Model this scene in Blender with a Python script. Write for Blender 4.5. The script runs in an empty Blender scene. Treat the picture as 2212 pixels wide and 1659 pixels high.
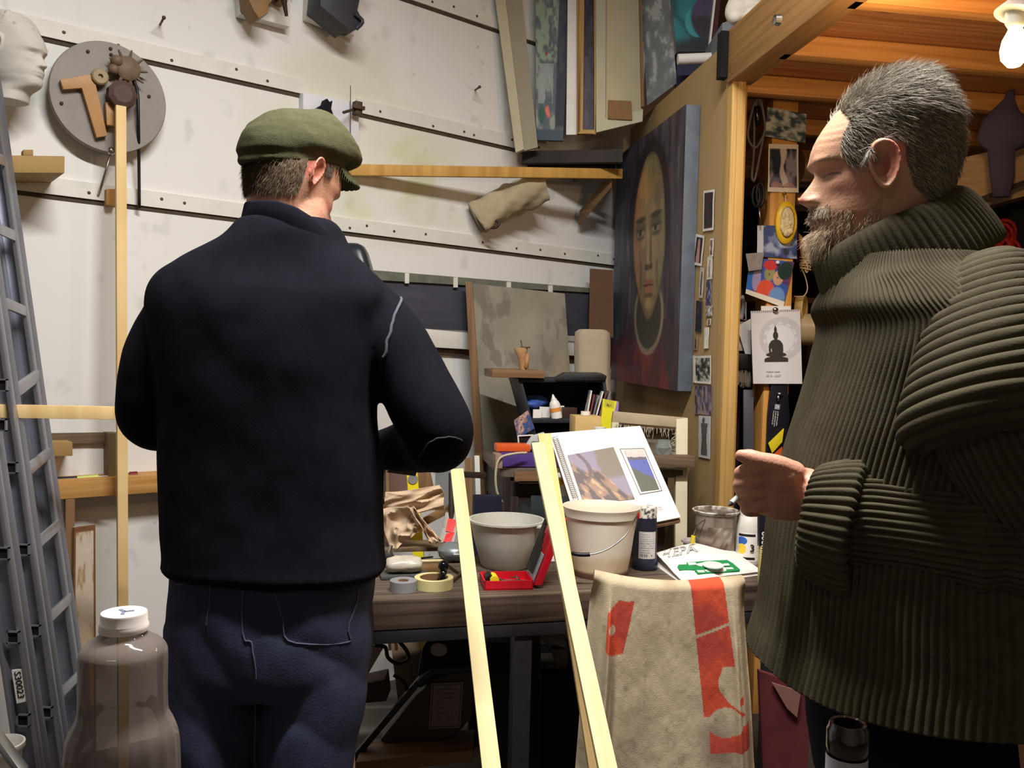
import bpy, bmesh, math, random
import numpy as np
from mathutils import Vector, Matrix
random.seed(7); RNG = np.random.default_rng(11)
S = bpy.context.scene
COL = S.collection
# ------------------------------------------------------------------ camera
FPX = 1877.0; CX, CY = 1106.0, 829.5
CAMZ = 1.40
PITCH = math.radians(1.8); ROLL = math.atan(0.025)
r0 = np.array([1., 0, 0]); u0 = np.array([0, math.sin(PITCH), math.cos(PITCH)]); fw = np.array([0, math.cos(PITCH), -math.sin(PITCH)])
cr = math.cos(ROLL)*r0 + math.sin(ROLL)*u0
cu = -math.sin(ROLL)*r0 + math.cos(ROLL)*u0
CAM = np.array([0, 0, CAMZ])
cd = bpy.data.cameras.new('camera'); cam = bpy.data.objects.new('camera', cd); COL.objects.link(cam)
cam.matrix_world = Matrix(((cr[0], cu[0], -fw[0], 0), (cr[1], cu[1], -fw[1], 0), (cr[2], cu[2], -fw[2], CAMZ), (0, 0, 0, 1)))
cd.sensor_width = 36; cd.lens = 36*FPX/2212; cd.clip_start = .02
S.camera = cam
# ------------------------------------------------------------------ world, exposure, lights
w = bpy.data.worlds.new('world'); S.world = w; w.use_nodes = True
w.node_tree.nodes['Background'].inputs[0].default_value = (1, .96, .9, 1)
w.node_tree.nodes['Background'].inputs[1].default_value = .035
S.view_settings.view_transform = 'Standard'; S.view_settings.look = 'None'
S.view_settings.exposure = 0.0; S.view_settings.gamma = 1.0; S.view_settings.use_curve_mapping = False

def lamp(name, kind, loc, energy, color, **kw):
    l = bpy.data.lights.new(name, kind); l.energy = energy; l.color = color
    o = bpy.data.objects.new(name, l); COL.objects.link(o); o.location = loc
    for k, v in kw.items(): setattr(l, k, v)
    return o
TUBE = (0.15, 1.25, 3.36)
tl = lamp('tube_light', 'AREA', (TUBE[0], TUBE[1], TUBE[2]-.05), 135, (1, .975, .93), shape='RECTANGLE', size=1.3, size_y=.06)
tl.rotation_euler = (0, 0, math.radians(8))
fl = lamp('fill_light', 'AREA', (-.9, -1.6, 3.2), 7, (1, .97, .92), shape='RECTANGLE', size=1.3, size_y=.08)  # unseen weak fill behind the camera, for surfaces facing it
BULB = None  # placed below with the bulb's builder

# ------------------------------------------------------------------ picture-to-place helpers
def ray(px, py):
    return fw + cr*((px-CX)/FPX) + cu*((CY-py)/FPX)
def W(px, py, d):
    return CAM + ray(px, py)*d
def hit(px, py, p0, n):
    r = ray(px, py); t = np.dot(np.array(p0)-CAM, n)/np.dot(r, n)
    return CAM + r*t
def onz(px, py, z): return hit(px, py, (0, 0, z), np.array([0, 0, 1.]))
WN = np.array([-0.616, 0.788, 0]); WN /= np.linalg.norm(WN)      # left wall: points away from the room
WD = np.array([WN[1], -WN[0], 0])                                # along the wall to the right
WP = 3.2
def onwall(px, py, off=0.): return hit(px, py, WN*(WP-off), WN)
def wallpt(s, z, off=0.): return WN*(WP-off) + WD*s + np.array([0, 0, z])
AZ = math.radians(-8.6)
E2 = np.array([math.sin(AZ), math.cos(AZ), 0]); E1 = np.array([math.cos(AZ), -math.sin(AZ), 0])
PN = E1                                                          # partition faces -E1
PDN = 3.10
PP = W(1560, 500, PDN)                                          # near edge of partition, left face
def onpart(px, py, off=0.): return hit(px, py, PP-PN*off, PN)
Z3 = np.array([0, 0, 1.])
TZ = .75

# ------------------------------------------------------------------ noise
_tab = RNG.random((256, 256))
def vn(x, y):
    xi = np.floor(x).astype(int); yi = np.floor(y).astype(int); fx = x-xi; fy = y-yi
    fx = fx*fx*(3-2*fx); fy = fy*fy*(3-2*fy)
    a = _tab[xi & 255, yi & 255]; b = _tab[(xi+1) & 255, yi & 255]; c = _tab[xi & 255, (yi+1) & 255]; d = _tab[(xi+1) & 255, (yi+1) & 255]
    return (a*(1-fx)+b*fx)*(1-fy)+(c*(1-fx)+d*fx)*fy
def fbm(x, y, o=4):
    r = 0; a = .5; t = 0
    for i in range(o):
        r = r+a*vn(x*2**i+17*i, y*2**i+5*i); t += a; a *= .5
    return r/t
def sm(a, b, x):
    t = np.clip((x-a)/(b-a), 0, 1); return t*t*(3-2*t)
def mixc(c, d, t):
    t = np.asarray(t)[..., None]; return c*(1-t)+np.array(d)*t
def lin(c): # sRGB 0-255 -> linear
    c = np.array(c, float)/255; return tuple(np.where(c < .04045, c/12.92, ((c+.055)/1.055)**2.4))

# ------------------------------------------------------------------ materials
_m = {}
def M(name, rgb, rough=.6, metal=0., var=.12, vs=9., bump=.0, bs=60., spec=.4, trans=0., emit=0., stretch=None, alpha=1., ior=1.45, uv=False, var2=None, coat=0., sheen=0.):
    if name in _m: return _m[name]
    m = bpy.data.materials.new(name); m.use_nodes = True; nt = m.node_tree; N = nt.nodes; L = nt.links
    b = N['Principled BSDF']; c = lin(rgb)
    b.inputs['Roughness'].default_value = rough; b.inputs['Metallic'].default_value = metal
    b.inputs['Specular IOR Level'].default_value = spec; b.inputs['IOR'].default_value = ior
    if trans: b.inputs['Transmission Weight'].default_value = trans
    if coat: b.inputs['Coat Weight'].default_value = coat
    if sheen: b.inputs['Sheen Weight'].default_value = sheen; b.inputs['Sheen Roughness'].default_value = .6
    if alpha < 1: b.inputs['Alpha'].default_value = alpha
    if emit:
        b.inputs['Emission Color'].default_value = (*c, 1); b.inputs['Emission Strength'].default_value = emit
    tc = N.new('ShaderNodeTexCoord'); mp = N.new('ShaderNodeMapping')
    L.new(tc.outputs['UV' if uv else 'Object'], mp.inputs[0])
    if stretch: mp.inputs['Scale'].default_value = stretch
    nz = N.new('ShaderNodeTexNoise'); nz.inputs['Scale'].default_value = vs; nz.inputs['Detail'].default_value = 5; nz.inputs['Roughness'].default_value = .65
    L.new(mp.outputs[0], nz.inputs['Vector'])
    rp = N.new('ShaderNodeValToRGB'); rp.color_ramp.elements[0].position = .32; rp.color_ramp.elements[1].position = .7
    lo = tuple(x*(1-var) for x in c) if var2 is None else lin(var2)
    rp.color_ramp.elements[0].color = (*lo, 1); rp.color_ramp.elements[1].color = (*[min(1, x*(1+var*.6)) for x in c], 1)
    L.new(nz.outputs[0], rp.inputs[0]); L.new(rp.outputs[0], b.inputs['Base Color'])
    if bump:
        n2 = N.new('ShaderNodeTexNoise'); n2.inputs['Scale'].default_value = bs; n2.inputs['Detail'].default_value = 4
        L.new(mp.outputs[0], n2.inputs['Vector'])
        bp = N.new('ShaderNodeBump'); bp.inputs['Strength'].default_value = bump; bp.inputs['Distance'].default_value = .004
        L.new(n2.outputs[0], bp.inputs['Height']); L.new(bp.outputs[0], b.inputs['Normal'])
    _m[name] = m; return m
def WOOD(name, rgb, dark, rough=.6, g=1.0, knots=True):
    """grain along UV.u (metres), knots"""
    if name in _m: return _m[name]
    m = bpy.data.materials.new(name); m.use_nodes = True; nt = m.node_tree; N = nt.nodes; L = nt.links
    b = N['Principled BSDF']; b.inputs['Roughness'].default_value = rough; b.inputs['Specular IOR Level'].default_value = .3
    tc = N.new('ShaderNodeTexCoord'); mp = N.new('ShaderNodeMapping'); mp.inputs['Scale'].default_value = (2.2*g, 55*g, 1)
    L.new(tc.outputs['UV'], mp.inputs[0])
    nz = N.new('ShaderNodeTexNoise'); nz.inputs['Scale'].default_value = 1; nz.inputs['Detail'].default_value = 5; nz.inputs['Distortion'].default_value = .4
    L.new(mp.outputs[0], nz.inputs['Vector'])
    rp = N.new('ShaderNodeValToRGB'); rp.color_ramp.elements[0].position = .3; rp.color_ramp.elements[1].position = .68
    rp.color_ramp.elements[0].color = (*lin(dark), 1); rp.color_ramp.elements[1].color = (*lin(rgb), 1)
    L.new(nz.outputs[0], rp.inputs[0]); out = rp.outputs[0]
    if knots:
        mp2 = N.new('ShaderNodeMapping'); mp2.inputs['Scale'].default_value = (3.1, 9, 1); L.new(tc.outputs['UV'], mp2.inputs[0])
        vo = N.new('ShaderNodeTexVoronoi'); vo.inputs['Scale'].default_value = 1; L.new(mp2.outputs[0], vo.inputs['Vector'])
        kr = N.new('ShaderNodeValToRGB'); kr.color_ramp.elements[0].position = .05; kr.color_ramp.elements[1].position = .13
        kr.color_ramp.elements[0].color = (.35, .35, .35, 1); kr.color_ramp.elements[1].color = (1, 1, 1, 1)
        L.new(vo.outputs[0], kr.inputs[0])
        mx = N.new('ShaderNodeMix'); mx.data_type = 'RGBA'; mx.blend_type = 'MULTIPLY'; mx.inputs[0].default_value = .8
        L.new(out, mx.inputs[6]); L.new(kr.outputs[0], mx.inputs[7]); out = mx.outputs[2]
    L.new(out, b.inputs['Base Color'])
    bp = N.new('ShaderNodeBump'); bp.inputs['Strength'].default_value = .25; bp.inputs['Distance'].default_value = .002
    L.new(nz.outputs[0], bp.inputs['Height']); L.new(bp.outputs[0], b.inputs['Normal'])
    _m[name] = m; return m
def ATTR(name, rough=.6, bump=0., bs=200., spec=.3, sss=0., vstretch=None, sheen=0.):
    """colour from the mesh's own pattern attribute"""
    if name in _m: return _m[name]
    m = bpy.data.materials.new(name); m.use_nodes = True; nt = m.node_tree; N = nt.nodes; L = nt.links
    b = N['Principled BSDF']; b.inputs['Roughness'].default_value = rough; b.inputs['Specular IOR Level'].default_value = spec
    if sss:
        b.inputs['Subsurface Weight'].default_value = sss; b.inputs['Subsurface Radius'].default_value = (1, .35, .2); b.inputs['Subsurface Scale'].default_value = .006
    if sheen: b.inputs['Sheen Weight'].default_value = sheen
    a = N.new('ShaderNodeAttribute'); a.attribute_name = 'Col'; L.new(a.outputs[0], b.inputs['Base Color'])
    if bump:
        tc = N.new('ShaderNodeTexCoord'); n2 = N.new('ShaderNodeTexNoise'); n2.inputs['Scale'].default_value = bs; n2.inputs['Detail'].default_value = 4
        mp = N.new('ShaderNodeMapping'); L.new(tc.outputs['Object'], mp.inputs[0])
        if vstretch: mp.inputs['Scale'].default_value = vstretch
        L.new(mp.outputs[0], n2.inputs['Vector'])
        bp = N.new('ShaderNodeBump'); bp.inputs['Strength'].default_value = bump; bp.inputs['Distance'].default_value = .003
        L.new(n2.outputs[0], bp.inputs['Height']); L.new(bp.outputs[0], b.inputs['Normal'])
    _m[name] = m; return m

# ------------------------------------------------------------------ geometry buffers: (V, F, UV per loop)
class G:
    def __init__(s): s.V = []; s.F = []; s.U = []; s.n = 0; s.C = []
    def add(s, V, F, U=None, C=None):
        V = np.asarray(V, float); s.V.append(V)
        for i, f in enumerate(F):
            s.F.append([int(k)+s.n for k in f])
            if U is None: s.U.append([(V[k][0]+V[k][1], V[k][2]) for k in f])
            else: s.U.append(U[i])
        if C is not None: s.C.append(np.asarray(C, float))
        s.n += len(V); return s
    def box8(s, P, bev=0.):
        """P: 8 points: 0-3 front quad, 4-7 back quad"""
        P = np.asarray(P, float)
        F = [(0, 1, 2, 3), (7, 6, 5, 4), (0, 4, 5, 1), (1, 5, 6, 2), (2, 6, 7, 3), (3, 7, 4, 0)]
        e = [np.linalg.norm(P[1]-P[0]), np.linalg.norm(P[3]-P[0]), np.linalg.norm(P[4]-P[0])]
        ax = [(P[1]-P[0])/max(e[0], 1e-9), (P[3]-P[0])/max(e[1], 1e-9), (P[4]-P[0])/max(e[2], 1e-9)]
        o = int(np.argmax(e)); ux = ax[o]; rest = [ax[i] for i in range(3) if i != o]
        U = []
        r = random.random()*7
        for f in F:
            c = [P[k]-P[0] for k in f]
            va = max(rest, key=lambda a: np.ptp([np.dot(q, a) for q in c]))
            if np.ptp([np.dot(q, ux) for q in c]) < 1e-6*1+.0001*0+1e-5: U.append([(np.dot(q, rest[0])*.3+r, np.dot(q, rest[1])+r) for q in c])
            else: U.append([(np.dot(q, ux)+r, np.dot(q, va)+r*.37) for q in c])
        # orient faces outward
        ctr = P.mean(0); F2 = []; U2 = []
        for f, u in zip(F, U):
            n = np.cross(P[f[1]]-P[f[0]], P[f[2]]-P[f[0]])
            if np.dot(n, P[list(f)].mean(0)-ctr) < 0: f = f[::-1]; u = u[::-1]
            F2.append(f); U2.append(u)
        return s.add(P, F2, U2)
    def slab(s, q, vec):
        q = np.asarray(q, float); return s.box8(np.vstack([q, q+np.asarray(vec)]))
    def bar(s, a, b, wv, tv):
        """box from a to b (centre of front face), full width vector wv, thickness vector tv going back"""
        a = np.asarray(a, float); b = np.asarray(b, float); wv = np.asarray(wv)/2
        return s.slab([a-wv, b-wv, b+wv, a+wv], tv)
    def cbox(s, c, ax, ay, az):
        c = np.asarray(c, float); ax, ay, az = [np.asarray(v, float)/2 for v in (ax, ay, az)]
        return s.box8([c-ax-ay-az, c+ax-ay-az, c+ax+ay-az, c-ax+ay-az, c-ax-ay+az, c+ax-ay+az, c+ax+ay+az, c-ax+ay+az])
    def grid(s, R, closed=True, cap=True, uvs=(1, 1)):
        """R: [nr, nt, 3] rings"""
        R = np.asarray(R, float); nr, nt = R.shape[:2]; V = R.reshape(-1, 3); F = []; U = []
        m = nt if closed else nt-1
        for i in range(nr-1):
            for j in range(m):
                k = (j+1) % nt
                F.append((i*nt+j, i*nt+k, (i+1)*nt+k, (i+1)*nt+j))
                u0, u1, v0, v1 = j/m*uvs[0], (j+1)/m*uvs[0], i/(nr-1)*uvs[1], (i+1)/(nr-1)*uvs[1]
                U.append([(v0, u0), (v0, u1), (v1, u1), (v1, u0)])
        if cap and closed:
            F.append(list(range(nt))[::-1]); U.append([(0, 0)]*nt)
            F.append([(nr-1)*nt+j for j in range(nt)]); U.append([(0, 0)]*nt)
        return s.add(V, F, U)
    def tube(s, P, r, n=12, cap=True, flat=1., up=None, uvs=None):
        P = np.asarray(P, float); r = np.broadcast_to(np.asarray(r, float), (len(P),))
        T = np.gradient(P, axis=0); T /= np.linalg.norm(T, axis=1)[:, None]+1e-12
        a = np.array(up if up is not None else ([0, 0, 1.] if abs(T[0][2]) < .9 else [1., 0, 0]), float)
        R = []
        for i in range(len(P)):
            a = a-np.dot(a, T[i])*T[i]; a /= np.linalg.norm(a)+1e-12; b = np.cross(T[i], a)
            t = np.linspace(0, 2*np.pi, n, endpoint=False)
            R.append(P[i]+r[i]*(np.outer(np.cos(t), a)*flat+np.outer(np.sin(t), b)))
        L = np.linalg.norm(np.diff(P, axis=0), axis=1).sum()
        return s.grid(R, cap=cap, uvs=uvs or (float(r.max())*6.28, L))
    def lathe(s, c, prof, n=32, axis=(0, 0, 1), ref=None, cap=True, sx=1., sy=1.):
        """prof: list of (r, h) along axis from c"""
        ax = np.asarray(axis, float); ax /= np.linalg.norm(ax)
        a = np.array(ref if ref is not None else ([1., 0, 0] if abs(ax[0]) < .8 else [0, 1., 0])); a = a-np.dot(a, ax)*ax; a /= np.linalg.norm(a); b = np.cross(ax, a)
        t = np.linspace(0, 2*np.pi, n, endpoint=False); c = np.asarray(c, float)
        R = [c+ax*h+r*(np.outer(np.cos(t), a)*sx+np.outer(np.sin(t), b)*sy) for r, h in prof]
        return s.grid(R, cap=cap, uvs=(prof[0][0]*6.28+.01, .1))
    def prism(s, pts, vec):
        """polygon (n,3) extruded by vec"""
        P = np.asarray(pts, float); n = len(P); v = np.asarray(vec, float)
        nn = sum(np.cross(P[i]-P[0], P[(i+1) % n]-P[0]) for i in range(1, n-1))
        if np.dot(nn, v) > 0: P = P[::-1]
        V = np.vstack([P, P+v]); F = [list(range(n)), [n+i for i in range(n)][::-1]]+[(i, n+i, n+(i+1) % n, (i+1) % n) for i in range(n)]
        return s.add(V, F)
    def ball(s, c, r, n=16, m=10):
        r = np.broadcast_to(np.asarray(r, float), (3,)); R = []
        for i in range(m+1):
            p = -np.pi/2+np.pi*(i*.998+.001*m)/m; t = np.linspace(0, 2*np.pi, n, endpoint=False)
            R.append(np.asarray(c)+np.stack([np.cos(p)*np.cos(t)*r[0], np.cos(p)*np.sin(t)*r[1], np.sin(p)*r[2]+0*t], 1))
        return s.grid(R)

def catmull(P, n):
    P = np.asarray(P, float); k = len(P)
    Q = np.vstack([2*P[0]-P[1], P, 2*P[-1]-P[-2]]); out = []
    for t in np.linspace(0, k-1-1e-9, n):
        i = int(t); f = t-i; a, b, c, d = Q[i:i+4]
        out.append(.5*((2*b)+(-a+c)*f+(2*a-5*b+4*c-d)*f*f+(-a+3*b-3*c+d)*f**3))
    return np.array(out)

def mesh_of(name, g, origin=(0, 0, 0), mat=None, bev=0., smooth=False):
    V = np.vstack(g.V)-np.asarray(origin)
    me = bpy.data.meshes.new(name); me.from_pydata(V.tolist(), [], g.F)
    uvl = me.uv_layers.new(name='UVMap'); flat = [c for f in g.U for uv in f for c in uv]
    if len(flat) == 2*len(me.loops): uvl.data.foreach_set('uv', np.array(flat, 'f'))
    if g.C:
        C = np.vstack(g.C); at = me.color_attributes.new('Col', 'FLOAT_COLOR', 'POINT')
        at.data.foreach_set('color', np.hstack([C, np.ones((len(C), 1))]).astype('f').ravel())
    if bev:
        bm = bmesh.new(); bm.from_mesh(me)
        bmesh.ops.remove_doubles(bm, verts=bm.verts, dist=1e-6)
        ed = [e for e in bm.edges if len(e.link_faces) == 2 and e.calc_face_angle(0) > .6]
        bmesh.ops.bevel(bm, geom=ed, offset=bev, segments=2, affect='EDGES', profile=.6, clamp_overlap=True)
        bm.to_mesh(me); bm.free()
    if smooth is True: me.polygons.foreach_set('use_smooth', [True]*len(me.polygons))
    elif smooth or bev:
        me.polygons.foreach_set('use_smooth', [True]*len(me.polygons)); me.set_sharp_from_angle(angle=math.radians(smooth if smooth else 35))
    if mat: me.materials.append(mat)
    me.validate(); return me

class T:
    """one thing: an Empty at its base with parts, or a single mesh"""
    def __init__(s, name, label, cat, origin, group=None):
        s.org = np.asarray(origin, float); s.o = bpy.data.objects.new(name, None); COL.objects.link(s.o)
        s.o.empty_display_size = .03; s.o.location = s.org; s.o['label'] = label; s.o['category'] = cat
        if group: s.o['group'] = group
    def part(s, name, g, mat, bev=0., smooth=False, parent=None, label=None, kind=None):
        me = mesh_of(name, g, s.org, mat, bev, smooth); o = bpy.data.objects.new(name, me); COL.objects.link(o)
        o.parent = parent or s.o
        if label: o['label'] = label
        if kind: o['kind'] = kind
        return o
def one(name, label, cat, g, mat, bev=0., smooth=False, group=None, origin=None, kind=None):
    V = np.vstack(g.V); org = origin if origin is not None else np.array([V[:, 0].mean(), V[:, 1].mean(), V[:, 2].min()])
    me = mesh_of(name, g, org, mat, bev, smooth); o = bpy.data.objects.new(name, me); COL.objects.link(o); o.location = org
    if label: o['label'] = label
    if cat: o['category'] = cat
    if group: o['group'] = group
    if kind: o['kind'] = kind
    return o
def struct(name, g, mat, bev=0., label=None):
    o = one(name, label, None, g, mat, bev, kind='structure'); return o

def pic(q, fn, nu=60, nv=60, thick=None, wob=0.):
    """coloured quad q = [tl, tr, br, bl]; fn(u, v)->linear rgb, v down"""
    tl_, tr_, br_, bl_ = [np.asarray(p, float) for p in q]
    u, v = np.meshgrid(np.linspace(0, 1, nu), np.linspace(0, 1, nv))
    uu = u[..., None]; vv = v[..., None]
    P = (tl_*(1-uu)+tr_*uu)*(1-vv)+(bl_*(1-uu)+br_*uu)*vv
    C = np.clip(fn(u, v), 0, 1)
    n = np.cross(tr_-tl_, bl_-tl_); n /= np.linalg.norm(n)+1e-12
    if np.dot(n, CAM-tl_) < 0: n = -n
    if wob: P = P+n*(wob*(fbm(u*2.3+tl_[0]*7, v*2.3+tl_[2]*5, 2)-.5))[..., None]
    V = P.reshape(-1, 3); C = C.reshape(-1, 3); F = []; U = []
    for i in range(nv-1):
        for j in range(nu-1):
            F.append((i*nu+j, (i+1)*nu+j, (i+1)*nu+j+1, i*nu+j+1)); U.append([(u[i, j], v[i, j])]*4)
    fn_ = np.cross(V[F[0][1]]-V[F[0][0]], V[F[0][2]]-V[F[0][0]])
    if np.dot(fn_, n) < 0: F = [f[::-1] for f in F]
    if thick is not None:
        m = len(V); back = np.array(thick, float) if np.ndim(thick) else -n*thick
        V = np.vstack([V, V+back]); C = np.vstack([C, C*0+C.mean(0)*.4+.3])
        B = [tuple(k+m for k in f[::-1]) for f in F]
        ring = [j for j in range(nu)]+[i*nu+nu-1 for i in range(1, nv)]+[(nv-1)*nu+j for j in range(nu-2, -1, -1)]+[i*nu for i in range(nv-2, 0, -1)]
        E = [(ring[k], ring[(k+1) % len(ring)], ring[(k+1) % len(ring)]+m, ring[k]+m) for k in range(len(ring))]
        F = F+B+E; U = U+[[(0, 0)]*4]*(len(B)+len(E))
    g = G(); g.add(V, F, U, C); return g

def text_geo(body, origin, ux, uy, size, depth=.0006, bold=0., outline=None):
    """lettering as mesh geometry lying in the plane ux, uy"""
    cu_ = bpy.data.curves.new('t', 'FONT'); cu_.body = body; cu_.size = 1; cu_.extrude = .01; cu_.offset = bold; cu_.resolution_u = 3
    if outline: cu_.fill_mode = 'NONE'; cu_.extrude = 0; cu_.bevel_depth = outline; cu_.bevel_resolution = 0
    o = bpy.data.objects.new('t', cu_); COL.objects.link(o)
    dg = bpy.context.evaluated_depsgraph_get(); me = bpy.data.meshes.new_from_object(o.evaluated_get(dg))
    ux = np.asarray(ux, float)/np.linalg.norm(ux); uy = np.asarray(uy, float)/np.linalg.norm(uy); n = np.cross(ux, uy)
    V = np.array([v.co[:] for v in me.vertices]); F = [list(p.vertices) for p in me.polygons]
    bpy.data.objects.remove(o); bpy.data.meshes.remove(me); bpy.data.curves.remove(cu_)
    kz = depth/.01 if not outline else size
    P = np.asarray(origin)+np.outer(V[:, 0]*size, ux)+np.outer(V[:, 1]*size, uy)+np.outer(V[:, 2]*kz+depth*.5, n)
    g = G(); g.add(P, F); return g

def remesh(g, vox, it=2, name='m'):
    me = bpy.data.meshes.new('tmp'); me.from_pydata(np.vstack(g.V).tolist(), [], g.F)
    o = bpy.data.objects.new('tmp', me); COL.objects.link(o)
    bm = bmesh.new(); bm.from_mesh(me); bmesh.ops.recalc_face_normals(bm, faces=bm.faces); bm.to_mesh(me); bm.free()
    r = o.modifiers.new('r', 'REMESH'); r.mode = 'VOXEL'; r.voxel_size = vox
    if it: s_ = o.modifiers.new('s', 'SMOOTH'); s_.factor = .5; s_.iterations = it
    dg = bpy.context.evaluated_depsgraph_get(); m2 = bpy.data.meshes.new_from_object(o.evaluated_get(dg)); bpy.data.objects.remove(o); bpy.data.meshes.remove(me)
    n = len(m2.vertices); V = np.empty(n*3, 'f'); m2.vertices.foreach_get('co', V); V = V.reshape(-1, 3).astype(float)
    Nn = np.empty(n*3, 'f'); m2.vertices.foreach_get('normal', Nn); Nn = Nn.reshape(-1, 3).astype(float)
    F = [list(p.vertices) for p in m2.polygons]; bpy.data.meshes.remove(m2)
    return V, Nn, F
def GV(V, F, C=None):
    g = G(); V = np.asarray(V, float); g.V = [V]; g.F = F; g.U = []; g.n = len(V)
    if C is not None: g.C = [C]
    return g
# ================================================================== MATERIALS
m_pine = WOOD('pine', (228, 200, 144), (208, 174, 116))
m_pale = WOOD('pale_pine', (218, 204, 158), (204, 188, 140), knots=False)
m_warmpine = WOOD('warm_pine', (200, 152, 88), (168, 120, 64))
m_oldwood = WOOD('old_wood', (120, 100, 78), (78, 62, 48), knots=False)
m_darkwood = WOOD('dark_wood', (62, 48, 42), (34, 26, 24), knots=False)
m_brownwood = WOOD('brown_wood', (140, 108, 74), (106, 78, 52))
m_mdf = M('fibreboard', (168, 140, 96), .75, var=.05, vs=4, bump=.1, bs=200)
m_white = M('white_plastic', (228, 226, 220), .4, var=.04)
m_paper = M('white_paper', (238, 234, 228), .8, var=.02)
m_card = M('brown_card', (140, 106, 70), .85, var=.12)
m_black = M('black_plastic', (22, 22, 26), .42, var=.2)
m_blackmatt = M('black_board', (20, 20, 24), .7, var=.2)
m_steel = M('steel', (170, 168, 165), .3, 1., var=.15)
m_rust = M('rusty_iron', (92, 74, 58), .6, .5, var=.3, vs=60)
m_alu = M('aluminium', (150, 152, 166), .42, .75, var=.12, vs=14, bump=.05)
m_yellow = M('yellow_paint', (226, 208, 40), .45, var=.05)
m_redpl = M('red_plastic', (196, 30, 44), .4, var=.08)
m_dark = M('dark_void', (16, 14, 16), .9, var=.1)

def wall_material():
    m = bpy.data.materials.new('painted_boards'); m.use_nodes = True; nt = m.node_tree; N = nt.nodes; L = nt.links
    b = N['Principled BSDF']; b.inputs['Roughness'].default_value = .55; b.inputs['Specular IOR Level'].default_value = .25
    a = N.new('ShaderNodeAttribute'); a.attribute_name = 'Col'; L.new(a.outputs[0], b.inputs['Base Color'])
    tc = N.new('ShaderNodeTexCoord'); n = N.new('ShaderNodeTexNoise'); n.inputs['Scale'].default_value = 3; n.inputs['Detail'].default_value = 6; L.new(tc.outputs['Object'], n.inputs[0])
    bp = N.new('ShaderNodeBump'); bp.inputs['Strength'].default_value = .15; bp.inputs['Distance'].default_value = .01
    L.new(n.outputs[0], bp.inputs['Height']); L.new(bp.outputs[0], b.inputs['Normal']); return m
m_wall = wall_material()
# ================================================================== ROOM
def sz(p): # wall coordinates of a point
    return float(np.dot(p, WD)), float(p[2])
S0, S1 = -3.4, 3.9
STN = [(785, 290, .50, .30, (196, 196, 110), .55), (905, 410, .10, .16, (170, 182, 70), .8), (900, 330, .16, .07, (184, 188, 96), .7), (745, 455, .16, .09, (186, 190, 84), .8), (735, 175, .28, .14, (205, 202, 168), .9), (800, 120, .10, .12, (206, 206, 186), .9),
       (960, 470, .12, .06, (196, 196, 150), .6), (690, 240, .1, .1, (206, 206, 190), .6), (330, 1150, .05, .05, (120, 124, 116), .7), (340, 1105, .03, .03, (140, 150, 160), .6), (845, 520, .2, .06, (200, 200, 165), .6), (940, 785, .03, .03, (120, 130, 170), .7)]
def wallcol(s, z):
    base = np.array(lin((228, 227, 224)))
    c = np.ones(s.shape+(3,))*base
    n = fbm(s*1.3+9, z*1.3, 5); c = c*(1-.10*(n[..., None]-.35))
    n2 = fbm(s*14, z*11+4, 4); c = c*(1-.14*sm(.66, .8, n2))[..., None]
    for px, py, a, b_, col, k in STN:
        s0, z0 = sz(onwall(px, py)); n3 = fbm(s*7+px, z*7+py, 4)
        r = np.hypot((s-s0)/a, (z-z0)/b_)+(n3-.5)*1.3
        e = sm(1.15, .6, r)*k*(.05+.55*n3); c = mixc(c, lin(col), np.clip(e, 0, 1))
    # drill specks
    h = vn(s*31+3, z*31); return c*(1-.5*sm(.978, .995, h))[..., None]
ns, nz_ = 900, 420
sg, zg = np.meshgrid(np.linspace(S0, S1, ns), np.linspace(0, 3.5, nz_))
P = WN*WP+sg[..., None]*WD+zg[..., None]*Z3; C = wallcol(sg, zg)
F = [(i*ns+j, i*ns+j+1, (i+1)*ns+j+1, (i+1)*ns+j) for i in range(nz_-1) for j in range(ns-1)]
g = G(); V = P.reshape(-1, 3); k = len(V); V = np.vstack([V, [wallpt(S0, 0, -.1), wallpt(S1, 0, -.1), wallpt(S1, 3.5, -.1), wallpt(S0, 3.5, -.1)]])
cn = [0, ns-1, ns*nz_-1, ns*(nz_-1)]
F += [(k+3, k+2, k+1, k)]+[(cn[0], k, k+1, cn[1]), (cn[1], k+1, k+2, cn[2]), (cn[2], k+2, k+3, cn[3]), (cn[3], k+3, k, cn[0])]
g.V = [V]; g.F = F; g.C = [np.vstack([C.reshape(-1, 3), C.reshape(-1, 3)[:4]])]; g.n = len(V)
wl = struct('wall_left', g, m_wall)
m_trim = M('white_batten', (222, 220, 212), .55, var=.08, vs=12)
# cover strips: a white strip; a dark bar paints the groove and shade below
m_joint = M('dark_joint', (74, 64, 50), .8, var=.3, vs=30)
def strip(p, q, h_=.05, name='trim_1'):
    a = onwall(*p); b = onwall(*q); hv = Z3*h_
    g = G(); g.slab([a-WN*.012, b-WN*.012, b+hv-WN*.012, a+hv-WN*.012], WN*.0122)
    s = struct(name, g, m_trim)
    g = G(); g.slab([a-WN*.004-Z3*.014, b-WN*.004-Z3*.014, b-WN*.004, a-WN*.004], WN*.0042)
    struct(name+'_joint', g, m_joint)
    n = int(np.linalg.norm(b-a)/.17); g = G()
    for i in range(n):
        c = a+(b-a)*((i+random.random())/n)+Z3*random.uniform(.012, .04)-WN*.012
        g.lathe(c, [(.006, 0), (.005, .002), (.001, .003)], 8, -WN)
    o = struct(name+'_screws', g, m_rust); 
strip((-140, 28), (655, 205), .055, 'trim_1'); strip((768, 243), (1330, 371), .055, 'trim_2'); strip((-140, 389), (1400, 583), .055, 'trim_3'); strip((860, -8), (1300, 142), .055, 'trim_4')
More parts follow.
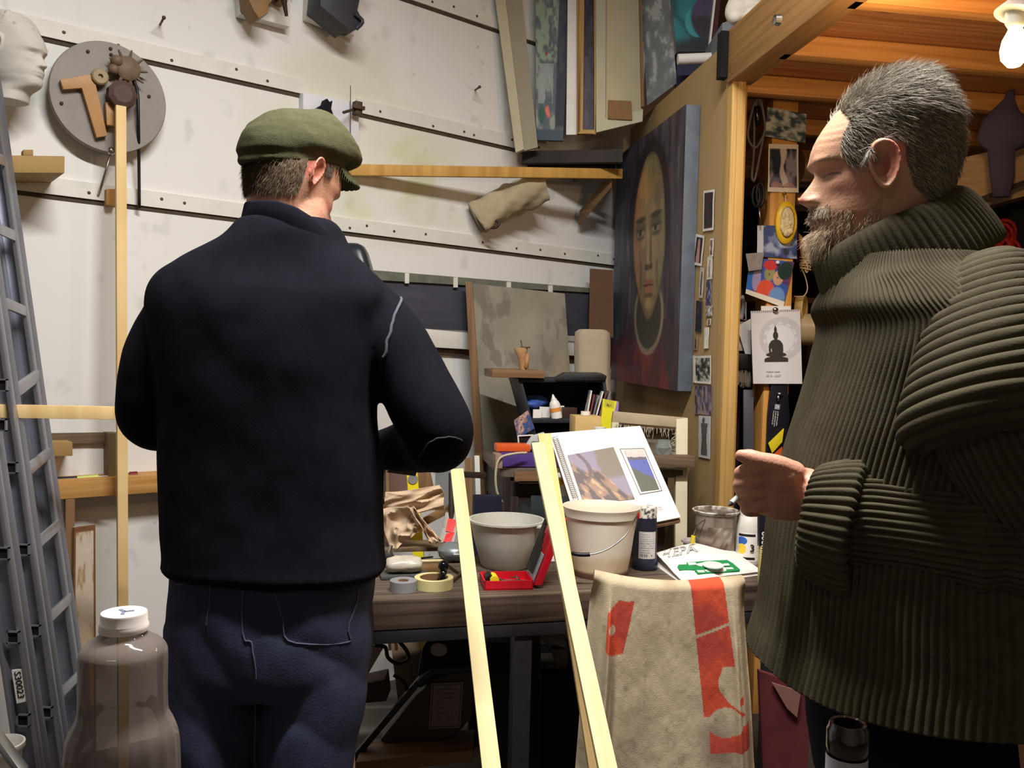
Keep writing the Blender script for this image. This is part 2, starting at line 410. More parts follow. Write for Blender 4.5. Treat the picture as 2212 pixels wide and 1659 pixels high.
m_floor = M('concrete_floor', (82, 76, 70), .8, var=.25, vs=3, bump=.2)
g = G(); g.slab([(-5, -3.2, 0), (5, -3.2, 0), (5, 7.5, 0), (-5, 7.5, 0)], (0, 0, -.1)); struct('floor', g, m_floor)
m_ceil = M('ceiling_boards', (200, 194, 180), .8, var=.06)
g = G(); g.slab([(-5, -3.2, 3.5), (5, -3.2, 3.5), (5, 7.5, 3.5), (-5, 7.5, 3.5)], (0, 0, .1)); struct('ceiling', g, m_ceil)
m_plain = M('off_white_wall', (190, 182, 168), .7, var=.08, vs=2)
g = G(); g.slab([(-5, -3.2, 0), (5, -3.2, 0), (5, -3.2, 3.5), (-5, -3.2, 3.5)], (0, -.1, 0)); struct('wall_back', g, m_plain)
g = G(); g.slab([(4.2, -3.2, 0), (4.2, 7.5, 0), (4.2, 7.5, 3.5), (4.2, -3.2, 3.5)], (.1, 0, 0)); struct('wall_right', g, m_plain)
m_brick = M('painted_block_wall', (186, 168, 140), .8, var=.15, vs=3, bump=.2, bs=20)
a = PP+E2*4.6; g = G(); g.slab([a-E1*2-Z3*a[2], a+E1*4.2-Z3*a[2], a+E1*4.2+Z3*(3.5-a[2]), a-E1*2+Z3*(3.5-a[2])], E2*.1); struct('wall_far', g, m_brick)
# low sheet joint and skirting on the left wall
g = G(); a = onwall(-60, 938); b = onwall(262, 933); g.slab([a-WN*.02, b-WN*.02, b-WN*.02-Z3*.035, a-WN*.02-Z3*.035], WN*.0202); struct('trim_5', g, m_oldwood)

# ================================================================== LEFT WALL THINGS
def wslab(g, pts, off, th):
    """quad given by pixels, lying off metres in front of the wall"""
    q = [onwall(x, y, off) for x, y in pts]; return g.slab(q, WN*th)
def wbar(g, p, q, w, off, th):
    a = onwall(*p, off); b = onwall(*q, off); d = b-a; d /= np.linalg.norm(d); wv = np.cross(d, WN); return g.bar(a, b, wv*w, WN*th)
# round board
m_disc = M('grey_board', (146, 140, 134), .7, var=.12, vs=7, bump=.15)
c = onwall(234, 213, .05); ctr = c
t = T('round_board', 'grey round wooden board hung on the white wall with tools and knobs on it', 'board', c-Z3*.2)
rr = np.linalg.norm(onwall(358, 213, .05)-onwall(110, 213, .05))/2; rz = (onwall(234, 94, .05)-onwall(234, 332, .05))[2]/2
g = G(); g.lathe(c, [(.001, .018), (.985, .018), (1, .014), (1, 0), (.99, -.004), (.001, -.004)], 72, -WN, ref=WD, sx=rr, sy=rz); t.part('board', g, m_disc, smooth=40)
g = G()
for x, y in [(133, 223), (190, 111), (322, 208), (239, 105), (240, 118)]: g.lathe(onwall(x, y, .07), [(.006, 0), (.005, .004), (.001, .006)], 8, -WN)
t.part('nail', g, m_rust, kind=None)
g = G(); q = [(130, 172), (190, 161), (204, 163), (207, 182), (232, 293), (209, 297), (177, 190), (137, 193)]
g.prism([onwall(x, y, .092) for x, y in q], WN*.022)
m_square = M('orange_wood', (178, 134, 84), .5, var=.12)
one('set_square', 'orange brown wooden try square on the grey round board', 'square', g, m_square, bev=.002)
g = G()
for x, y, r, h_ in [(212, 170, .026, .035)]: g.lathe(onwall(x, y, .07), [(r*.8, 0), (r, .004), (r, h_-.004), (r*.85, h_), (.3*r, h_), (.25*r, h_-.01), (.001, h_-.01)], 20, -WN)
one('wooden_button', 'small pale turned wooden knob beside the try square', 'knob', g, M('knobwood', (150, 130, 96), .5), smooth=40)
g = G(); c0 = onwall(272, 152, .075); R_ = .04
g.lathe(c0, [(R_*.8, 0), (R_, .005), (R_, .028), (R_*.8, .034), (.001, .034)], 20, -WN)
for k in range(9):
    a_ = k*.7; d = WD*math.cos(a_)+Z3*math.sin(a_); g.tube([c0+d*.03-WN*.02, c0+d*.062-WN*.03], [.007, .003], 6)
g.ball(onwall(252, 132, .10), .02); g.ball(onwall(246, 150, .10), .018)
one('wooden_cog', 'brown toothed wooden wheel cluster near the top of the round board', 'wheel', g, M('cogwood', (112, 92, 72), .6, var=.3, vs=40), smooth=40)
g = G(); g.lathe(onwall(263, 205, .115), [(.001, -.04), (.036, -.04), (.046, -.02), (.046, .015), (.03, .022), (.001, .022)], 9, -WN)
one('faceted_block', 'dark brown faceted block above the tall batten on the board', 'block', g, M('dark_brown', (78, 58, 50), .6, var=.2))
g = G(); wslab(g, [(228, 220), (252, 222), (252, 272), (231, 270)], .1, .03)
one('wood_block', 'small tan wood block beside the top of the tall batten', 'block', g, m_square, bev=.003)
g = G(); P_ = catmull([onwall(x, y, o) for x, y, o in [(288, 172, .09), (297, 200, .09), (299, 260, .09), (300, 340, .05), (301, 450, .03)]], 20); g.tube(P_, .0055, 8)
one('cord_line', 'black cord hanging down over the right side of the round board', 'cord', g, m_black, smooth=True)
g = G(); g.tube([onwall(240, 330, .06), onwall(213, 420, .02)], .004, 8); g.ball(onwall(240, 326, .06), .014)
one('metal_rod', 'thin metal rod slanting down below the round board', 'rod', g, m_steel, smooth=True)
# tall batten in front of the disc
g = G(); a = onwall(262, 228, .14); b = onwall(267, 1420, .22); g.bar(a, b, WD*.034, WN*.02)
b2 = b+(b-a)*((b[2])/(a[2]-b[2])); g = G(); g.bar(a, b2, WD*.032, WN*.02)
one('tall_batten', 'tall narrow pine batten leaning against the wall in front of the round board', 'batten', g, m_pine, bev=.002)
g = G(); wslab(g, [(230, 408), (252, 408), (252, 444), (230, 442)], .04, .04)
one('wood_block', 'small brown block fixed behind the tall batten below the board', 'block', g, m_warmpine, bev=.002)
g = G(); q = onwall(8, 335, .22); ax = onwall(140, 337, .22)-q; g.slab([q, q+ax, q+ax-Z3*.052, q-Z3*.052], WN*.215)
g.slab([onwall(50, 323, .1), onwall(72, 323, .1), onwall(72, 336, .1), onwall(50, 336, .1)], WN*.04)
one('shelf_bracket', 'short brown timber stub projecting from the wall next to the ladder', 'timber', g, M('ochre_wood', (158, 128, 78), .7), bev=.003)
# nails
for x, y, dx, dy, l in [(346, 53, 20, -25, 'thin nail sticking out of the wall above the round board'), (1026, 195, 25, -12, 'thin nail sticking out of the wall right of the mould stain')]:
    g = G(); g.tube([onwall(x, y, -.005), onwall(x+dx*.4, y+dy*.6, .09)], .004, 8); g.ball(onwall(x+dx*.4, y+dy*.6, .09), .007, 8, 6)
    one('nail', l, 'nail', g, m_rust, smooth=True)
# upper white boards with carved shapes
for (pts, lab) in [([(517, -60), (628, -60), (626, 58), (519, 30)], 'white board at the top edge carrying a brown carved shape'), ([(668, -60), (790, -60), (765, 78), (665, 38)], 'white board at the top edge carrying a dark iron shape')]:
    g = G(); wslab(g, pts, .05, .045); one('wall_plaque', lab, 'board', g, m_trim, bev=.002)
g = G(); g.prism([onwall(x, y, .15) for x, y in [(530, -50), (590, -50), (582, 0), (580, 28), (560, 40), (548, 22), (538, 0)]], WN*.09); g.prism([onwall(x, y, .13) for x, y in [(578, -40), (625, -40), (622, 5), (608, -4), (612, -10), (600, -12), (580, 10)]], WN*.07)
one('wood_carving', 'brown carved wood shape on the white plaque at the top', 'carving', g, M('carved_wood', (138, 106, 66), .6, var=.3), bev=.004)
g = G(); g.tube([onwall(612, -6, .14), onwall(619, 35, .13)], [.011, .006], 8); one('wood_peg', 'dark peg hanging beside the brown carving at the top', 'peg', g, m_darkwood)
g = G(); g.prism([onwall(x, y, .17) for x, y in [(700, -60), (790, -60), (772, 22), (783, 43), (776, 60), (764, 57), (754, 64), (692, 12)]], WN*.12)
g.tube(catmull([onwall(767, 30, .18), onwall(783, 46, .18), onwall(770, 62, .18)], 8), .008, 8)
one('iron_clamp', 'dark iron clamp mounted on the white plaque at the top', 'clamp', g, M('dark_iron', (62, 62, 70), .5, .3, var=.2), bev=.005)
# white board with puppet
g = G(); wslab(g, [(655, 199), (775, 222), (776, 352), (655, 330)], .04, .038)
one('white_wallboard', 'white rectangular panel with holes behind the flat cap', 'panel', g, M('cool_white', (220, 220, 226), .5, var=.03), bev=.002)
t = T('hanging_puppet', 'black woolly puppet head with a small wooden piece hung on the white panel', 'puppet', onwall(710, 285, .06))
pts = [(707, 212), (714, 222), (719, 216), (716, 235), (722, 252), (723, 268), (735, 280), (712, 295), (700, 282), (690, 268), (680, 252), (678, 245), (688, 232), (697, 226), (704, 222)]
g = G(); g.prism([onwall(x, y, .09) for x, y in pts], WN*.05); t.part('black_wool', g, M('black_wool', (20, 20, 28), .95, var=.3), bev=.006)
g = G(); g.prism([onwall(x, y, .1) for x, y in [(722, 268), (736, 280), (722, 291), (705, 283)]], WN*.04); t.part('wooden_piece', g, m_square, bev=.003)
g = G(); g.tube([onwall(742, 243, .14), onwall(772, 234, .05)], .006, 8); g.cbox(onwall(772, 234, .07), WD*.03, WN*.03, Z3*.05); g.cbox(onwall(775, 232, .09), WD*.05, WN*.015, Z3*.014)
one('iron_bracket', 'rusty iron bracket at the right edge of the white panel', 'bracket', g, m_rust, bev=.002)
g = G(); g.tube(catmull([onwall(758, 318, .05), onwall(758, 334, .06), onwall(750, 342, .07), onwall(762, 346, .06)], 10), .005, 8); g.tube([onwall(757, 185, .05), onwall(757, 340, .05)], .0015, 6)
one('wall_hook', 'small brass hook on a wire near the white panel', 'hook', g, m_rust, smooth=True)
# long horizontal batten from panel to partition
a = onwall(745, 366, .04); b = W(1345, 375, 4.0)
g = G(); g.bar(a, b, Z3*.045, np.array([0, .02, 0])); one('horizontal_batten', 'long horizontal pine batten between the wall and the fibreboard partition', 'batten', g, WOOD('golden_pine', (204, 160, 84), (176, 130, 62)), bev=.002)
# canvas roll on the wall (bag shape)
P_ = catmull([W(1030, 474, 3.84), W(1075, 448, 3.86), W(1120, 424, 3.89), W(1166, 402, 3.93)], 24)
m_canvas = M('raw_canvas', (176, 162, 134), .9, var=.14, vs=14, bump=.3, bs=300)
g = G(); n = 28; T_ = np.gradient(P_, axis=0); R = []
for i, p in enumerate(P_):
    tt = T_[i]/np.linalg.norm(T_[i]); a1 = np.cross(tt, [0, 1, 0]); a1 /= np.linalg.norm(a1); b1 = np.cross(tt, a1); th = np.linspace(0, 2*np.pi, n, endpoint=False)
    rr_ = .070*(1+.10*np.sin(3*th+i*.22)+.06*np.sin(5*th+1+i*.5)+.03*np.sin(9*th-i*1.3))*(1+.05*np.sin(i*1.1))
    R.append(p+np.outer(np.cos(th)*rr_, a1)+np.outer(np.sin(th)*rr_, b1))
t = T('canvas_bag', 'crumpled beige canvas roll hanging under the picture rack', 'canvas roll', W(1090, 490, 3.75))
g.grid(R, cap=False); i0 = np.array(R[0]); g.grid([i0, i0*.8+P_[0]*.2+T_[0]*.5, i0*.5+P_[0]*.5+T_[0]*2], cap=True); t.part('roll', g, m_canvas, smooth=True)
g = G(); g.tube(catmull([W(1048, 488, 3.81), W(1068, 492, 3.80), W(1078, 482, 3.80), W(1068, 466, 3.81), W(1120, 434, 3.84)], 24), .006, 6); t.part('tie', g, m_darkwood)
# charcoal panel with dusty top edge
g = G(); wslab(g, [(800, 588), (1275, 628), (1275, 745), (800, 700)], .05, .045)
m_chalk = M('charcoal_panel', (68, 68, 80), .85, var=.22, vs=5, stretch=(1, 1, 4))
t = T('charcoal_board', 'long charcoal grey panel fixed low on the white wall', 'panel', onwall(1050, 740, .05))
t.part('panel', g, m_chalk, bev=.002)
g = G(); wslab(g, [(800, 583), (1275, 622), (1275, 632), (800, 604)], .062, .05); t.part('edge_strip', g, M('green_grey_edge', (108, 112, 100), .8, var=.25, vs=20))
g = G()
for x in (875, 980, 1095, 1185): wslab(g, [(x, 590+(x-875)*.085), (x+9, 590+(x-875)*.085), (x+9, 612+(x-875)*.085), (x, 612+(x-875)*.085)], .066, .004)
t.part('tape_tab', g, m_trim, kind='stuff')
g = G(); wslab(g, [(800, 703), (1300, 728), (1300, 772), (800, 742)], .05, .045); one('white_batten', 'wide white painted batten on the wall below the charcoal panel', 'batten', g, m_trim, bev=.002)
g = G(); wslab(g, [(800, 742), (1300, 772), (1300, 782), (800, 757)], .02, .018); struct('trim_6', g, m_oldwood)
# leaning grey board with wooden edge
q = [W(1018, 612, 3.76), W(1220, 634, 4.03), W(1250, 1075, 4.05), W(1045, 1085, 3.81)]
def boardcol(u, v):
    c = np.ones(u.shape+(3,))*np.array(lin((146, 142, 128))); n = fbm(u*4+3, v*6, 5); c = c*(1+.7*(n-.5))[..., None]
    n2 = fbm(u*9, v*9+8, 4); c = mixc(c, lin((104, 98, 92)), sm(.58, .7, n2)*.6); c = mixc(c, lin((168, 152, 124)), sm(.2, .9, u)*sm(.4, .7, fbm(u*3+2, v*3, 3))*.5)
    return c
t = T('leaning_board', 'large mottled grey board leaning behind the black cabinet', 'board', q[3])
g = pic(q, boardcol, 90, 140, thick=.012); t.part('board', g, ATTR('stained_board', .85, .2, 80))
g = G(); g.slab([W(1005, 608, 3.73), W(1020, 608, 3.73), W(1050, 1085, 3.78), W(1031, 1090, 3.78)], (0, .03, 0)); t.part('edge_batten', g, m_brownwood, bev=.002)
# lower portion: things standing behind: narrow stick, brown sheet & post right of it
g = G(); g.slab([W(1275, 580, 4.2), W(1325, 584, 4.2), W(1325, 730, 4.2), W(1272, 720, 4.2)], (0, .02, 0)); one('cardboard_sheet', 'brown cardboard sheet behind the far edge of the portrait', 'cardboard', g, M('dark_card', (104, 76, 54), .9))
# beige wrapped column
R = []; pc = [W(1280, y, 3.95) for y in (712, 718, 745, 800, 870, 960)]; rw = [.06, .078, .082, .08, .085, .085]
for p, r in zip(pc, rw):
    th = np.linspace(0, 2*np.pi, 36, endpoint=False); R.append(p+np.stack([r*np.cos(th)*(1+.05*np.sin(5*th)), .05*np.sin(th), 0*th], 1))
g = G(); g.grid(R); one('wrapped_pillow', 'beige fabric wrapped bundle standing behind the black cabinet', 'bundle', g, M('beige_cloth', (184, 168, 146), .9, var=.08, bump=.2, bs=80), smooth=50)
# rail with tools, blocks
g = G(); wslab(g, [(60, 1042), (560, 1012), (560, 1048), (60, 1084)], .1, .1); rail = one('wall_rail', 'knotty pine rail on the wall holding small tools beside the ladder', 'rail', g, m_warmpine, bev=.003)
g = G(); wslab(g, [(234, 936), (256, 936), (257, 1031), (235, 1032)], .07, .07); one('timber_post', 'short upright timber post between sheet edge and pine rail', 'post', g, M('khaki_wood', (120, 104, 72), .7), bev=.002)
g = G(); wslab(g, [(95, 955), (157, 955), (157, 985), (95, 986)], .1, .1); one('timber_stub', 'short ochre timber stub on the wall above the rail tools', 'timber', g, M('ochre_wood', (158, 128, 78), .7), bev=.002)
t = T('chisel', 'chisel with black and lime handle lying on the pine rail', 'chisel', onwall(160, 1040, .05))
g = G(); g.tube([onwall(120, 1037, .06), onwall(166, 1034, .06)], .009, 10); t.part('grip', g, m_black, smooth=50)
g = G(); g.tube([onwall(166, 1034, .06), onwall(212, 1030, .06)], .008, 10); t.part('sleeve', g, M('lime', (200, 214, 110), .4), smooth=50)
g = G(); g.tube([onwall(212, 1030, .06), onwall(234, 1028, .06)], .004, 8); t.part('blade', g, m_steel, smooth=50)
t = T('screwdriver', 'screwdriver with a dark red handle lying on the pine rail', 'screwdriver', onwall(300, 1030, .05))
g = G(); g.tube([onwall(280, 1027, .06), onwall(296, 1026, .06)], .013, 10); t.part('handle', g, M('dark_red', (120, 22, 24), .3), smooth=50)
g = G(); g.tube([onwall(296, 1026, .06), onwall(336, 1024, .06)], .003, 8); t.part('shaft', g, m_steel, smooth=50)
# framed board and batten low left
g = G(); a = onwall(152, 1078, .1); g.bar(a, a-Z3*a[2], WD*.028, WN*.03); one('brown_batten', 'dark brown batten standing behind the ladder under the rail', 'batten', g, m_brownwood, bev=.002)
def doorcol(u, v):
    c = np.ones(u.shape+(3,))*np.array(lin((164, 134, 98))); n = fbm(u*3, v*9, 4)
    c = mixc(c, lin((206, 194, 176)), sm(.45, .6, n+.35*(1-v)-.12)*.9*sm(.75, .1, v)); c = mixc(c, lin((120, 80, 48)), (np.maximum(np.abs(u-.5)*2-.84, 1-v*40) > 0)*1.)
    return c*(1+.2*(fbm(u*4, v*30, 3)-.5))[..., None]
a = onwall(160, 1140, .12); b = onwall(206, 1134, .12); c_ = onwall(226, 1640, .12); d_ = onwall(168, 1650, .12)
g = pic([a, b, b*0+np.array([*b[:2], 0.02])+WD*.01, np.array([*a[:2], 0.02])], doorcol, 40, 160, thick=WN*.02)
one('framed_offcut', 'narrow paint worn brown board standing beside the ladder', 'board', g, ATTR('worn_paint', .7, .2, 60))
# foreground floating stick held behind the man's elbow
g = G(); g.bar(W(-90, 887, 2.25), W(345, 894, 2.45), Z3*.034*1.05, (0, .018, 0)); one('pine_stick', 'pale horizontal pine stick crossing in front of the ladder', 'stick', g, m_pine, bev=.002)
# ================================================================== LADDER
def ladder():
    t = T('ladder', 'aluminium extension ladder leaning at the far left edge', 'ladder', (-1.6, 2.4, 0))
    dn = 2.15; df = 2.55                     # near and far rails
    # far rail (broad inner face towards the viewer): left and right outline in the picture
    def rail(name, L0, L1, R0, R1, d, th, mat=m_alu, flange=True):
        g = G(); a, b, c, e = W(*L0, d), W(*R0, d), W(*R1, d), W(*L1, d); g.slab([a, b, c, e], (0, th, 0)); t.part(name, g, mat, bev=.002)
        if flange:
            g = G()
            for p, q, s in ((a, e, 1), (b, c, -1)): g.bar(p+np.array([s*.004, 0, 0]), q+np.array([s*.004, 0, 0]), (.012, 0, 0), (0, -.018, 0))
            t.part('flange', g, M('bright_aluminium', (176, 178, 188), .35, .8), bev=.002)
    # far rail of both sections
    rail('far_rail', (-82, -60), (194, 1900), (-42, -60), (236, 1900), df, .03)
    rail('middle_rail', (-113, 200), (136, 1900), (-64, 200), (181, 1900), 2.3, .03)
    rail('near_rail', (-170, 200), (80, 1900), (-117, 200), (132, 1900), 2.12, .03)
    # rungs: from middle rail to far rail
    for y in (170, 335, 498, 662, 830, 1000, 1156, 1318, 1482, 1640):
        xl = -62+(y-200)*245/1700+2; xr = -42+(y+60)*278/1960-8
        yl = y+(y-771)*.022; 
        g = G(); p = W(xl, y+(12 if y > 771 else -6)+(y-771)*.012, 2.33); q = W(xr, y-(20 if y > 771 else -12)+(0 if y < 771 else -(y-771)*.006), df-.005)
        g.bar(p, q, (0, -.012, .032), (0, .03, 0)); t.part('rung', g, M('bright_aluminium', (176, 178, 188), .35, .8), bev=.004)
    # rung ends: square sockets through the near rails
    for x, y, d in [(4, 832, 2.10), (2, 918, 2.1), (26, 1010, 2.28), (8, 1195, 2.10), (52, 1187, 2.28), (30, 1376, 2.10), (76, 1362, 2.28), (52, 1555, 2.10), (102, 1538, 2.28)]:
        c = W(x, y, d); g = G()
        for s in (1, -1): g.cbox(c+np.array([s*.0135, -.002, 0]), (.003, 0, 0), (0, .008, 0), (0, 0, .03)); g.cbox(c+np.array([0, -.002, s*.0135]), (.03, 0, 0), (0, .008, 0), (0, 0, .003))
        r = t.part('rung_socket', g, M('bright_aluminium', (176, 178, 188), .35, .8)); g = G(); g.cbox(c+np.array([0, -.001, 0]), (.025, 0, 0), (0, .003, 0), (0, 0, .025)); t.part('socket_hole', g, m_dark, parent=r)
    a, b, c, e = [W(x, y, 2.105) for x, y in [(25, 1448), (55, 1444), (65, 1513), (36, 1520)]]
    g = G(); g.slab([a, b, c, e], (0, .004, 0)); lab = t.part('label', g, m_paper)
    dn_ = (e-a); ux = dn_/np.linalg.norm(dn_); uy = (b-a)/np.linalg.norm(b-a)
    g = text_geo('S30023', a+ux*.004+uy*.006-np.array([0, .0005, 0]), ux, uy, .0225); V = g.V[0]; t.part('lettering', g, m_black, parent=lab)
ladder()
# ================================================================== MOUNTED PLASTER HEAD: built with the heads, below
# ================================================================== PARTITION, TRIM, POST, BEAM, LOFT
zt = PP + Z3*(W(1560, 92, PDN)[2]-PP[2])
topz = zt[2]; LEN = 1.22
A = np.array([PP[0], PP[1], 0]); B = A+E2*LEN
g = G(); g.slab([A, B, B+Z3*topz, A+Z3*topz], PN*.02); struct('wall_partition', g, m_mdf)
# end trim: two yellow pine mouldings
m_goldtrim = WOOD('gold_trim', (192, 158, 98), (168, 132, 74), knots=False)
g = G(); p = A-E2*.03; g.cbox(p+PN*.022+Z3*(topz*.5-.02), PN*.05, E2*.06, Z3*(topz-.09)); g.cbox(p+PN*.03-E2*.025+Z3*(topz*.5-.06), PN*.03, E2*.02, Z3*(topz-.13))
struct('trim_7', g, m_goldtrim, bev=.003)
g = G(); g.cbox(p+PN*.068+E2*.05+Z3*(topz*.5-.06), PN*.016, E2*.05, Z3*(topz-.12)); struct('trim_8', g, m_warmpine, bev=.002)
# post carrying the beam
PD = 3.42
def xat(px, d): return W(px, 771, d)
pl = W(1627, 771, PD); pw = .125
POST = np.array([pl[0]+.045, pl[1], 0])
t = T('timber_post', 'square pine post carrying postcards beside the partition', 'post', POST)
g = G(); g.slab([POST, POST+E1*.105, POST+E1*.105+Z3*2.46, POST+Z3*2.46], E2*.105); t.part('post', g, WOOD('orange_pine', (226, 170, 92), (200, 140, 66)), bev=.003)
g = G(); c = W(1675, 180, PD-.012); g.cbox(c, E1*.04, E2*.004, Z3*.125); pt = t.part('metal_plate', g, M('pinkish_zinc', (196, 176, 160), .4, .5), bev=.001)
g = G()
for dx, dz in [(-.014, .05), (.014, .05), (-.014, .02), (.012, -.01), (-.012, -.05), (.014, -.05)]: g.lathe(c+E1*dx+Z3*dz-E2*.003, [(.003, 0), (.0025, .0015), (.0005, .002)], 8, -E2)
t.part('screw', g, m_rust, parent=pt)
# beam above: runs towards the viewer
bz0 = W(1590, 181, 3.05)[2]; bz1 = bz0+.185
bx = W(1571, 130, 3.05); bs = np.array([bx[0], bx[1], 0])
g = G(); ln = 3.3; q0 = bs+Z3*bz0; g.slab([q0, q0-E2*ln, q0-E2*ln+Z3*(bz1-bz0), q0+Z3*(bz1-bz0)], E1*.09); struct('trim_9', g, WOOD('beam_wood', (168, 126, 76), (136, 98, 56)), bev=.004)
g = G(); g.lathe(W(1677, 43, 2.42), [(.016, -.01), (.014, .006), (.008, .009), (.001, .009)], 16, -E1); struct('trim_10', g, m_steel)
g = G(); c = bs+Z3*(bz0+.1)-E1*.012; g.cbox(c+E2*.01, E1*.03, E2*.04, Z3*.16); struct('trim_11', g, m_dark)
# joists (along E1) and floor boards of the loft
m_joist = WOOD('joist_pine', (214, 158, 90), (180, 122, 62))
org = bs+E1*.08; k = 0
for d in (1.1, 1.5, 1.92, 2.34, 2.78, 3.20, 3.72, 4.65, 5.8):
    p = np.array([0, 0, 0.])+E2*(d*1.0)+E1*0
    # along E1 starting next to the beam
    s0 = np.dot(bs, E1)+.06; base = E1*s0+E2*(np.dot(W(1700, 771, d), E2))
    g = G(); g.slab([base+Z3*bz0, base+E1*3.6+Z3*bz0, base+E1*3.6+Z3*(bz0+.065), base+Z3*(bz0+.065)], E2*.05)
    k += 1; struct('trim_%d' % (11+k), g, m_joist, bev=.002)
m_loft = WOOD('loft_boards', (206, 146, 92), (168, 108, 64))
s0 = np.dot(bs, E1); y = .55; i = 0
while y < 6.4:
    wd = .14; base = E1*(s0+.07)+E2*y; g = G(); g.slab([base+Z3*(bz0+.068), base+E1*3.7+Z3*(bz0+.068), base+E1*3.7+E2*(wd-.004)+Z3*(bz0+.068), base+E2*(wd-.004)+Z3*(bz0+.068)], Z3*.022)
    if i == 0: gb = g
    else:
        gb.V += [v for v in g.V]; off = gb.n; gb.F += [[a+off for a in f] for f in g.F]; gb.U += g.U; gb.n += g.n
    y += wd; i += 1
struct('ceiling_loft', gb, m_loft)
# extra low shelves seen in the dark behind the post
for z_, d, m_, l in [(1.72, 4.3, m_brownwood, 'long dark shelf of the store room behind the post, upper one'), (1.30, 4.3, m_darkwood, 'long dark shelf of the store room behind the post, lower one')]:
    b0 = E1*(s0+.10)+E2*d; g = G(); g.slab([b0+Z3*z_, b0+E1*3.2+Z3*z_, b0+E1*3.2+Z3*(z_+.03), b0+Z3*(z_+.03)], E2*.3); one('store_shelf', l, 'shelf', g, m_)
# the bare bulb
bp_ = W(2192, 98, 1.95)
t = T('hanging_bulb', 'bare glowing bulb in a white holder hanging under the loft joists', 'lamp', bp_)
g = G(); g.lathe(bp_, [(.001, -.05), (.014, -.046), (.027, -.03), (.03, -.01), (.026, .012), (.017, .03), (.013, .04)], 24, (0, 0, 1)); bo = t.part('bulb', g, M('glowing_glass', (255, 226, 150), .3, emit=14), smooth=True)
g = G(); g.lathe(bp_+Z3*.04, [(.016, 0), (.022, .01), (.024, .05), (.012, .06)], 20); g.lathe(bp_+Z3*.085+E1*.01, [(.045, -.02), (.05, -.018), (.03, .01), (.012, .03)], 24, (.3, 0, 1)); t.part('holder', g, m_white, smooth=40)
g = G(); g.tube([bp_+Z3*.11, np.array([bp_[0], bp_[1], bz0+.066])], .004, 8); t.part('flex', g, m_white)
bulb_l = lamp('bulb_light', 'POINT', tuple(bp_-Z3*.085+np.array([0, 0, -.0])), 11, (1, .62, .33), shadow_soft_size=.035)

b3_ = W(1960, -20, 2.15); lamp('second_bulb_light', 'POINT', (b3_[0], b3_[1], 2.28), 5, (1, .70, .42), shadow_soft_size=.035)
# ================================================================== CANVAS RACK ABOVE THE PARTITION
m_rack = WOOD('rack_wood', (48, 37, 31), (28, 22, 20), knots=False)
t = T('picture_rack', 'dark timber rack in the corner holding stored canvases', 'rack', W(1220, 400, 4.0))
g = G(); g.slab([W(1128, 326, 3.98), W(1345, 322, 3.88), W(1345, 350, 3.88), W(1128, 352, 3.98)], (0, .04, 0)); t.part('front_rail', g, m_rack)
g = G(); a, b, c, d = W(1128, 330, 3.98), W(1345, 326, 3.88), W(1340, 350, 4.3), W(1165, 345, 4.12); g.slab([a, b, c, d], (0, 0, -.02)); t.part('shelf_board', g, m_rack)
g = G(); g.bar(W(1322, 388, 4.0), W(1252, 470, 4.2), Z3*.07, (0, .03, 0)); g.bar(W(1322, 345, 4.0), W(1240, 380, 4.2), Z3*.05, (0, .03, 0)); t.part('brace', g, m_brownwood, bev=.003)
g = G(); g.slab([W(1140, 350, 4.05), W(1330, 356, 4.0), W(1330, 366, 4.0), W(1140, 378, 4.05)], (0, .04, 0)); t.part('lower_rail', g, m_rack)
def cv(name, label, q, d, fn=None, mat=None, th=.022, nu=60, nv=90, dd=0.):
    """stored canvas: quad pixels tl,tr,br,bl at depth d (+dd to the right edge)"""
    Q = [W(q[0][0], q[0][1], d), W(q[1][0], q[1][1], d+dd), W(q[2][0], q[2][1], d+dd), W(q[3][0], q[3][1], d)]
    if fn: g = pic(Q, fn, nu, nv, thick=(0, th, 0)); return one(name, label, 'canvas', g, mat or ATTR('oil_paint', .45, .25, 90), group=None)
    g = G(); g.slab(Q, (0, th, 0)); return one(name, label, 'canvas', g, mat, bev=.002)
m_cream = M('old_primer', (192, 184, 158), .8, var=.12, vs=10)
m_creamd = M('old_linen', (160, 154, 134), .9, var=.1, vs=5)
cv('stretcher_canvas', 'leftmost cream canvas edge leaning out from the rack over the wall', [(1062, -60), (1085, -60), (1132, 322), (1114, 330)], 3.86, mat=m_cream, th=.04)
cv('linen_canvas', 'grey beige canvas face behind the leftmost cream edge', [(1085, -60), (1122, -60), (1162, 318), (1132, 326)], 3.9, mat=m_creamd)
cv('linen_canvas', 'shadowed beige canvas behind the painting with pale green blotches', [(1110, -60), (1175, -60), (1180, 240), (1150, 240)], 4.15, mat=m_creamd)
def blotch(stops, su, sv, seed, streak=1.):
    def f(u, v):
        n = fbm(u*su+seed, v*sv*streak+seed*3, 4); c = np.ones(u.shape+(3,))*np.array(lin(stops[0])); k = len(stops)
        for i in range(1, k): c = mixc(c, lin(stops[i]), sm(.30+.4*i/k, .36+.4*i/k, n))
        return c
    return f
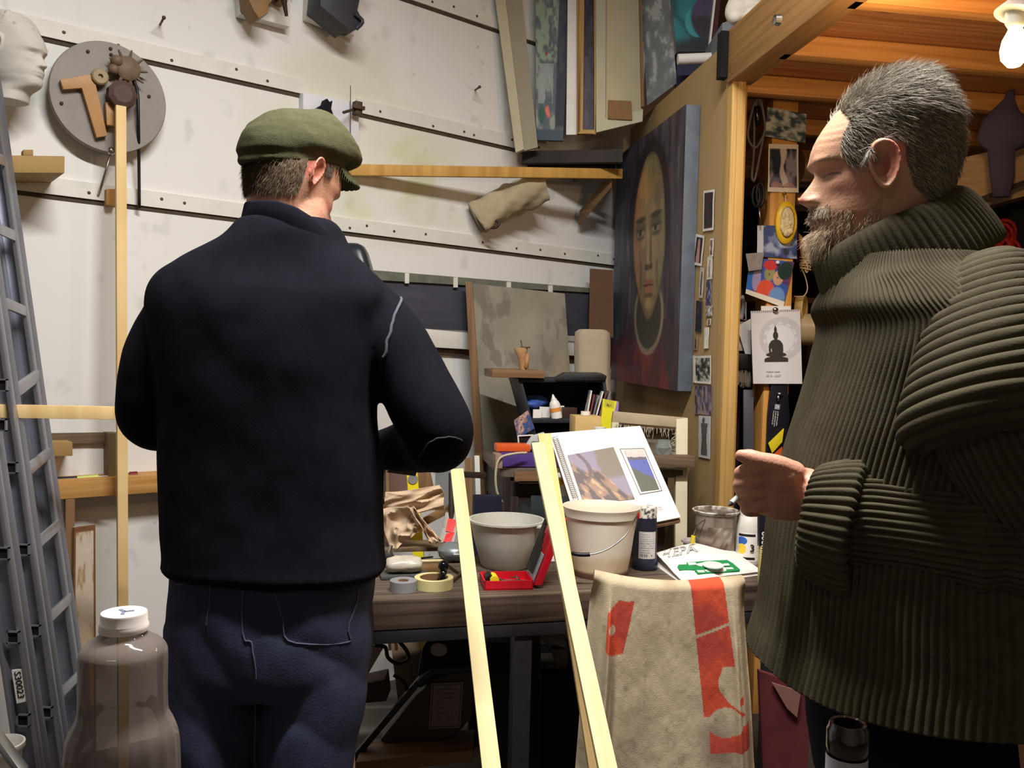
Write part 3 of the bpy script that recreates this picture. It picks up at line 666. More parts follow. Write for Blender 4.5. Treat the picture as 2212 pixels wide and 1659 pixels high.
def floral(u, v):
    c = blotch([(92, 104, 112), (112, 122, 126), (150, 160, 150)], 5, 9, 3)(u, v)
    top = sm(.62, .5, v); c = mixc(c, lin((150, 170, 150)), top*sm(.42, .62, fbm(u*9, v*22, 3))*sm(.75, .6, u)); c = mixc(c, lin((44, 44, 66)), sm(.66, .70, u)*sm(.95, .9, v)*.85)
    c = mixc(c, lin((160, 172, 172)), (np.abs(v-.66) < .12)*sm(.05, .1, u)*sm(.6, .55, u)*.8*(fbm(u*5, v*7) > .42))
    c = mixc(c, lin((232, 122, 112)), sm(.10, .05, np.hypot((u-.42-.1*np.sin(v*60)*.3)*1.0, (v-.83)*2.2))); c = mixc(c, lin((60, 100, 84)), sm(.14, .08, np.hypot(u-.2, (v-.85)*2)))
    c = mixc(c, lin((160, 60, 70)), sm(.05, .03, np.hypot(u-.33, (v-.485)*3))); c = mixc(c, lin((70, 86, 100)), sm(.93, .94, v)); return c
cv('floral_painting', 'stored painting with pale green blotches and a coral spot', [(1157, -60), (1235, -60), (1216, 304), (1158, 302)], 3.98, floral, dd=-.03, nv=140)
cv('white_canvas', 'narrow white painted canvas edge between floral painting and yellow frame', [(1227, -60), (1245, -60), (1246, 291), (1223, 291)], 3.92, mat=M('gloss_white', (236, 234, 230), .5))
cv('pine_stretcher', 'bare pine stretcher edge right beside the white canvas edge', [(1245, -60), (1254, -60), (1252, 284), (1246, 290)], 3.92, mat=M('pinkpine', (196, 150, 108), .7))
t = T('framed_canvas', 'dark purple painting in a thin yellow wooden frame on the rack', 'canvas', W(1268, 288, 3.9))
g = G()
for q in ([(1252, -60), (1263, -60), (1259, 281), (1248, 288)], [(1283, -60), (1290, -60), (1287, 288), (1284, 280)], [(1248, 288), (1258, 280), (1286, 280), (1287, 288)]): g.slab([W(x, y, 3.89) for x, y in q], (0, .03, 0))
t.part('frame', g, m_goldtrim, bev=.001)
g = pic([W(x, y, 3.915) for x, y in [(1261, -60), (1286, -60), (1286, 282), (1258, 282)]], blotch([(34, 26, 44), (52, 40, 58), (60, 56, 80)], 3, 12, 5), 20, 60, thick=(0, .01, 0)); t.part('painting', g, ATTR('oil_paint', .45, .25, 90))
t = T('stored_canvas', 'cream canvas seen from behind with a brown card patch', 'canvas', W(1330, 285, 3.88))
def backc(u, v):
    c = np.ones(u.shape+(3,))*np.array(lin((190, 180, 148))); c = mixc(c, lin((166, 158, 134)), sm(.25, .95, u)*.6); fr = (np.abs(u-.1) < .1) | (v > .925); c = mixc(c, lin((190, 186, 162)), fr*1.)
    c = mixc(c, lin((100, 92, 76)), ((np.abs(u-.2) < .006)*(v < .92)+(np.abs(v-.925) < .002))*.7); return c*(1+.12*(fbm(u*5, v*9, 4)-.5))[..., None]
g = pic([W(x, y, 3.88) for x, y in [(1287, -60), (1400, -60), (1388, 262), (1288, 286)]], backc, 60, 100, thick=(0, .02, 0)); t.part('linen', g, ATTR('primed_linen', .85, .2, 200))
g = G(); g.slab([W(x, y, 3.87) for x, y in [(1314, 216), (1364, 218), (1366, 259), (1313, 256)]], (0, .004, 0)); t.part('card_patch', g, m_card)
g = G(); g.slab([W(x, y, 3.86) for x, y in [(1380, -60), (1386, -60), (1392, 230), (1386, 230)]], (0, .03, 0)); one('pine_stretcher', 'thin brown stretcher strip left of the bubble wrapped canvas', 'canvas', g, m_brownwood)
cv('wrapped_canvas', 'grey canvas in shiny bubble wrap leaning on the rack', [(1380, -60), (1443, -60), (1462, 180), (1398, 228)], 3.88, blotch([(116, 122, 126), (124, 130, 134), (134, 140, 142), (170, 174, 174)], 6, 14, 8), mat=ATTR('bubble_wrap', .18, .6, 160, .7), dd=-.12)
t = T('teal_painting', 'teal abstract painting with a purple disc at the top', 'canvas', W(1500, 110, 3.7))
def teal(u, v):
    c = np.ones(u.shape+(3,))*np.array(lin((40, 122, 132))); c = mixc(c, lin((24, 84, 92)), sm(.4, .6, fbm(u*2, v*4, 3)))
    c = mixc(c, lin((30, 34, 44)), sm(.78, .95, v+.1*u)); d = np.hypot(u-.95, (v-.55)*1.7); c = mixc(c, lin((74, 66, 96)), sm(.52, .46, d)); c = mixc(c, lin((52, 40, 50)), sm(.5, .6, v)*sm(.52, .46, d))
    d2 = np.hypot(u-.62, (v-.62)*1.7); c = mixc(c, lin((58, 150, 156)), sm(.34, .32, d2)*sm(.5, .55, d)); return c
g = pic([W(x, y, 3.7) for x, y in [(1443, -60), (1552, -60), (1532, 112), (1462, 112)]], teal, 60, 90, thick=(0, .02, 0)); t.part('painting', g, ATTR('oil_paint', .45, .25, 90))
g = G(); g.slab([W(x, y, 3.68) for x, y in [(1549, -60), (1553, -60), (1534, 108), (1530, 108)]], (0, .02, 0)); t.part('frame', g, M('gloss_white', (236, 234, 230), .5))
g = G(); g.slab([W(x, y, 3.68) for x, y in [(1553, -60), (1562, -60), (1548, 85), (1536, 100)]], (0, .04, 0)); one('maroon_canvas', 'narrow dark red canvas edge beside the teal painting', 'canvas', g, M('maroon', (74, 40, 44), .7))
a, b = W(1464, 128, 3.6), W(1560, 124, 3.6); g = G(); g.tube([a, b], .021, 24); one('paper_roll', 'rolled white paper lying under the teal painting', 'roll', g, m_paper, smooth=40)
g = G(); g.slab([W(x, y, 3.75) for x, y in [(1462, 112), (1560, 110), (1545, 200), (1462, 200)]], (0, .05, 0)); one('blue_canvas', 'dark blue canvas corner beneath the white paper roll', 'canvas', g, M('navy_canvas', (50, 54, 78), .8, var=.2))
# plaster fragment above the beam
t = T('plaster_bust', 'white plaster fragment standing on the loft above the beam end', 'sculpture', W(1590, 50, 3.2))
g = G(); c = W(1592, 22, 3.2); g.ball(c, (.045, .04, .055)); g.ball(c+np.array([.05, 0, .02]), (.05, .04, .05)); g.ball(c+np.array([-.01, -.01, -.03]), (.025, .03, .025)); g.ball(c+np.array([.06, 0, -.03]), (.05, .04, .05)); V, Nn, F = remesh(g, .006, 2); V = V+Nn*(.008*(fbm(V[:, 0]*40, V[:, 2]*40, 3)-.5))[:, None]
t.part('plaster', GV(V, F), M('plaster', (226, 220, 206), .8, var=.1), smooth=True)
g = G(); g.slab([W(1560, 50, 3.4), W(1640, 20, 3.4), W(1640, 80, 3.4), W(1560, 110, 3.4)], (0, .3, 0)); one('grey_box', 'grey box on the loft behind the plaster fragment', 'box', g, M('blue_grey', (128, 134, 144), .7))
# ================================================================== PORTRAIT ON THE PARTITION
def f7(x, y): return (1280+x/2.073, 200+y/2.073)
def portrait(u, v):
    fb = lambda a, b, o=4, s=0: fbm(u*a+s, v*b+s*2, o)
    c = np.ones(u.shape+(3,))*np.array(lin((76, 72, 84))); c = mixc(c, lin((58, 50, 58)), sm(.4, .65, fb(22, 5)))
    c = mixc(c, lin((76, 88, 104)), sm(.3, .0, u)*.8*(.5+fb(9, 3, 3, 4))); c = mixc(c, lin((110, 78, 78)), sm(.55, .75, fb(26, 4, 4, 3))*.4*sm(.5, .7, u)); c = mixc(c, lin((132, 130, 140)), sm(.66, .8, fb(30, 6, 3, 9))*.35)
    ud = u-.575+.02*np.sin(v*6)
    # hair
    hr = np.hypot(ud/.31, (v-.38)/.36); c = mixc(c, lin((46, 40, 44)), sm(1.05, .93, hr+.15*(fb(12, 6)-.5))*sm(.62, .5, v))
    # robe
    rb = sm(-.012, .012, v-(.64+.9*np.abs(ud)**1.3*.9+.02*np.sin(u*20)))*sm(.5, .3, np.abs(ud)*.62)
    sh = sm(.0, .02, v-(.70+.30*np.maximum(0, np.abs(ud)-.12))); c = mixc(c, lin((126, 44, 48)), sh*(.75+.25*fb(10, 8)))
    c = mixc(c, lin((70, 40, 52)), sh*sm(.42, .6, fb(6, 5, 4, 7))*.75); c = mixc(c, lin((58, 60, 66)), sh*sm(.1, .16, np.abs(ud))*sm(.52, .62, fb(5, 9, 3, 2))*.8)
    # neck opening
    nk = np.hypot(ud/.19, (v-.72)/.145); c = mixc(c, lin((70, 66, 62)), sm(1.02, .96, nk)); c = mixc(c, lin((150, 140, 116)), sm(.12, .05, np.abs(nk-1.02))*sm(.62, .66, v)*(.5+.5*fb(12, 12)))
    # face
    fe = np.hypot(ud/(.235-.07*sm(.5, .8, v)), (v-.41)/.335)+.05*(fb(9, 7)-.5); fm = sm(1.0, .95, fe)
    fc = np.ones(u.shape+(3,))*np.array(lin((158, 134, 96))); fc = mixc(fc, lin((176, 112, 76)), sm(.05, .2, -ud)*.7); fc = mixc(fc, lin((120, 118, 92)), sm(.0, .2, ud)*.65)
    fc = mixc(fc, lin((186, 142, 88)), sm(.2, .1, np.abs(v-.2)*2+np.abs(ud+.03))*.8); fc = mixc(fc, lin((104, 116, 84)), sm(.1, .04, np.abs(ud-.02))*sm(.3, .15, v)*.5)
    fc = mixc(fc, lin((96, 82, 66)), sm(.45, .7, fb(8, 8, 4, 5))*.5); fc = mixc(fc, lin((88, 70, 60)), sm(.86, 1.0, fe)*.7); fc = mixc(fc, lin((120, 100, 70)), sm(.56, .66, v)*.35)
    def blob(col, x, y, rx, ry, k=1., e=.35):
        nonlocal fc
        fc = mixc(fc, lin(col), sm(1+e, 1-e, np.hypot((ud-x)/rx, (v-y)/ry))*k)
    for sx in (-.115, .105):
        blob((92, 84, 66), sx, .375, .085, .042, .85); blob((52, 50, 46), sx, .345-.01, .08, .012, .8); blob((150, 138, 108), sx, .39, .055, .014, .8); blob((40, 44, 44), sx-.005, .388, .02, .013, .95); blob((60, 50, 44), sx, .377, .06, .006, .8); blob((78, 68, 56), sx, .41, .06, .008, .6)
    blob((176, 150, 104), -.01, .46, .022, .08, .7); blob((84, 70, 56), .035, .47, .016, .07, .7); blob((70, 54, 46), 0, .535, .06, .012, .85); blob((60, 44, 40), -.035, .53, .014, .012, .8); blob((60, 44, 40), .04, .53, .014, .012, .8)
    blob((150, 88, 74), .0, .595, .075, .014, .9); blob((70, 42, 40), .0, .606, .075, .005, .9); blob((164, 100, 82), .0, .622, .055, .014, .85); blob((78, 66, 52), 0, .645, .06, .01, .7); blob((176, 150, 106), 0, .68, .05, .022, .7); blob((92, 76, 60), -.11, .56, .02, .06, .55); blob((92, 76, 60), .12, .56, .02, .06, .55)
    t = fm[..., None]; c = c*(1-t)+fc*t
    return c*(.62+.45*fb(46, 26, 3, 1)+.31*fb(14, 9, 3, 5))[..., None]
off = .06
q = [onpart(1333, 340, off), onpart(1482, 225, off), onpart(1470, 846, off), onpart(1319, 820, off)]
# straighten: vertical sides
q[3] = np.array([q[0][0], q[0][1], q[3][2]]); q[2] = np.array([q[1][0], q[1][1], q[2][2]])
t = T('portrait_painting', 'large dark oil portrait of a long face in a red robe on the fibreboard', 'painting', (q[2]+q[3])/2)
g = pic(q, portrait, 260, 420); t.part('painted_face', g, ATTR('thick_oil', .5, .55, 70))
g = G(); e = [p+PN*.0012 for p in q]; g.slab(e, PN*(off-.003)); t.part('canvas_edge', g, M('slate_blue_paint', (94, 101, 112), .6, var=.2, vs=18, bump=.3), bev=.003)
g = G(); dd = (q[1]-q[0]); dd /= np.linalg.norm(dd)
# ================================================================== PHOTOS ON THE PARTITION
m_print = ATTR('printed_paper', .45, 0, spec=.4)
def card(name, label, cat, pts, fn, off=.004, plane='p', border=0., nu=30, nv=44, group=None):
    Q = [onpart(x, y, off) if plane == 'p' else W(x, y, plane) for x, y in pts]
    def f2(u, v):
        c = fn(u, v)
        if border:
            asp = np.linalg.norm(Q[3]-Q[0])/np.linalg.norm(Q[1]-Q[0]); e = (np.minimum(u, 1-u) < border) | (np.minimum(v, 1-v) < border/asp); c = mixc(c, lin((224, 220, 210)), e*1.)
        return c
    g = pic(Q, f2, nu, nv, thick=.0012, wob=.004 if plane == 'p' else .006); return one(name, label, cat, g, m_print, group=group)
def figure_dark(bg, fg, cx=.5, w=.16):
    def f(u, v):
        c = np.ones(u.shape+(3,))*np.array(lin(bg)); n = fbm(u*6, v*6, 3)
        k = (np.hypot((u-cx)/(w*.8), (v-.25)/.12) < 1) | ((np.abs(u-cx) < w*(.7+.5*np.sin((v-.2)*2.6)))*(v > .3)*(v < .93)); return mixc(c*(.8+.4*n)[..., None], lin(fg), k*1.)
    return f
cards = [
 ([(497, 440), (545, 433), (540, 615), (493, 622)], blotch([(30, 22, 24), (60, 34, 32), (44, 30, 30)], 3, 5, 2), .09, 'postcard with dark red figure, topmost on the partition edge'),
 ([(463, 633), (500, 641), (488, 777), (448, 770)], figure_dark((44, 22, 24), (190, 140, 128)), .12, 'tilted postcard with a pale face on dark red, second row'),
 ([(525, 655), (541, 652), (539, 733), (523, 736)], blotch([(80, 60, 60), (140, 100, 90), (190, 170, 160)], 4, 4, 3), .15, 'tiny postcard close to the golden trim under the top postcard'),
 ([(513, 735), (536, 733), (534, 835), (511, 838)], figure_dark((214, 208, 196), (150, 140, 126)), 0, 'white card with a faint grey sketch beside the golden trim'),
 ([(481, 780), (500, 786), (492, 920), (475, 918)], figure_dark((190, 180, 166), (60, 52, 50)), 0, 'narrow card with a dark standing shape right of the portrait edge'),
 ([(508, 840), (531, 838), (529, 950), (506, 955)], blotch([(50, 48, 78), (90, 84, 120), (150, 140, 150)], 5, 6, 5), 0, 'blue violet postcard beside the golden trim'),
 ([(463, 930), (492, 936), (487, 1073), (459, 1070)], blotch([(24, 24, 34), (34, 32, 44), (54, 50, 60)], 3, 3, 6), 0, 'plain black postcard next to the portrait edge'),
 ([(507, 953), (535, 953), (533, 1001), (506, 1003)], blotch([(90, 84, 84), (190, 184, 176), (210, 204, 200)], 9, 6, 7), 0, 'small grey photo strip under the blue violet postcard'),
 ([(512, 1012), (530, 1012), (529, 1040), (511, 1042)], figure_dark((200, 188, 170), (60, 50, 48)), 0, 'very small card with two dark dots on the partition'),
 ([(500, 1052), (520, 1050), (517, 1145), (497, 1147)], lambda u, v: np.ones(u.shape+(3,))*np.array(lin((228, 222, 210))), 0, 'blank curled white paper strip on the partition'),
 ([(453, 1092), (470, 1092), (468, 1152), (451, 1150)], figure_dark((150, 124, 104), (70, 50, 48)), 0, 'small brown card with a dark figure low beside the portrait'),
 ([(447, 1178), (457, 1178), (459, 1298), (449, 1298)], lambda u, v: np.ones(u.shape+(3,))*np.array(lin((214, 208, 196))), 0, 'white card edge tucked behind the tree photo'),
 ([(456, 1180), (529, 1177), (529, 1306), (455, 1300)], blotch([(40, 44, 40), (74, 78, 70), (130, 132, 122), (190, 188, 180)], 8, 8, 9), .05, 'black and white tree photo with a white border'),
 ([(458, 1312), (532, 1312), (530, 1446), (456, 1438)], blotch([(70, 60, 70), (104, 96, 120), (140, 128, 146), (160, 140, 120)], 10, 4, 10), 0, 'violet and brown woodland picture under the tree photo'),
]
def statue(u, v):
    c = np.ones(u.shape+(3,))*np.array(lin((206, 206, 210))); k = (np.hypot((u-.42)/.13, (v-.11)/.07) < 1) | ((np.abs(u-.5) < .24+.03*np.sin(v*9))*(v > .17)*(v < .95)); return mixc(c, lin((78, 76, 72)), k*(.9+.1*fbm(u*9, v*20)))
cards.append(([(476, 1446), (528, 1449), (523, 1641), (473, 1631)], statue, .03, 'tall white card with a dark standing statue, lowest on the partition'))
for pts, fn, bo, lab in cards: card('postcard', lab, 'postcard', [f7(*p) for p in pts], fn, border=bo, off=.006, group='postcards pinned on the partition')
# ================================================================== THINGS ON THE POST
W0 = W
def W(px, py, d): return hit(px, py, POST-E2*(PD-d), E2)
d = PD-.006
card('postcard', 'grey blue reclining scene postcard at the top of the post', 'postcard', [(1658, 231), (1743, 246), (1739, 309), (1652, 294)], blotch([(60, 76, 84), (110, 126, 130), (160, 168, 164), (196, 196, 188)], 6, 7, 12), plane=d-.01, group='postcards on the post', nu=50, nv=40)
def white_fig(u, v):
    c = blotch([(38, 42, 66), (70, 76, 104), (122, 118, 140), (150, 150, 170)], 4, 4, 21)(u, v); cx = .5+.1*(v-.5)+.04*np.sin(v*9)
    k = sm(.10, .06, np.abs(u-cx)-.03*np.sin(v*11))*(v > .08)*(v < .88); c = mixc(c, lin((216, 206, 202)), k); k2 = (np.hypot((u-.3)/.2, (v-.87)/.08) < 1) | (np.hypot((u-.7)/.18, (v-.88)/.08) < 1)
    c = mixc(c, lin((190, 150, 150)), k2*.8); e = (u < .06) | (u > .94) | (v < .09) | (v > .91); return mixc(c, lin((236, 228, 208)), e*1.)
card('postcard', 'postcard with a pale slender shape on blue, white border, on the post', 'postcard', [(1660, 311), (1725, 312), (1725, 416), (1658, 414)], white_fig, plane=d, group='postcards on the post', nu=50, nv=70)
def bluec(u, v):
    c = blotch([(70, 84, 130), (120, 132, 170), (170, 180, 204)], 3, 4, 25)(u, v); c = mixc(c, lin((56, 60, 84)), sm(.5, .62, fbm(u*7, v*5, 4))*sm(.5, .6, v)*sm(.35, .5, u)); return mixc(c, lin((210, 214, 222)), (u < .15)*1.)
card('postcard', 'blue landscape postcard with a white left strip under the yellow ornament', 'postcard', [(1636, 487), (1722, 487), (1722, 559), (1635, 554)], bluec, plane=d, group='postcards on the post', nu=50, nv=40)
def couple(u, v):
    c = blotch([(110, 60, 116), (86, 60, 110), (60, 90, 170)], 2, 3, 30)(u, v); c = mixc(c, lin((48, 110, 190)), sm(.18, .12, u))
    def el(col, x, y, a, b, k=1.):
        nonlocal c
        c = mixc(c, lin(col), sm(1.08, .95, np.hypot((u-x)/a, (v-y)/b))*k)
    el((160, 150, 190), .22, .55, .1, .3); el((224, 86, 62), .48, .8, .22, .3); el((110, 150, 200), .78, .85, .2, .24); el((150, 150, 100), .5, .34, .12, .17); el((206, 60, 58), .48, .14, .15, .12); el((206, 160, 128), .72, .4, .12, .17); el((36, 60, 56), .84, .22, .17, .2); el((90, 60, 50), .5, .36, .02, .02); el((90, 60, 50), .7, .4, .02, .02)
    return mixc(c, lin((236, 228, 210)), (v > .88)*1.)
card('postcard', 'tilted colourful postcard of two simple faces, red and blue, above the calendar', 'postcard', [(1620, 556), (1716, 566), (1692, 664), (1600+10, 634)], couple, plane=d-.004, group='postcards on the post', nu=70, nv=70)
card('paper_scrap', 'plain grey paper scrap pinned left of the colourful postcard', 'paper', [(1611, 548), (1650, 545), (1645, 582), (1617, 586)], lambda u, v: np.ones(u.shape+(3,))*np.array(lin((150, 144, 140))), plane=d-.02)
# yellow ornament
t = T('egg_ornament', 'yellow oval ornament with a creamy carved relief hanging on the post', 'ornament', W(1698, 527, d))
c = W(1698, 481, d-.012); g = G(); pxm = d/FPX
g.lathe(c, [(.001, .012), (.6, .011), (.93, .007), (1, 0), (.95, -.006), (.001, -.006)], 48, (0, -1, 0), ref=(1, 0, 0), sx=24*pxm, sy=46*pxm); t.part('shell', g, M('egg_yellow', (240, 196, 40), .35), smooth=50)
g = G(); R2 = random.Random(3)
g.lathe(c+np.array([.002, -.010, 0]), [(.001, .006), (.8, .005), (1, 0), (.001, -.002)], 40, (0, -1, 0), ref=(1, 0, 0), sx=16*pxm, sy=34*pxm)
for k in range(16): a_ = R2.random()*6.28; r_ = R2.random()*.8; g.ball(c+np.array([math.cos(a_)*r_*15*pxm, -.014, math.sin(a_)*r_*32*pxm]), (R2.uniform(3, 7)*pxm, .006, R2.uniform(4, 9)*pxm), 10, 6)
t.part('relief', g, M('cream_relief', (232, 210, 160), .5, var=.15, vs=40), smooth=True)
g = G(); g.tube([W(1696, 418, d-.008), W(1698, 440, d-.012)], .0015, 6); t.part('thread', g, m_paper)
g = G(); g.ball(W(1695, 418, d-.01), (.008, .006, .006)); one('drawing_pin', 'brass pin under the white bordered postcard on the post', 'pin', g, M('brass', (170, 130, 60), .3, .9), smooth=True)
g = G(); g.ball(W(1680, 567, d-.012), (.008, .005, .007)); one('drawing_pin', 'white pin above the two simple faces postcard', 'pin', g, m_white, smooth=True)
# calendar
t = T('wall_calendar', 'white spiral calendar with a dark seated meditating figure on the post', 'calendar', W(1677, 828, d))
dc = d-.012
Q = [W(1622, 672, dc), W(1728, 668, dc), W(1733, 829, dc-.01), W(1627, 829, dc-.01)]
def calc(u, v):
    c = np.ones(u.shape+(3,))*np.array(lin((226, 224, 226))); r = np.hypot((u-.6), (v-.39)*1.5); r2 = np.hypot((u-.58), (v-.39)*1.5)
    th = np.arctan2((v-.39)*1.5, u-.58); dk = sm(.45, .44, r)*(v < .705); c = mixc(c, lin((192, 192, 198)), dk*.75*(.7+.3*fbm(u*30, v*40, 2))); lt = sm(.30, .27, r2)+sm(.03, .01, np.abs(r2-.32))*(np.sin(th*11) > 0); c = mixc(c, lin((232, 232, 236)), np.clip(lt, 0, 1)*.85*(v < .705))
    bx = .485
    def E(x, y, a, b): return np.hypot((u-x)/a, (v-y)/b) < 1
    k = (v < .705) & (E(bx, .345, .055, .055) | E(bx, .27, .028, .05) | ((np.abs(u-bx) < .012*np.clip((v-.2)/.05, 0, 1)+.003)*(v > .2)*(v < .3)) | ((np.abs(u-bx) < .03)*(v > .36)*(v < .42)) | E(bx, .47, .13, .075) | E(bx, .53, .085, .1) | (E(bx-.105, .52, .045, .085)) | E(bx+.105, .52, .045, .085) | E(bx, .605, .21, .035) | E(bx, .665, .24, .036) | ((np.abs(u-bx) < .24)*(v > .67)))
    k = k & ~((E(bx-.095, .545, .012, .022)))
    return mixc(c, lin((62, 60, 56)), k*1.)
g = pic(Q, calc, 160, 220, thick=.004, wob=.004); t.part('page', g, m_print)
g = G()
for i in range(26):
    if 10 < i < 15: continue
    p = Q[0]+(Q[1]-Q[0])*((i+.7)/26.5); g.tube([p+Z3*.001+np.array([0, -.003, 0]), p-Z3*.006+np.array([0, -.003, 0])], .0011, 6)
t.part('spiral_binding', g, M('dark_wire', (70, 70, 74), .4, .6), kind='stuff')
ux = Q[2]-Q[3]; uy = Q[0]-Q[3]
for s, px, py, sz_ in [('Meditation Calendar', 1655, 803, .007), ('2014 - 2557', 1655, 813, .0125)]:
    g = text_geo(s, W(px, py, dc-.012), ux, uy, sz_); t.part('lettering', g, M('pale_grey_ink', (206, 204, 208), .8))
g = G(); g.ball(W(1675, 669, dc-.008), (.012, .008, .010)); t.part('clip', g, m_steel, smooth=True)
g = G(); g.slab([W(x, y, dc+.002) for x, y in [(1644, 661), (1708, 661), (1709, 672), (1644, 672)]], (0, .002, 0)); t.part('backing', g, m_paper)
# scissors on the post side
t = T('scissors', 'black handled scissors hanging on the left face of the post', 'scissors', W(1638, 487, PD-.05))
g = G()
for (x, y, rx, ry) in [(1633, 424, 8, 22), (1642, 420, 8, 25)]:
    th = np.linspace(0, 2*np.pi, 24); g.tube([W(x+rx*math.cos(a_), y+ry*math.sin(a_), PD-.03) for a_ in th], .006, 8, cap=False)
t.part('handle', g, m_black, smooth=True)
g = G(); g.tube([W(1640, 448, PD-.03), W(1642, 486, PD-.03)], [.006, .003], 8); t.part('blade', g, m_steel, smooth=True)
# coiled grey cable with black plug
t = T('cable_loop', 'grey looped cable with a dark handle hanging beside the top of the post', 'cable', W(1634, 390, PD-.04))
g = G(); pts = [(1634, 205), (1622, 250), (1615, 290), (1622, 312), (1633, 318), (1645, 300), (1652, 270), (1645, 235), (1636, 212), (1630, 250), (1628, 330), (1624, 380), (1630, 388), (1640, 340), (1650, 290)]
g.tube(catmull([W(x, y, PD-.04-.004*(i % 3)) for i, (x, y) in enumerate(pts)], 90), .005, 8); g.tube(catmull([W(x, y, PD-.05) for x, y in [(1632, 200), (1640, 206), (1648, 240), (1652, 280), (1640, 310)]], 30), .0048, 8); t.part('cable', g, M('grey_cable', (110, 108, 108), .5), smooth=True)
g = G(); g.tube([W(1636, 230, PD-.05), W(1637, 272, PD-.05)], [.012, .009], 12); t.part('grip', g, m_black, smooth=True); g = G(); g.tube([W(1634, 232, PD-.065), W(1636, 260, PD-.065)], .003, 8); t.part('pin', g, m_steel, smooth=True)
# small dark box below calendar: long level in black sleeve with strap
t = T('spirit_level_box', 'black printed spirit level sleeve hanging below the calendar', 'sleeve', W(1680, 995, PD-.02))
Q = [W(x, y, PD-.02) for x, y in [(1667, 815), (1700, 815), (1706, 900), (1692, 1003), (1655, 1003), (1659, 900)]]
g = G(); g.prism(Q, (0, .018, 0)); t.part('sleeve', g, M('ink_black', (20, 20, 32), .5), bev=.001)
c = W(1679, 879, PD-.022); dn = W(1672, 935, PD-.022)-W(1680, 870, PD-.022); dn /= np.linalg.norm(dn); rt = np.cross(np.array([0, 1., 0]), dn); rt = -rt if rt[0] < 0 else rt
g = G(); g.cbox(c, rt*.020, np.array([0, .002, 0]), dn*.020); t.part('emblem', g, M('emblem_grey', (150, 156, 168), .5)); g = text_geo('V', c-dn*.008-rt*.0065-np.array([0, .0015, 0]), dn, -rt*-1, .018)
g = text_geo('V', c-dn*.006-rt*.007+np.array([0, -.0018, 0]), dn, rt*-1, .02)
t.part('emblem_letter', text_geo('V', c-dn*.007+rt*.008+np.array([0, -.0018, 0]), dn, -rt*1., .021), m_white)
for i, s in enumerate(['Wedge Street Depot', 'Artists Materials Store', 'and Framing Service']):
    o = c+dn*.016+rt*(.009-.0085*i)+np.array([0, -.0016, 0]); t.part('lettering', text_geo(s, o-rt*.002, dn, -rt, .0068, bold=.01), m_white)
g = G(); g.ball(W(1684, 851, PD-.028), (.012, .01, .008)); g.ball(W(1681, 860, PD-.028), (.007, .008, .012)); t.part('rivet', g, m_steel, smooth=True)
g = G(); g.slab([W(x, y, PD-.035) for x, y in [(1660, 958), (1694, 925), (1690, 955), (1668, 980)]], (0, .01, 0)); one('yellow_strip', 'yellow folded strip at the bottom of the black sleeve', 'strip', g, m_yellow, bev=.002)
g = G(); g.slab([W(x, y, PD-.03) for x, y in [(1668, 984), (1690, 965), (1686, 1003), (1668, 1003)]], (0, .006, 0)); one('orange_strip', 'orange strip below the yellow folded strip', 'strip', g, M('orange_plastic', (214, 92, 36), .5))
# ================================================================== STORE ROOM BEHIND THE POST
def W(px, py, d): return W0(px, py, d+.5)
def bx(name, label, cat, x0, y0, x1, y1, d_, depth, mat, bev=.003, group=None):
    g = G(); g.slab([W(x0, y0, d_), W(x1, y0, d_), W(x1, y1, d_), W(x0, y1, d_)], (0, depth, 0)); return one(name, label, cat, g, mat, bev=bev, group=group)
dS = 3.15
m_foil = M('shiny_tube', (206, 180, 140), .28, .85, var=.05)
for x, y, r, L_, l, mt in [(1722, 362, 37, 110, 'large shiny tube end beside the white bordered postcard', m_foil), (1715, 432, 17, 110, 'small shiny tube end in front of the man\'s nose', m_foil), (1752, 765, 28, 40, 'copper coloured jar right of the calendar', M('copper', (170, 104, 64), .25, .8))]:
    a = W(x, y, dS); g = G(); rr_ = r*(dS+.5)/FPX; g.lathe(a, [(rr_*.9, 0), (rr_, .004), (rr_, L_*(dS+.5)/FPX), (rr_*.95, L_*(dS+.5)/FPX+.003), (.001, L_*(dS+.5)/FPX+.003)], 32, (1, .1, 0.02)); one('metal_tube', l, 'tube', g, mt, smooth=40)
for x, y, r, wd, l, mt in [(1722, 668, 29, 14, 'yellow tape roll right above the calendar edge', M('tape_yellow', (214, 182, 110), .4)), (1735, 712, 34, 26, 'brown glossy tape roll beside the seated figure calendar', M('tape_brown', (186, 160, 120), .3)), (1712, 535, 32, 10, 'copper lined ring behind the blue postcard', M('copper', (170, 104, 64), .25, .8))]:
    a = W(x, y, dS-.02); k_ = (dS+.5)/FPX; g = G(); ax = np.array([.86, -.5, 0]); ax /= np.linalg.norm(ax); r_ = r*k_; w_ = wd*k_*1.2
    g.lathe(a, [(r_*.72, 0), (r_, 0), (r_, w_), (r_*.72, w_), (r_*.72, 0)], 36, ax, cap=False); one('tape_roll', l, 'tape', g, mt, smooth=40, group=None)
g = G()
for z_px, x0_, x1_ in ((400, 1716, 1990), (450, 1708, 1960), (795, 1735, 1960)): a_ = W(x0_, z_px, dS); a_ = a_-E2*.03; g.slab([a_, a_+E1*.5, a_+E1*.5+E2*.25, a_+E2*.25], (0, 0, -.015))
a_ = W(1995, 800, dS+.1); g.slab([a_*np.array([1, 1, 0]), a_*np.array([1, 1, 0])+E1*.03, a_*np.array([1, 1, 0])+E1*.03+Z3*2.3, a_*np.array([1, 1, 0])+Z3*2.3], E2*.03)
one('tube_rack', 'dark open rack holding the shiny tubes behind the post', 'rack', g, m_darkwood)
t = T('string_hank', 'hank of pale string hanging right of the blue postcard', 'string', W(1745, 610, dS-.05)); g = G()
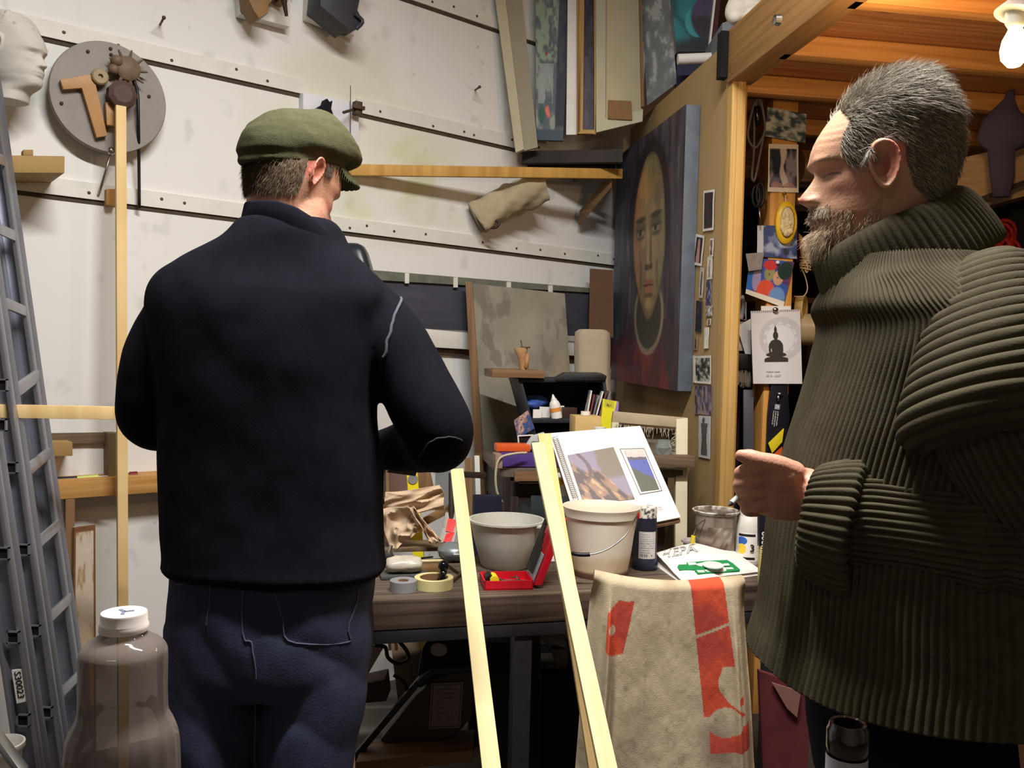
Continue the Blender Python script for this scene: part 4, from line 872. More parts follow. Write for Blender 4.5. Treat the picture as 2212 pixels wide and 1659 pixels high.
for k in range(9):
    a_ = [W(1728+R2.uniform(-3, 3), 505+k, dS-.08), W(1738+R2.uniform(-8, 8), 530+4*k, dS-.09), W(1742+R2.uniform(-12, 12), 548+5*k, dS-.1+R2.uniform(-.01, .01)), W(1746, 560+3*k, dS-.09)]; g.tube(catmull(a_, 14), .003, 6)
for k in range(6):
    c = W(1740, 556+5*k, dS-.09); th = np.linspace(0, 6.28, 18); g.tube([c+np.array([.022*math.cos(q_), .014*math.sin(q_), .004*math.sin(q_+k)]) for q_ in th], .003, 6)
g.tube(catmull([W(x, y, dS-.09) for x, y in [(1727, 570), (1740, 600), (1744, 625), (1735, 640), (1715, 640)]], 24), .0025, 6)
t.part('string', g, M('twine', (222, 196, 150), .8), smooth=True)
t = T('masonry_brush', 'wide block brush with dark handle and grey bristles on the shelf', 'brush', W(1600, 835, 2.95))
g = G(); g.slab([W(x, y, 2.93) for x, y in [(1578, 762), (1624, 765), (1624, 800), (1578, 796)]], (0, .05, 0)); t.part('block', g, m_black, bev=.006)
g = G()
for k in range(160):
    x = R2.uniform(1580, 1622); g.tube([W(x, 796, 2.935+R2.random()*.04), W(x+R2.uniform(-3, 3), R2.uniform(824, 838), 2.935+R2.random()*.04)], .0016, 4)
t.part('bristles', g, M('grey_bristle', (140, 132, 116), .9), kind='stuff')
t = T('white_jug', 'white enamel jug with dark chips on the shelf behind the post', 'jug', W(1600, 760, 3.05))
c = W(1597, 758, 3.05); g = G(); g.lathe(c, [(.001, 0), (.05, 0), (.055, .02), (.045, .07), (.034, .1), (.04, .118), (.036, .118), (.03, .1), (.03, .02), (.001, .02)], 28); t.part('body', g, M('chipped_enamel', (226, 220, 204), .3, var=.5, vs=10), smooth=50)
g = G(); g.tube(catmull([c+np.array([x, 0, z]) for x, z in [(-.035, .1), (-.065, .105), (-.07, .06), (-.045, .03)]], 12), .006, 8); t.part('handle', g, m_white, smooth=True)
g = G(); g.prism([W(x, y, 2.98) for x, y in [(1592, 705), (1622, 688), (1622, 790), (1612, 772)]], (0, .003, 0)); one('paper_sheet', 'loose white sheet between the jug and the calendar', 'paper', g, m_paper)
bx('red_ornament', 'small red paper flower behind the partition trim', 'ornament', 1583, 655, 1598, 690, 3.3, .03, M('red_paper', (190, 40, 60), .7))
bx('white_packet', 'small white packet above the jug in the store room', 'packet', 1600, 652, 1613, 692, 3.25, .03, m_paper)
g = G(); g.tube([W(1594, 590, 3.2), W(1606, 690, 3.2)], .009, 10); one('wood_stick', 'thin wooden stick standing behind the golden trim', 'stick', g, m_brownwood, smooth=True)
g = G(); g.tube(catmull([W(1600, 690, 3.1), W(1606, 660, 3.12), W(1602, 640, 3.1)], 10), .01, 8); one('figurine', 'small pale figurine standing above the white jug', 'figurine', g, m_white, smooth=True)
bx('dark_cabinet', 'tall dark wooden cabinet behind the partition trim', 'cabinet', 1545, 800, 1600, 1250, 3.3, .3, m_darkwood)
bx('jug_shelf', 'dark shelf board under the white jug', 'shelf', 1560, 758, 1660, 768, 3.02, .25, m_darkwood)
bx('steel_straightedge', 'grey steel straightedge standing below the bristle brush', 'straightedge', 1606, 842, 1628, 1010, 2.95, .01, M('zinc', (104, 108, 122), .5, .5), bev=.001)
g = G(); g.slab([np.array([*(W(1585, 900, 3.12)[:2]), 0]), np.array([*(W(1600, 900, 3.12)[:2]), 0]), W(1600, 800, 3.12), W(1585, 800, 3.12)], (0, .03, 0)); one('iron_pipe', 'dark pipe running down behind the golden trim', 'pipe', g, M('purple_iron', (56, 44, 50), .5))
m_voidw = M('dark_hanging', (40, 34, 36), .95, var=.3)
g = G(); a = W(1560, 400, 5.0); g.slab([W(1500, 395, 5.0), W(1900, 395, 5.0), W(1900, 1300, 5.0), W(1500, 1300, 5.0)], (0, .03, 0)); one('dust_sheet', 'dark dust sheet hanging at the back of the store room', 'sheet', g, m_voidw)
# right side background: wall planks, shelf and coat, red cloth
g = G()
t = T('painted_planks', 'cream painted planks above the shelf behind the right man', 'planks', W(2140, 440, 2.9))
g = G(); g.slab([W(2040, 350, 2.9), W(2300, 290, 2.75), W(2300, 390, 2.75), W(2040, 460, 2.9)], (0, .02, 0)); g.slab([W(2040, 455, 2.9), W(2300, 385, 2.75), W(2300, 400, 2.74), W(2040, 470, 2.89)], (0, .02, 0)); t.part('plank', g, M('cream_plank', (206, 176, 136), .7, var=.2, vs=6, stretch=(1, 1, 6)))
g = G(); g.bar(W(2030, 465, 2.85), W(2300, 362, 2.65), Z3*.018, (0, .12, 0)); one('pipe_shelf', 'thin dark shelf edge in front of the cream planks', 'shelf', g, m_darkwood)
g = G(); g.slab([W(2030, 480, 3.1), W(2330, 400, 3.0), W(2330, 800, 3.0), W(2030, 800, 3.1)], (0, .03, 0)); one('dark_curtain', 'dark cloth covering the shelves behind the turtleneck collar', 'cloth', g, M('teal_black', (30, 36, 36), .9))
t = T('hanging_coat', 'dark blue grey coat hanging from a joist behind the right man', 'coat', W(2170, 420, 2.6))
R = []
for y, a_, b_, cx in [(195, .012, .01, 2185), (215, .02, .015, 2180), (240, .05, .03, 2172), (265, .085, .05, 2172), (300, .1, .05, 2170), (315, .085, .04, 2168), (325, .05, .035, 2163), (380, .045, .03, 2165), (425, .03, .02, 2163)]:
    th = np.linspace(0, 2*np.pi, 28, endpoint=False); R.append(W(cx, y, 2.6)+np.stack([a_*np.cos(th)*(1+.1*np.sin(4*th)), b_*np.sin(th), 0*th], 1))
g = G(); g.grid(R); t.part('cloth', g, M('coat_cloth', (78, 72, 96), .95, var=.15), smooth=True)
t = T('red_bundle', 'bundle of red cord or cloth right behind the turtleneck collar', 'cord', W(2160, 560, 3.0)); g = G()
for k in range(14): c = W(2160+R2.uniform(-14, 18), 524+R2.uniform(-20, 20), 3.0+R2.uniform(-.02, .02)); th = np.linspace(0, 6.28, 16); r_ = R2.uniform(.03, .05); g.tube([c+np.array([r_*math.cos(q_), .02*math.sin(q_+k), r_*math.sin(q_)*1.1]) for q_ in th], .007, 8)
t.part('cord', g, M('red_cord', (190, 50, 48), .7), smooth=True)

W = W0
# ================================================================== WORKBENCH
m_bench = WOOD('bench_wood', (112, 98, 82), (62, 52, 46), knots=False)
p1 = onz(802, 1299, TZ); p2 = onz(1208, 1281, TZ); bd = p2-p1; bd[2] = 0; bd /= np.linalg.norm(bd); bn = np.array([-bd[1], bd[0], 0])
p0 = p1-bd*.45; p3 = p1+bd*(onz(1660, 1262, TZ)-p1).dot(bd)
p3 = p0+bd*max(np.dot(p3-p0, bd), 1.75)
BD, BN, BP = bd, bn, p0
t = T('workbench', 'old dark stained workbench covered with paint pots and tools', 'workbench', (p0+p3)/2*np.array([1, 1, 0]))
L_ = np.linalg.norm(p3-p0); dpt = .46
g = G()
n = 5
for i in range(n):
    q = p0+BN*(dpt*i/n); g.slab([q, q+BD*L_, q+BD*L_+BN*(dpt/n-.003), q+BN*(dpt/n-.003)], (0, 0, -.045))
t.part('worktop', g, m_bench, bev=.004)
g = G(); q = p0-BN*.004-Z3*.003; g.slab([q, q+BD*L_, q+BD*L_-Z3*.075, q-Z3*.075], BN*.03); t.part('front_board', g, WOOD('front_board_wood', (96, 78, 66), (48, 38, 36), knots=False), bev=.004)
g = G(); q = p0-BN*.002-Z3*.08; g.slab([q, q+BD*L_, q+BD*L_-Z3*.035, q-Z3*.035], BN*.04); t.part('front_rail', g, M('dark_metal', (54, 52, 56), .5, .4, var=.3), bev=.003)
def onbench(s, r): return p0+BD*s+BN*r
for s in (np.dot(onz(1140, 1290, TZ)-p0, BD), .05, L_-.1):
    g = G(); g.cbox(onbench(s, .03)-Z3*(TZ/2+.05), BD*.05, BN*.05, Z3*(TZ-.11)); t.part('leg', g, M('dark_metal', (54, 52, 56), .5, .4, var=.3), bev=.003)
for s in (.05, L_-.1): g = G(); g.cbox(onbench(s, .41)-Z3*(TZ/2+.03), BD*.05, BN*.05, Z3*(TZ-.05)); t.part('leg', g, m_darkwood)
def ob(px, py): return onz(px, py, TZ)

# ---- big bowl
def scale_at(p): return np.dot(p-CAM, fw)/FPX
c = ob(1092, 1222); k_ = scale_at(c); c = c+0
m_trans = M('cloudy_plastic', (204, 204, 194), .45, var=.15, vs=9, trans=.15, ior=1.3)
t = T('plastic_bowl', 'large cloudy grey plastic mixing bowl on the workbench', 'bowl', c)
h = (1235-1135)*k_*1.02; R_ = 80*k_
g = G(); g.lathe(c, [(.001, 0), (R_*.62, 0), (R_*.68, h*.06), (R_*.86, h*.55), (R_*.96, h*.94), (R_*1.03, h*.96), (R_*1.03, h), (R_*.97, h), (R_*.84, h*.55), (R_*.66, h*.1), (R_*.6, .006), (.001, .006)], 56); t.part('body', g, m_trans, smooth=50)
a_ = math.radians(-30); g = G(); e = c+np.array([R_*1.0*math.cos(a_), R_*math.sin(a_), h*.93]); g.cbox(e, (.03, 0, 0), (0, .03, 0), (0, 0, .008)); t.part('lip', g, m_trans, bev=.003)
# ---- white bucket
c = ob(1295, 1240); k_ = scale_at(c); R_ = 82*k_; h = (1250-1102)*k_
def bucketc(V):
    z = (V[:, 2])/h; c_ = np.ones((len(V), 3))*np.array(lin((236, 228, 210))); n_ = fbm(V[:, 0]*30+9, V[:, 2]*30+V[:, 1]*20, 4); c_ = mixc(c_, lin((224, 200, 162)), sm(.45, .2, z+.25*(n_-.5))*.8)
    c_ = mixc(c_, lin((120, 84, 66)), sm(.115, .085, z+.02*n_)); return c_*(1+.1*(n_-.5))[:, None]
t = T('white_bucket', 'white plastic bucket with wire handle on the workbench', 'bucket', c)
prof = [(.001, 0), (R_*.70, 0), (R_*.72, h*.03), (R_*.80, h*.3), (R_*.88, h*.65), (R_*.93, h*.86), (R_*.97, h*.865), (R_*.98, h*.93), (R_*1.0, h*.965), (R_*1.02, h), (R_*.99, h), (R_*.93, h*.93), (R_*.84, h*.6), (R_*.68, h*.03), (.001, h*.03)]
P2 = []
for (a1, b1), (a2, b2) in zip(prof[:-1], prof[1:]):
    m_ = 6 if abs(b2-b1) > h*.1 else 1
    P2 += [(a1+(a2-a1)*i/m_, b1+(b2-b1)*i/m_) for i in range(m_)]
P2.append(prof[-1]); g = G(); g.lathe(c, P2, 64); g.C = [bucketc(g.V[0]-c)]; t.part('body', g, ATTR('bucket_plastic', .38, 0, spec=.5, sss=.15), smooth=40)
g = G(); ear = c+np.array([R_*.98, -.01, h*.92]); P_ = [ear, *[W(x, y, np.dot(c-CAM, fw)-dd) for x, y, dd in [(1372, 1120, .09), (1352, 1155, .14), (1318, 1183, .155), (1280, 1197, .16), (1240, 1196, .155), (1222, 1180, .12)]], c+np.array([-R_*.98, -.01, h*.92])]
P_ = catmull(P_, 50); g.tube(P_, .0022, 8); t.part('wire_handle', g, m_steel, smooth=True)
g = G(); g.tube(P_[29:37], .006, 10); t.part('grip', g, m_black, smooth=50)
for s in (1, -1): g = G(); g.cbox(c+np.array([s*R_*.985, -.01, h*.915]), (.012, 0, 0), (0, .02, 0), (0, 0, .02)); t.part('lug', g, M('bucket_lug', (226, 212, 190), .4), bev=.003)
g = G(); g.cbox(c+np.array([R_*.90, -R_*.36, h*.905]), (.012, -.0, 0), (0, .012, 0), (0, 0, .018)); t.part('red_mark', g, m_redpl, bev=.002)
# ---- black ink bottle
def bottle(name, label, cat, c, prof, mat, n=40, parts=()):
    t = T(name, label, cat, c); g = G(); g.lathe(c, prof, n); t.part('body', g, mat, smooth=45); return t
c = ob(1393, 1228); k_ = scale_at(c); r = 26*k_
t = bottle('ink_bottle', 'black ink bottle with paint smeared white cap beside the bucket', 'bottle', c, [(.001, 0), (r*.98, 0), (r*1.06, 4*k_), (r*1.06, 20*k_), (r*.93, 24*k_), (r*.93, 80*k_), (r*.9, 96*k_), (r*.86, 108*k_), (r*.86, 112*k_), (.001, 112*k_)], M('ink_plastic', (40, 42, 58), .35, var=.15))
g = G(); g.lathe(c+Z3*107*k_, [(r*.84, 0), (r*.84, 18*k_), (r*.78, 30*k_), (r*.5, 31*k_), (.001, 31*k_)], 40); g.V[0] = g.V[0]
def capc(V):
    n_ = fbm(V[:, 0]*120, V[:, 2]*120+V[:, 1]*60, 4); return mixc(np.ones((len(V), 3))*np.array(lin((226, 222, 212))), lin((36, 34, 40)), sm(.53, .6, n_)*.95)
g = G(); prof = [(r*.85, i*3*k_) for i in range(9)]+[(r*.8, 28*k_), (r*.5, 29*k_), (.001, 29*k_)]; g.lathe(c+Z3*107*k_, prof, 40); g.C = [capc(g.V[0]-c)]; t.part('cap', g, ATTR('smeared_cap', .5), smooth=45)
def wraplabel(c, r, z0, z1, a0, a1, fn, nu=60, nv=60):
    u, v = np.meshgrid(np.linspace(0, 1, nu), np.linspace(0, 1, nv)); th = a0+(a1-a0)*u
    V = np.stack([c[0]+r*np.cos(th), c[1]+r*np.sin(th), c[2]+z1+(z0-z1)*v], -1).reshape(-1, 3); F = [(i*nu+j, (i+1)*nu+j, (i+1)*nu+j+1, i*nu+j+1) for i in range(nv-1) for j in range(nu-1)]
    g = G(); g.add(V, F, None, fn(u, v).reshape(-1, 3)); return g
def labelc(u, v):
    c_ = np.ones(u.shape+(3,))*np.array(lin((206, 204, 204))); ln = (np.sin(v*75) > .55)*(v > .05)*(v < .8)*(u > .08)*(u < .92-.3*(vn(v*13, v*0+3) > .5))*(vn(u*40, v*24) > .3)
    c_ = mixc(c_, lin((110, 110, 116)), ln*.75); c_ = mixc(c_, lin((40, 40, 50)), ((v > .83)*(v < .94)*(u > .1)*(u < .5)*(np.sin(u*170) > 0))*1.)
    return mixc(c_, lin((40, 40, 50)), (np.abs(u-.75)+np.abs(v-.88) < .04)*1.)
t.part('label', wraplabel(c, r*.945, 26*k_, 84*k_, math.radians(-135), math.radians(-42), labelc, 90, 90), m_print)
# ---- white paint bottle
c = ob(1615, 1215); k_ = scale_at(c); r = 28*k_
t = bottle('paint_bottle', 'white acrylic paint bottle with a label showing the number three', 'bottle', c, [(.001, 0), (r*.95, 0), (r, 4*k_), (r, 70*k_), (r*.98, 84*k_), (r*.8, 100*k_), (r*.66, 104*k_), (r*.64, 112*k_), (.001, 112*k_)], M('milky_bottle', (214, 212, 204), .35, var=.12, vs=14))
g = G(); g.lathe(c+Z3*96*k_, [(r*.7, 0), (r*.7, 22*k_), (r*.62, 25*k_), (.001, 25*k_)], 32); t.part('cap', g, m_white, smooth=45)
def lab3(u, v):
    c_ = np.ones(u.shape+(3,))*np.array(lin((226, 224, 220))); c_ = mixc(c_, lin((28, 26, 30)), (((v > .06)*(v < .14))+((v > .86)*(v < .94)))*(u < .6)*1.)
    c_ = mixc(c_, lin((40, 96, 180)), (np.hypot((u-.12)/.2, (v-.3)/.14) < 1)*1.); c_ = mixc(c_, lin((232, 200, 60)), (np.hypot((u-.13)/.16, (v-.58)/.18) < 1)*1.); c_ = mixc(c_, lin((150, 150, 156)), (u > .66)*(np.sin(v*60) > .3)*(vn(u*50, v*20) > .4)*.6)
    return c_
t.part('label', wraplabel(c, r*1.012, 8*k_, 70*k_, math.radians(-150), math.radians(-25), lab3, 80, 80), m_print)
cc_ = c+np.array([-.35*r, -r*1.03, 0]); t.part('lettering', text_geo('3', c+np.array([-.18*r, -r*1.07, 30*k_]), (1, -.1, 0), (0, 0, 1), 22*k_, bold=.01), m_black)
# ---- dirty paint pot
c = ob(1543, 1212); k_ = scale_at(c); R_ = 49*k_; h = 112*k_
def potc(V):
    n_ = fbm(V[:, 0]*45+V[:, 1]*31, V[:, 2]*38, 5); c_ = np.ones((len(V), 3))*np.array(lin((142, 130, 118))); c_ = mixc(c_, lin((90, 70, 62)), sm(.5, .66, n_)); c_ = mixc(c_, lin((186, 180, 170)), sm(.62, .75, 1-n_)); c_ = mixc(c_, lin((120, 54, 50)), sm(.035, .0, V[:, 2])*sm(-.0, .05, V[:, 0])*.8)
    n2 = fbm(V[:, 0]*90, V[:, 1]*90+V[:, 2]*70, 3); rim = sm(h*.93, h*.97, V[:, 2]); c_ = mixc(c_, lin((220, 214, 204)), rim*sm(.35, .5, n2)); return mixc(c_, lin((60, 56, 54)), rim*sm(.55, .66, n2))
prof = [(R_*.8, 0)]+[(R_*(.8+.12*i/12), h*.93*i/12) for i in range(13)]+[(R_*.98, h*.94), (R_*1.03, h*.985), (R_*1.0, h), (R_*.95, h*.99), (R_*.92, h*.9), (R_*.86, h*.5), (.001, h*.45)]
t = T('paint_pot', 'dirty paint smeared plastic pot with yellow grip near the man\'s hand', 'pot', c); g = G(); g.lathe(c, [(.001, 0)]+prof, 48); g.C = [potc(g.V[0]-c)]; t.part('body', g, ATTR('smeared_pot', .55, .3, 120), smooth=45)
g = G(); P_ = catmull([c+np.array([-R_*.62, -R_*.72, h*.86]), c+np.array([-R_*.95, -R_*.75, h*.75]), c+np.array([-R_*1.12, -R_*.72, h*.52]), c+np.array([-R_*1.12, -R_*.6, h*.3])], 20); g.tube(P_[:14], .002, 6); t.part('wire_handle', g, m_steel); g = G(); g.tube(P_[12:17], .007, 10); t.part('grip', g, m_yellow, smooth=50)
# ---- small tub with lid
c = ob(1497, 1192); k_ = scale_at(c); g = G(); g.lathe(c, [(.001, 0), (18*k_, 0), (22*k_, 20*k_), (26*k_, 22*k_), (26*k_, 26*k_), (22*k_, 26*k_), (20*k_, 20*k_), (.001, 18*k_)], 32); one('plastic_tub', 'small clear tub with pinkish rim behind the white bag', 'tub', g, M('pinkish_clear', (210, 200, 196), .3, trans=.2), smooth=45)
# ---- white vacuum bag with green collar
a = [ob(1416, 1222), ob(1545, 1194), ob(1650, 1242), ob(1476, 1264)]
a = [p+Z3*.012 for p in a]
def bagP(u, v):
    b_ = (a[0]*(1-u)+a[1]*u)*(1-v)+(a[3]*(1-u)+a[2]*u)*v; return b_
nu = nv = 50; u, v = np.meshgrid(np.linspace(0, 1, nu), np.linspace(0, 1, nv)); uu, vv = u[..., None], v[..., None]
base = (a[0]*(1-uu)+a[1]*uu)*(1-vv)+(a[3]*(1-uu)+a[2]*uu)*vv; hgt = .036*(np.sin(np.pi*u)*np.sin(np.pi*v))**.5+.006*(fbm(u*4, v*4, 3)-.5)+.030*(1-v)**1.5
tp = base+hgt[..., None]*Z3; bt = base-Z3*.0115
V = np.vstack([tp.reshape(-1, 3), bt.reshape(-1, 3)]); F = []; m_ = nu*nv
for i in range(nv-1):
    for j in range(nu-1): q = (i*nu+j, (i+1)*nu+j, (i+1)*nu+j+1, i*nu+j+1); F.append(q); F.append(tuple(x+m_ for x in q[::-1]))
ring = [j for j in range(nu)]+[i*nu+nu-1 for i in range(1, nv)]+[(nv-1)*nu+j for j in range(nu-2, -1, -1)]+[i*nu for i in range(nv-2, 0, -1)]
F += [(ring[(i+1) % len(ring)], ring[i], ring[i]+m_, ring[(i+1) % len(ring)]+m_) for i in range(len(ring))]
t = T('vacuum_bag', 'white vacuum cleaner bag with green collar and outlined lettering', 'bag', base.reshape(-1, 3).mean(0)-Z3*.012); g = G(); g.add(V, F); t.part('bag', g, m_paper, smooth=True)
def bagtop(px, py, off=.003):
    p = onz(px, py, TZ+.045); return p+Z3*off
# collar plate: on the bag surface, front side
def onbag(px, py, lift):
    # intersect with the bag surface numerically
    r_ = ray(px, py); best = None
    for z_ in np.linspace(TZ+.10, TZ+.005, 90):
        p = CAM+r_*((z_-CAM[2])/r_[2]); 
        dd_ = np.hypot(tp[..., 0]-p[0], tp[..., 1]-p[1]); k = np.unravel_index(np.argmin(dd_), dd_.shape)
        if tp[k][2] >= z_-.001: return p+Z3*lift
    return onz(px, py, TZ+.02)+Z3*lift
def bagshape(name, pts, mat, lift=.003, th=.002, parent=None):
    g = G(); P_ = [onbag(x, y, lift) for x, y in pts]; g.prism(P_, (0, 0, -th)); return t.part(name, g, mat, parent=parent)
m_green = M('green_card', (36, 138, 78), .5, var=.05)
def z8(x, y): return (1360+x/6.506, 1050+y/6.504)
col_ = bagshape('collar', [z8(x, y) for x, y in [(672, 1150), (690, 1120), (800, 1118), (800, 1090), (1100, 1065), (1370, 1055), (1450, 1100), (1552, 1190), (1540, 1215), (1250, 1235), (960, 1248), (915, 1215), (920, 1190), (700, 1195)]], m_green, .004)
m_mint = M('mint_white', (214, 240, 222), .6)
g = G(); c = onbag(*z8(1170, 1145), .006); g.lathe(c, [(.001, 0), (20*k_, 0), (20*k_, .003), (.001, .004)], 28, (0, -.1, 1), sy=1.0); t.part('collar_disc', g, m_mint, parent=col_, smooth=40)
for pts in [[(815, 1100), (920, 1095), (945, 1125), (830, 1130)], [(940, 1208), (1040, 1205), (1060, 1230), (965, 1235)], [(1310, 1115), (1385, 1110), (1410, 1135), (1320, 1140)], [(1355, 1165), (1440, 1165), (1465, 1185), (1370, 1190)]]: bagshape('collar_slot', [z8(*q) for q in pts], m_mint, .0055, parent=col_)
g = text_geo('HEPA', (0, 0, 0), (1, 0, 0), (0, 1, 0), 1., depth=0, outline=.02); V = g.V[0]; lo_, hi_ = V[:, :2].min(0), V[:, :2].max(0); st_ = (V[:, :2]-lo_)/(hi_-lo_)
BL, BR, TR_, TL_ = [np.array(z8(*q_)) for q_ in [(430, 1030), (965, 925), (915, 822), (480, 900)]]
for i, (s_, t_) in enumerate(st_):
    pp_ = (BL*(1-s_)+BR*s_)*(1-t_)+(TL_*(1-s_)+TR_*s_)*t_; V[i] = onbag(pp_[0], pp_[1], .0008+.0003*(V[i, 2] > 0))
t.part('lettering', g, M('grey_ink', (150, 146, 148), .7))
# ---- masking tape, grey tape
def roll(name, label, px, py, ro, ri, hh, mat, inner=None):
    c = ob(px, py); k_ = scale_at(c); t = T(name, label, 'tape', c); g = G(); ro, ri, hh = ro*k_, ri*k_, hh*k_
    g.lathe(c, [(ri, 0), (ro, 0), (ro, hh), (ri, hh), (ri, 0)], 48, cap=False); t.part('tape', g, mat, smooth=40)
    g = G(); g.lathe(c, [(ri-.002, .001), (ri-.0002, .001), (ri-.0002, hh-.001), (ri-.002, hh-.001), (ri-.002, .001)], 48, cap=False); t.part('core', g, inner or m_card, smooth=40); return t
roll('masking_tape', 'cream masking tape roll lying flat on the workbench', 937, 1268, 42, 31, 22, M('masking_cream', (216, 204, 148), .6, var=.03))
t = roll('duct_tape', 'small silver grey tape roll beside the cream masking tape', 871, 1275, 29, 12, 22, M('silver_tape', (142, 142, 146), .45, var=.1))
# black knob tool resting in the masking tape
c = ob(957, 1262); k_ = scale_at(c); t = T('suction_tool', 'black knobbed tool standing inside the masking tape roll', 'tool', c); g = G(); g.lathe(c, [(.001, 0), (14*k_, 0), (14*k_, 10*k_), (7*k_, 18*k_), (8*k_, 30*k_), (.001, 30*k_)], 20); g.ball(c+Z3*40*k_, (12*k_,)*3); t.part('handle', g, M('glossy_black', (18, 18, 22), .15, var=.05), smooth=True)
# soap-like wrapped block and dish
c = ob(872, 1245); k_ = scale_at(c); g = G(); g.cbox(c+Z3*.006, BD*.14, BN*.08, Z3*.012); one('grey_dish', 'shallow dark grey dish under the wrapped block', 'dish', g, M('dish_grey', (74, 76, 74), .6), bev=.005)
V = []; g = G(); n = 24
R = []
for i in range(17):
    s = -1+2*i/16; e = (1-abs(s)**4)**.25+.02; th = np.linspace(0, 2*np.pi, n, endpoint=False); R.append(c+Z3*(.036)+BD*(.055*s)+BN*(.032*e*np.cos(th))[:, None]+Z3*(.022*e*np.sin(th)*(1+.15*np.sin(6*th+s*4)))[:, None])
g.grid(R); one('wrapped_block', 'pale block in wrinkled cling film beside the tapes', 'packet', g, M('cling_film', (206, 196, 180), .3, var=.12, vs=30, bump=.6, bs=40, trans=.1), smooth=True)
# dowels and sticks lying about
for (x0, y0, x1, y1, r_, l) in [(838, 1218, 1002, 1213, .005, 'thin pale dowel lying across the back of the workbench'), (840, 1209, 880, 1210, .007, 'short pale dowel lying near the wrapped block'), (905, 1208, 935, 1205, .003, 'thin dark pencil on the workbench')]:
    g = G(); g.tube([ob(x0, y0)+Z3*r_, ob(x1, y1)+Z3*r_], r_, 10); one('dowel', l, 'dowel', g, m_pale if r_ > .004 else m_black, smooth=50)
g = G(); P_ = [ob(970, 1228), ob(1000, 1250)]; g.bar(P_[0]+Z3*.012, P_[1]+Z3*.012, BN*.012, (0, 0, -.011)); g.bar(ob(975, 1262)+Z3*.012, ob(1002, 1240)+Z3*.012, BN*.012, (0, 0, -.011)); one('pliers', 'grey pliers lying right of the masking tape', 'pliers', g, m_rust, bev=.002)
g = G(); g.cbox(ob(912, 1235)+Z3*.01, BD*.12, BN*.06, Z3*.02); one('wood_offcut', 'small brown wood offcut behind the masking tape', 'wood', g, m_brownwood, bev=.003)
c = ob(978, 1212)+Z3*.03; g = G(); g.ball(c, (.05, .04, .03), 22, 14); V = g.V[0]; V += (V-c)*(.35*(fbm((V[:, 0]-c[0])*60, (V[:, 2]-c[2])*60+(V[:, 1]-c[1])*50, 3)-.5))[:, None]; one('foil_ball', 'crumpled grey foil lump beside the standing pale slat', 'foil', g, M('foil', (126, 132, 134), .35, .3), smooth=30)
# acrylic wedge with red label
t = T('clear_case', 'clear plastic case with a red label leaning among the tools', 'case', ob(960, 1205))
dW = np.dot(ob(960, 1195)-CAM, fw); g = G(); g.slab([W(x, y, dW+dd) for x, y, dd in [(962, 1108, .1), (995, 1108, .1), (978, 1190, .0), (944, 1190, .0)]], (0, .03, 0)); t.part('case', g, M('clear_acrylic', (196, 188, 180), .2, trans=.35), bev=.003)
g = G(); g.slab([W(x, y, dW+dd-.004) for x, y, dd in [(968, 1120, .085), (990, 1124, .085), (980, 1152, .05), (963, 1147, .05)]], (0, .002, 0)); g.slab([W(x, y, dW+dd-.004) for x, y, dd in [(964, 1152, .05), (982, 1150, .05), (973, 1172, .02), (958, 1170, .02)]], (0, .002, 0)); t.part('red_label', g, M('red_label', (214, 46, 48), .5))
# red drill bit case
c0 = ob(1046, 1276); c1 = ob(1152, 1274); t = T('drill_bit_case', 'open red drill bit case with bits on the workbench', 'case', (c0+c1)/2); ax = c1-c0; ax[2] = 0; w_ = np.linalg.norm(ax); ax /= w_; ay = np.cross(Z3, ax); dp = .11
m_redc = M('case_red', (206, 28, 46), .4, var=.04)
g = G(); g.slab([c0, c1, c1+ay*dp, c0+ay*dp], (0, 0, .005)); 
for a_, b_ in ((c0, c1), (c1, c1+ay*dp), (c1+ay*dp, c0+ay*dp), (c0+ay*dp, c0)): 
    dq = (b_-a_)/np.linalg.norm(b_-a_); g.bar(a_+Z3*.013, b_+Z3*.013, Z3*.026, np.cross(Z3, dq)*.004)
t.part('tray', g, m_redc)
lid = G(); up = np.array([ax[0]*.34, ax[1]*.34, .94]); up /= np.linalg.norm(up); e0 = c1+ay*dp*.05+Z3*.01+ax*.004; lh = .20; lid.slab([e0, e0+ay*dp, e0+ay*dp+up*lh, e0+up*lh], ax*.022); t.part('lid', lid, m_redc, bev=.003)
g = G(); e1_ = e0-ax*.008+ay*.01; g.slab([e1_, e1_+ay*dp*.8, e1_+ay*dp*.8+up*lh*.45, e1_+up*lh*.45], ax*.006); t.part('holder', g, M('holder_grey', (150, 154, 162), .5), bev=.002)
for k in range(5): g = G(); s_ = e1_-ax*.006+ay*(.012+.018*k)+up*.03; g.tube([s_, s_+up*(.08+.018*k)], .0025+.0006*k, 8); t.part('drill_bit', g, M('dark_steel', (84, 86, 84), .4, .8))
for k in range(9): g = G(); s_ = c0+ax*(w_*(.34+.06*k))+ay*(dp*(.2+.5*R2.random()))+Z3*.014; d_ = ax*R2.uniform(-1, 1)+ay*R2.uniform(-.6, .6); d_ /= np.linalg.norm(d_); g.tube([s_-d_*.014, s_+d_*.014+Z3*.004], .0025, 8); t.part('screw_bit', g, m_steel)
for dx, dy, mt, ln_ in [(.14, .3, m_black, 'black'), (.22, .2, m_yellow, 'yellow end')]: g = G(); s_ = c0+ax*w_*dx+ay*dp*dy+Z3*.024; g.tube([s_-ay*.012, s_+ay*.035], .013, 18); t.part('plug', g, mt, smooth=50)
# papers at the back by the slats
g = G()
for i in range(4): q = ob(1168+i*3, 1206-i*3)+Z3*(.002+.004*i); g.cbox(q, BD*.16+BN*.01*i, BN*.1, Z3*.003)
one('paper_stack', 'small stack of white papers between the slats and bowl', 'papers', g, m_paper)
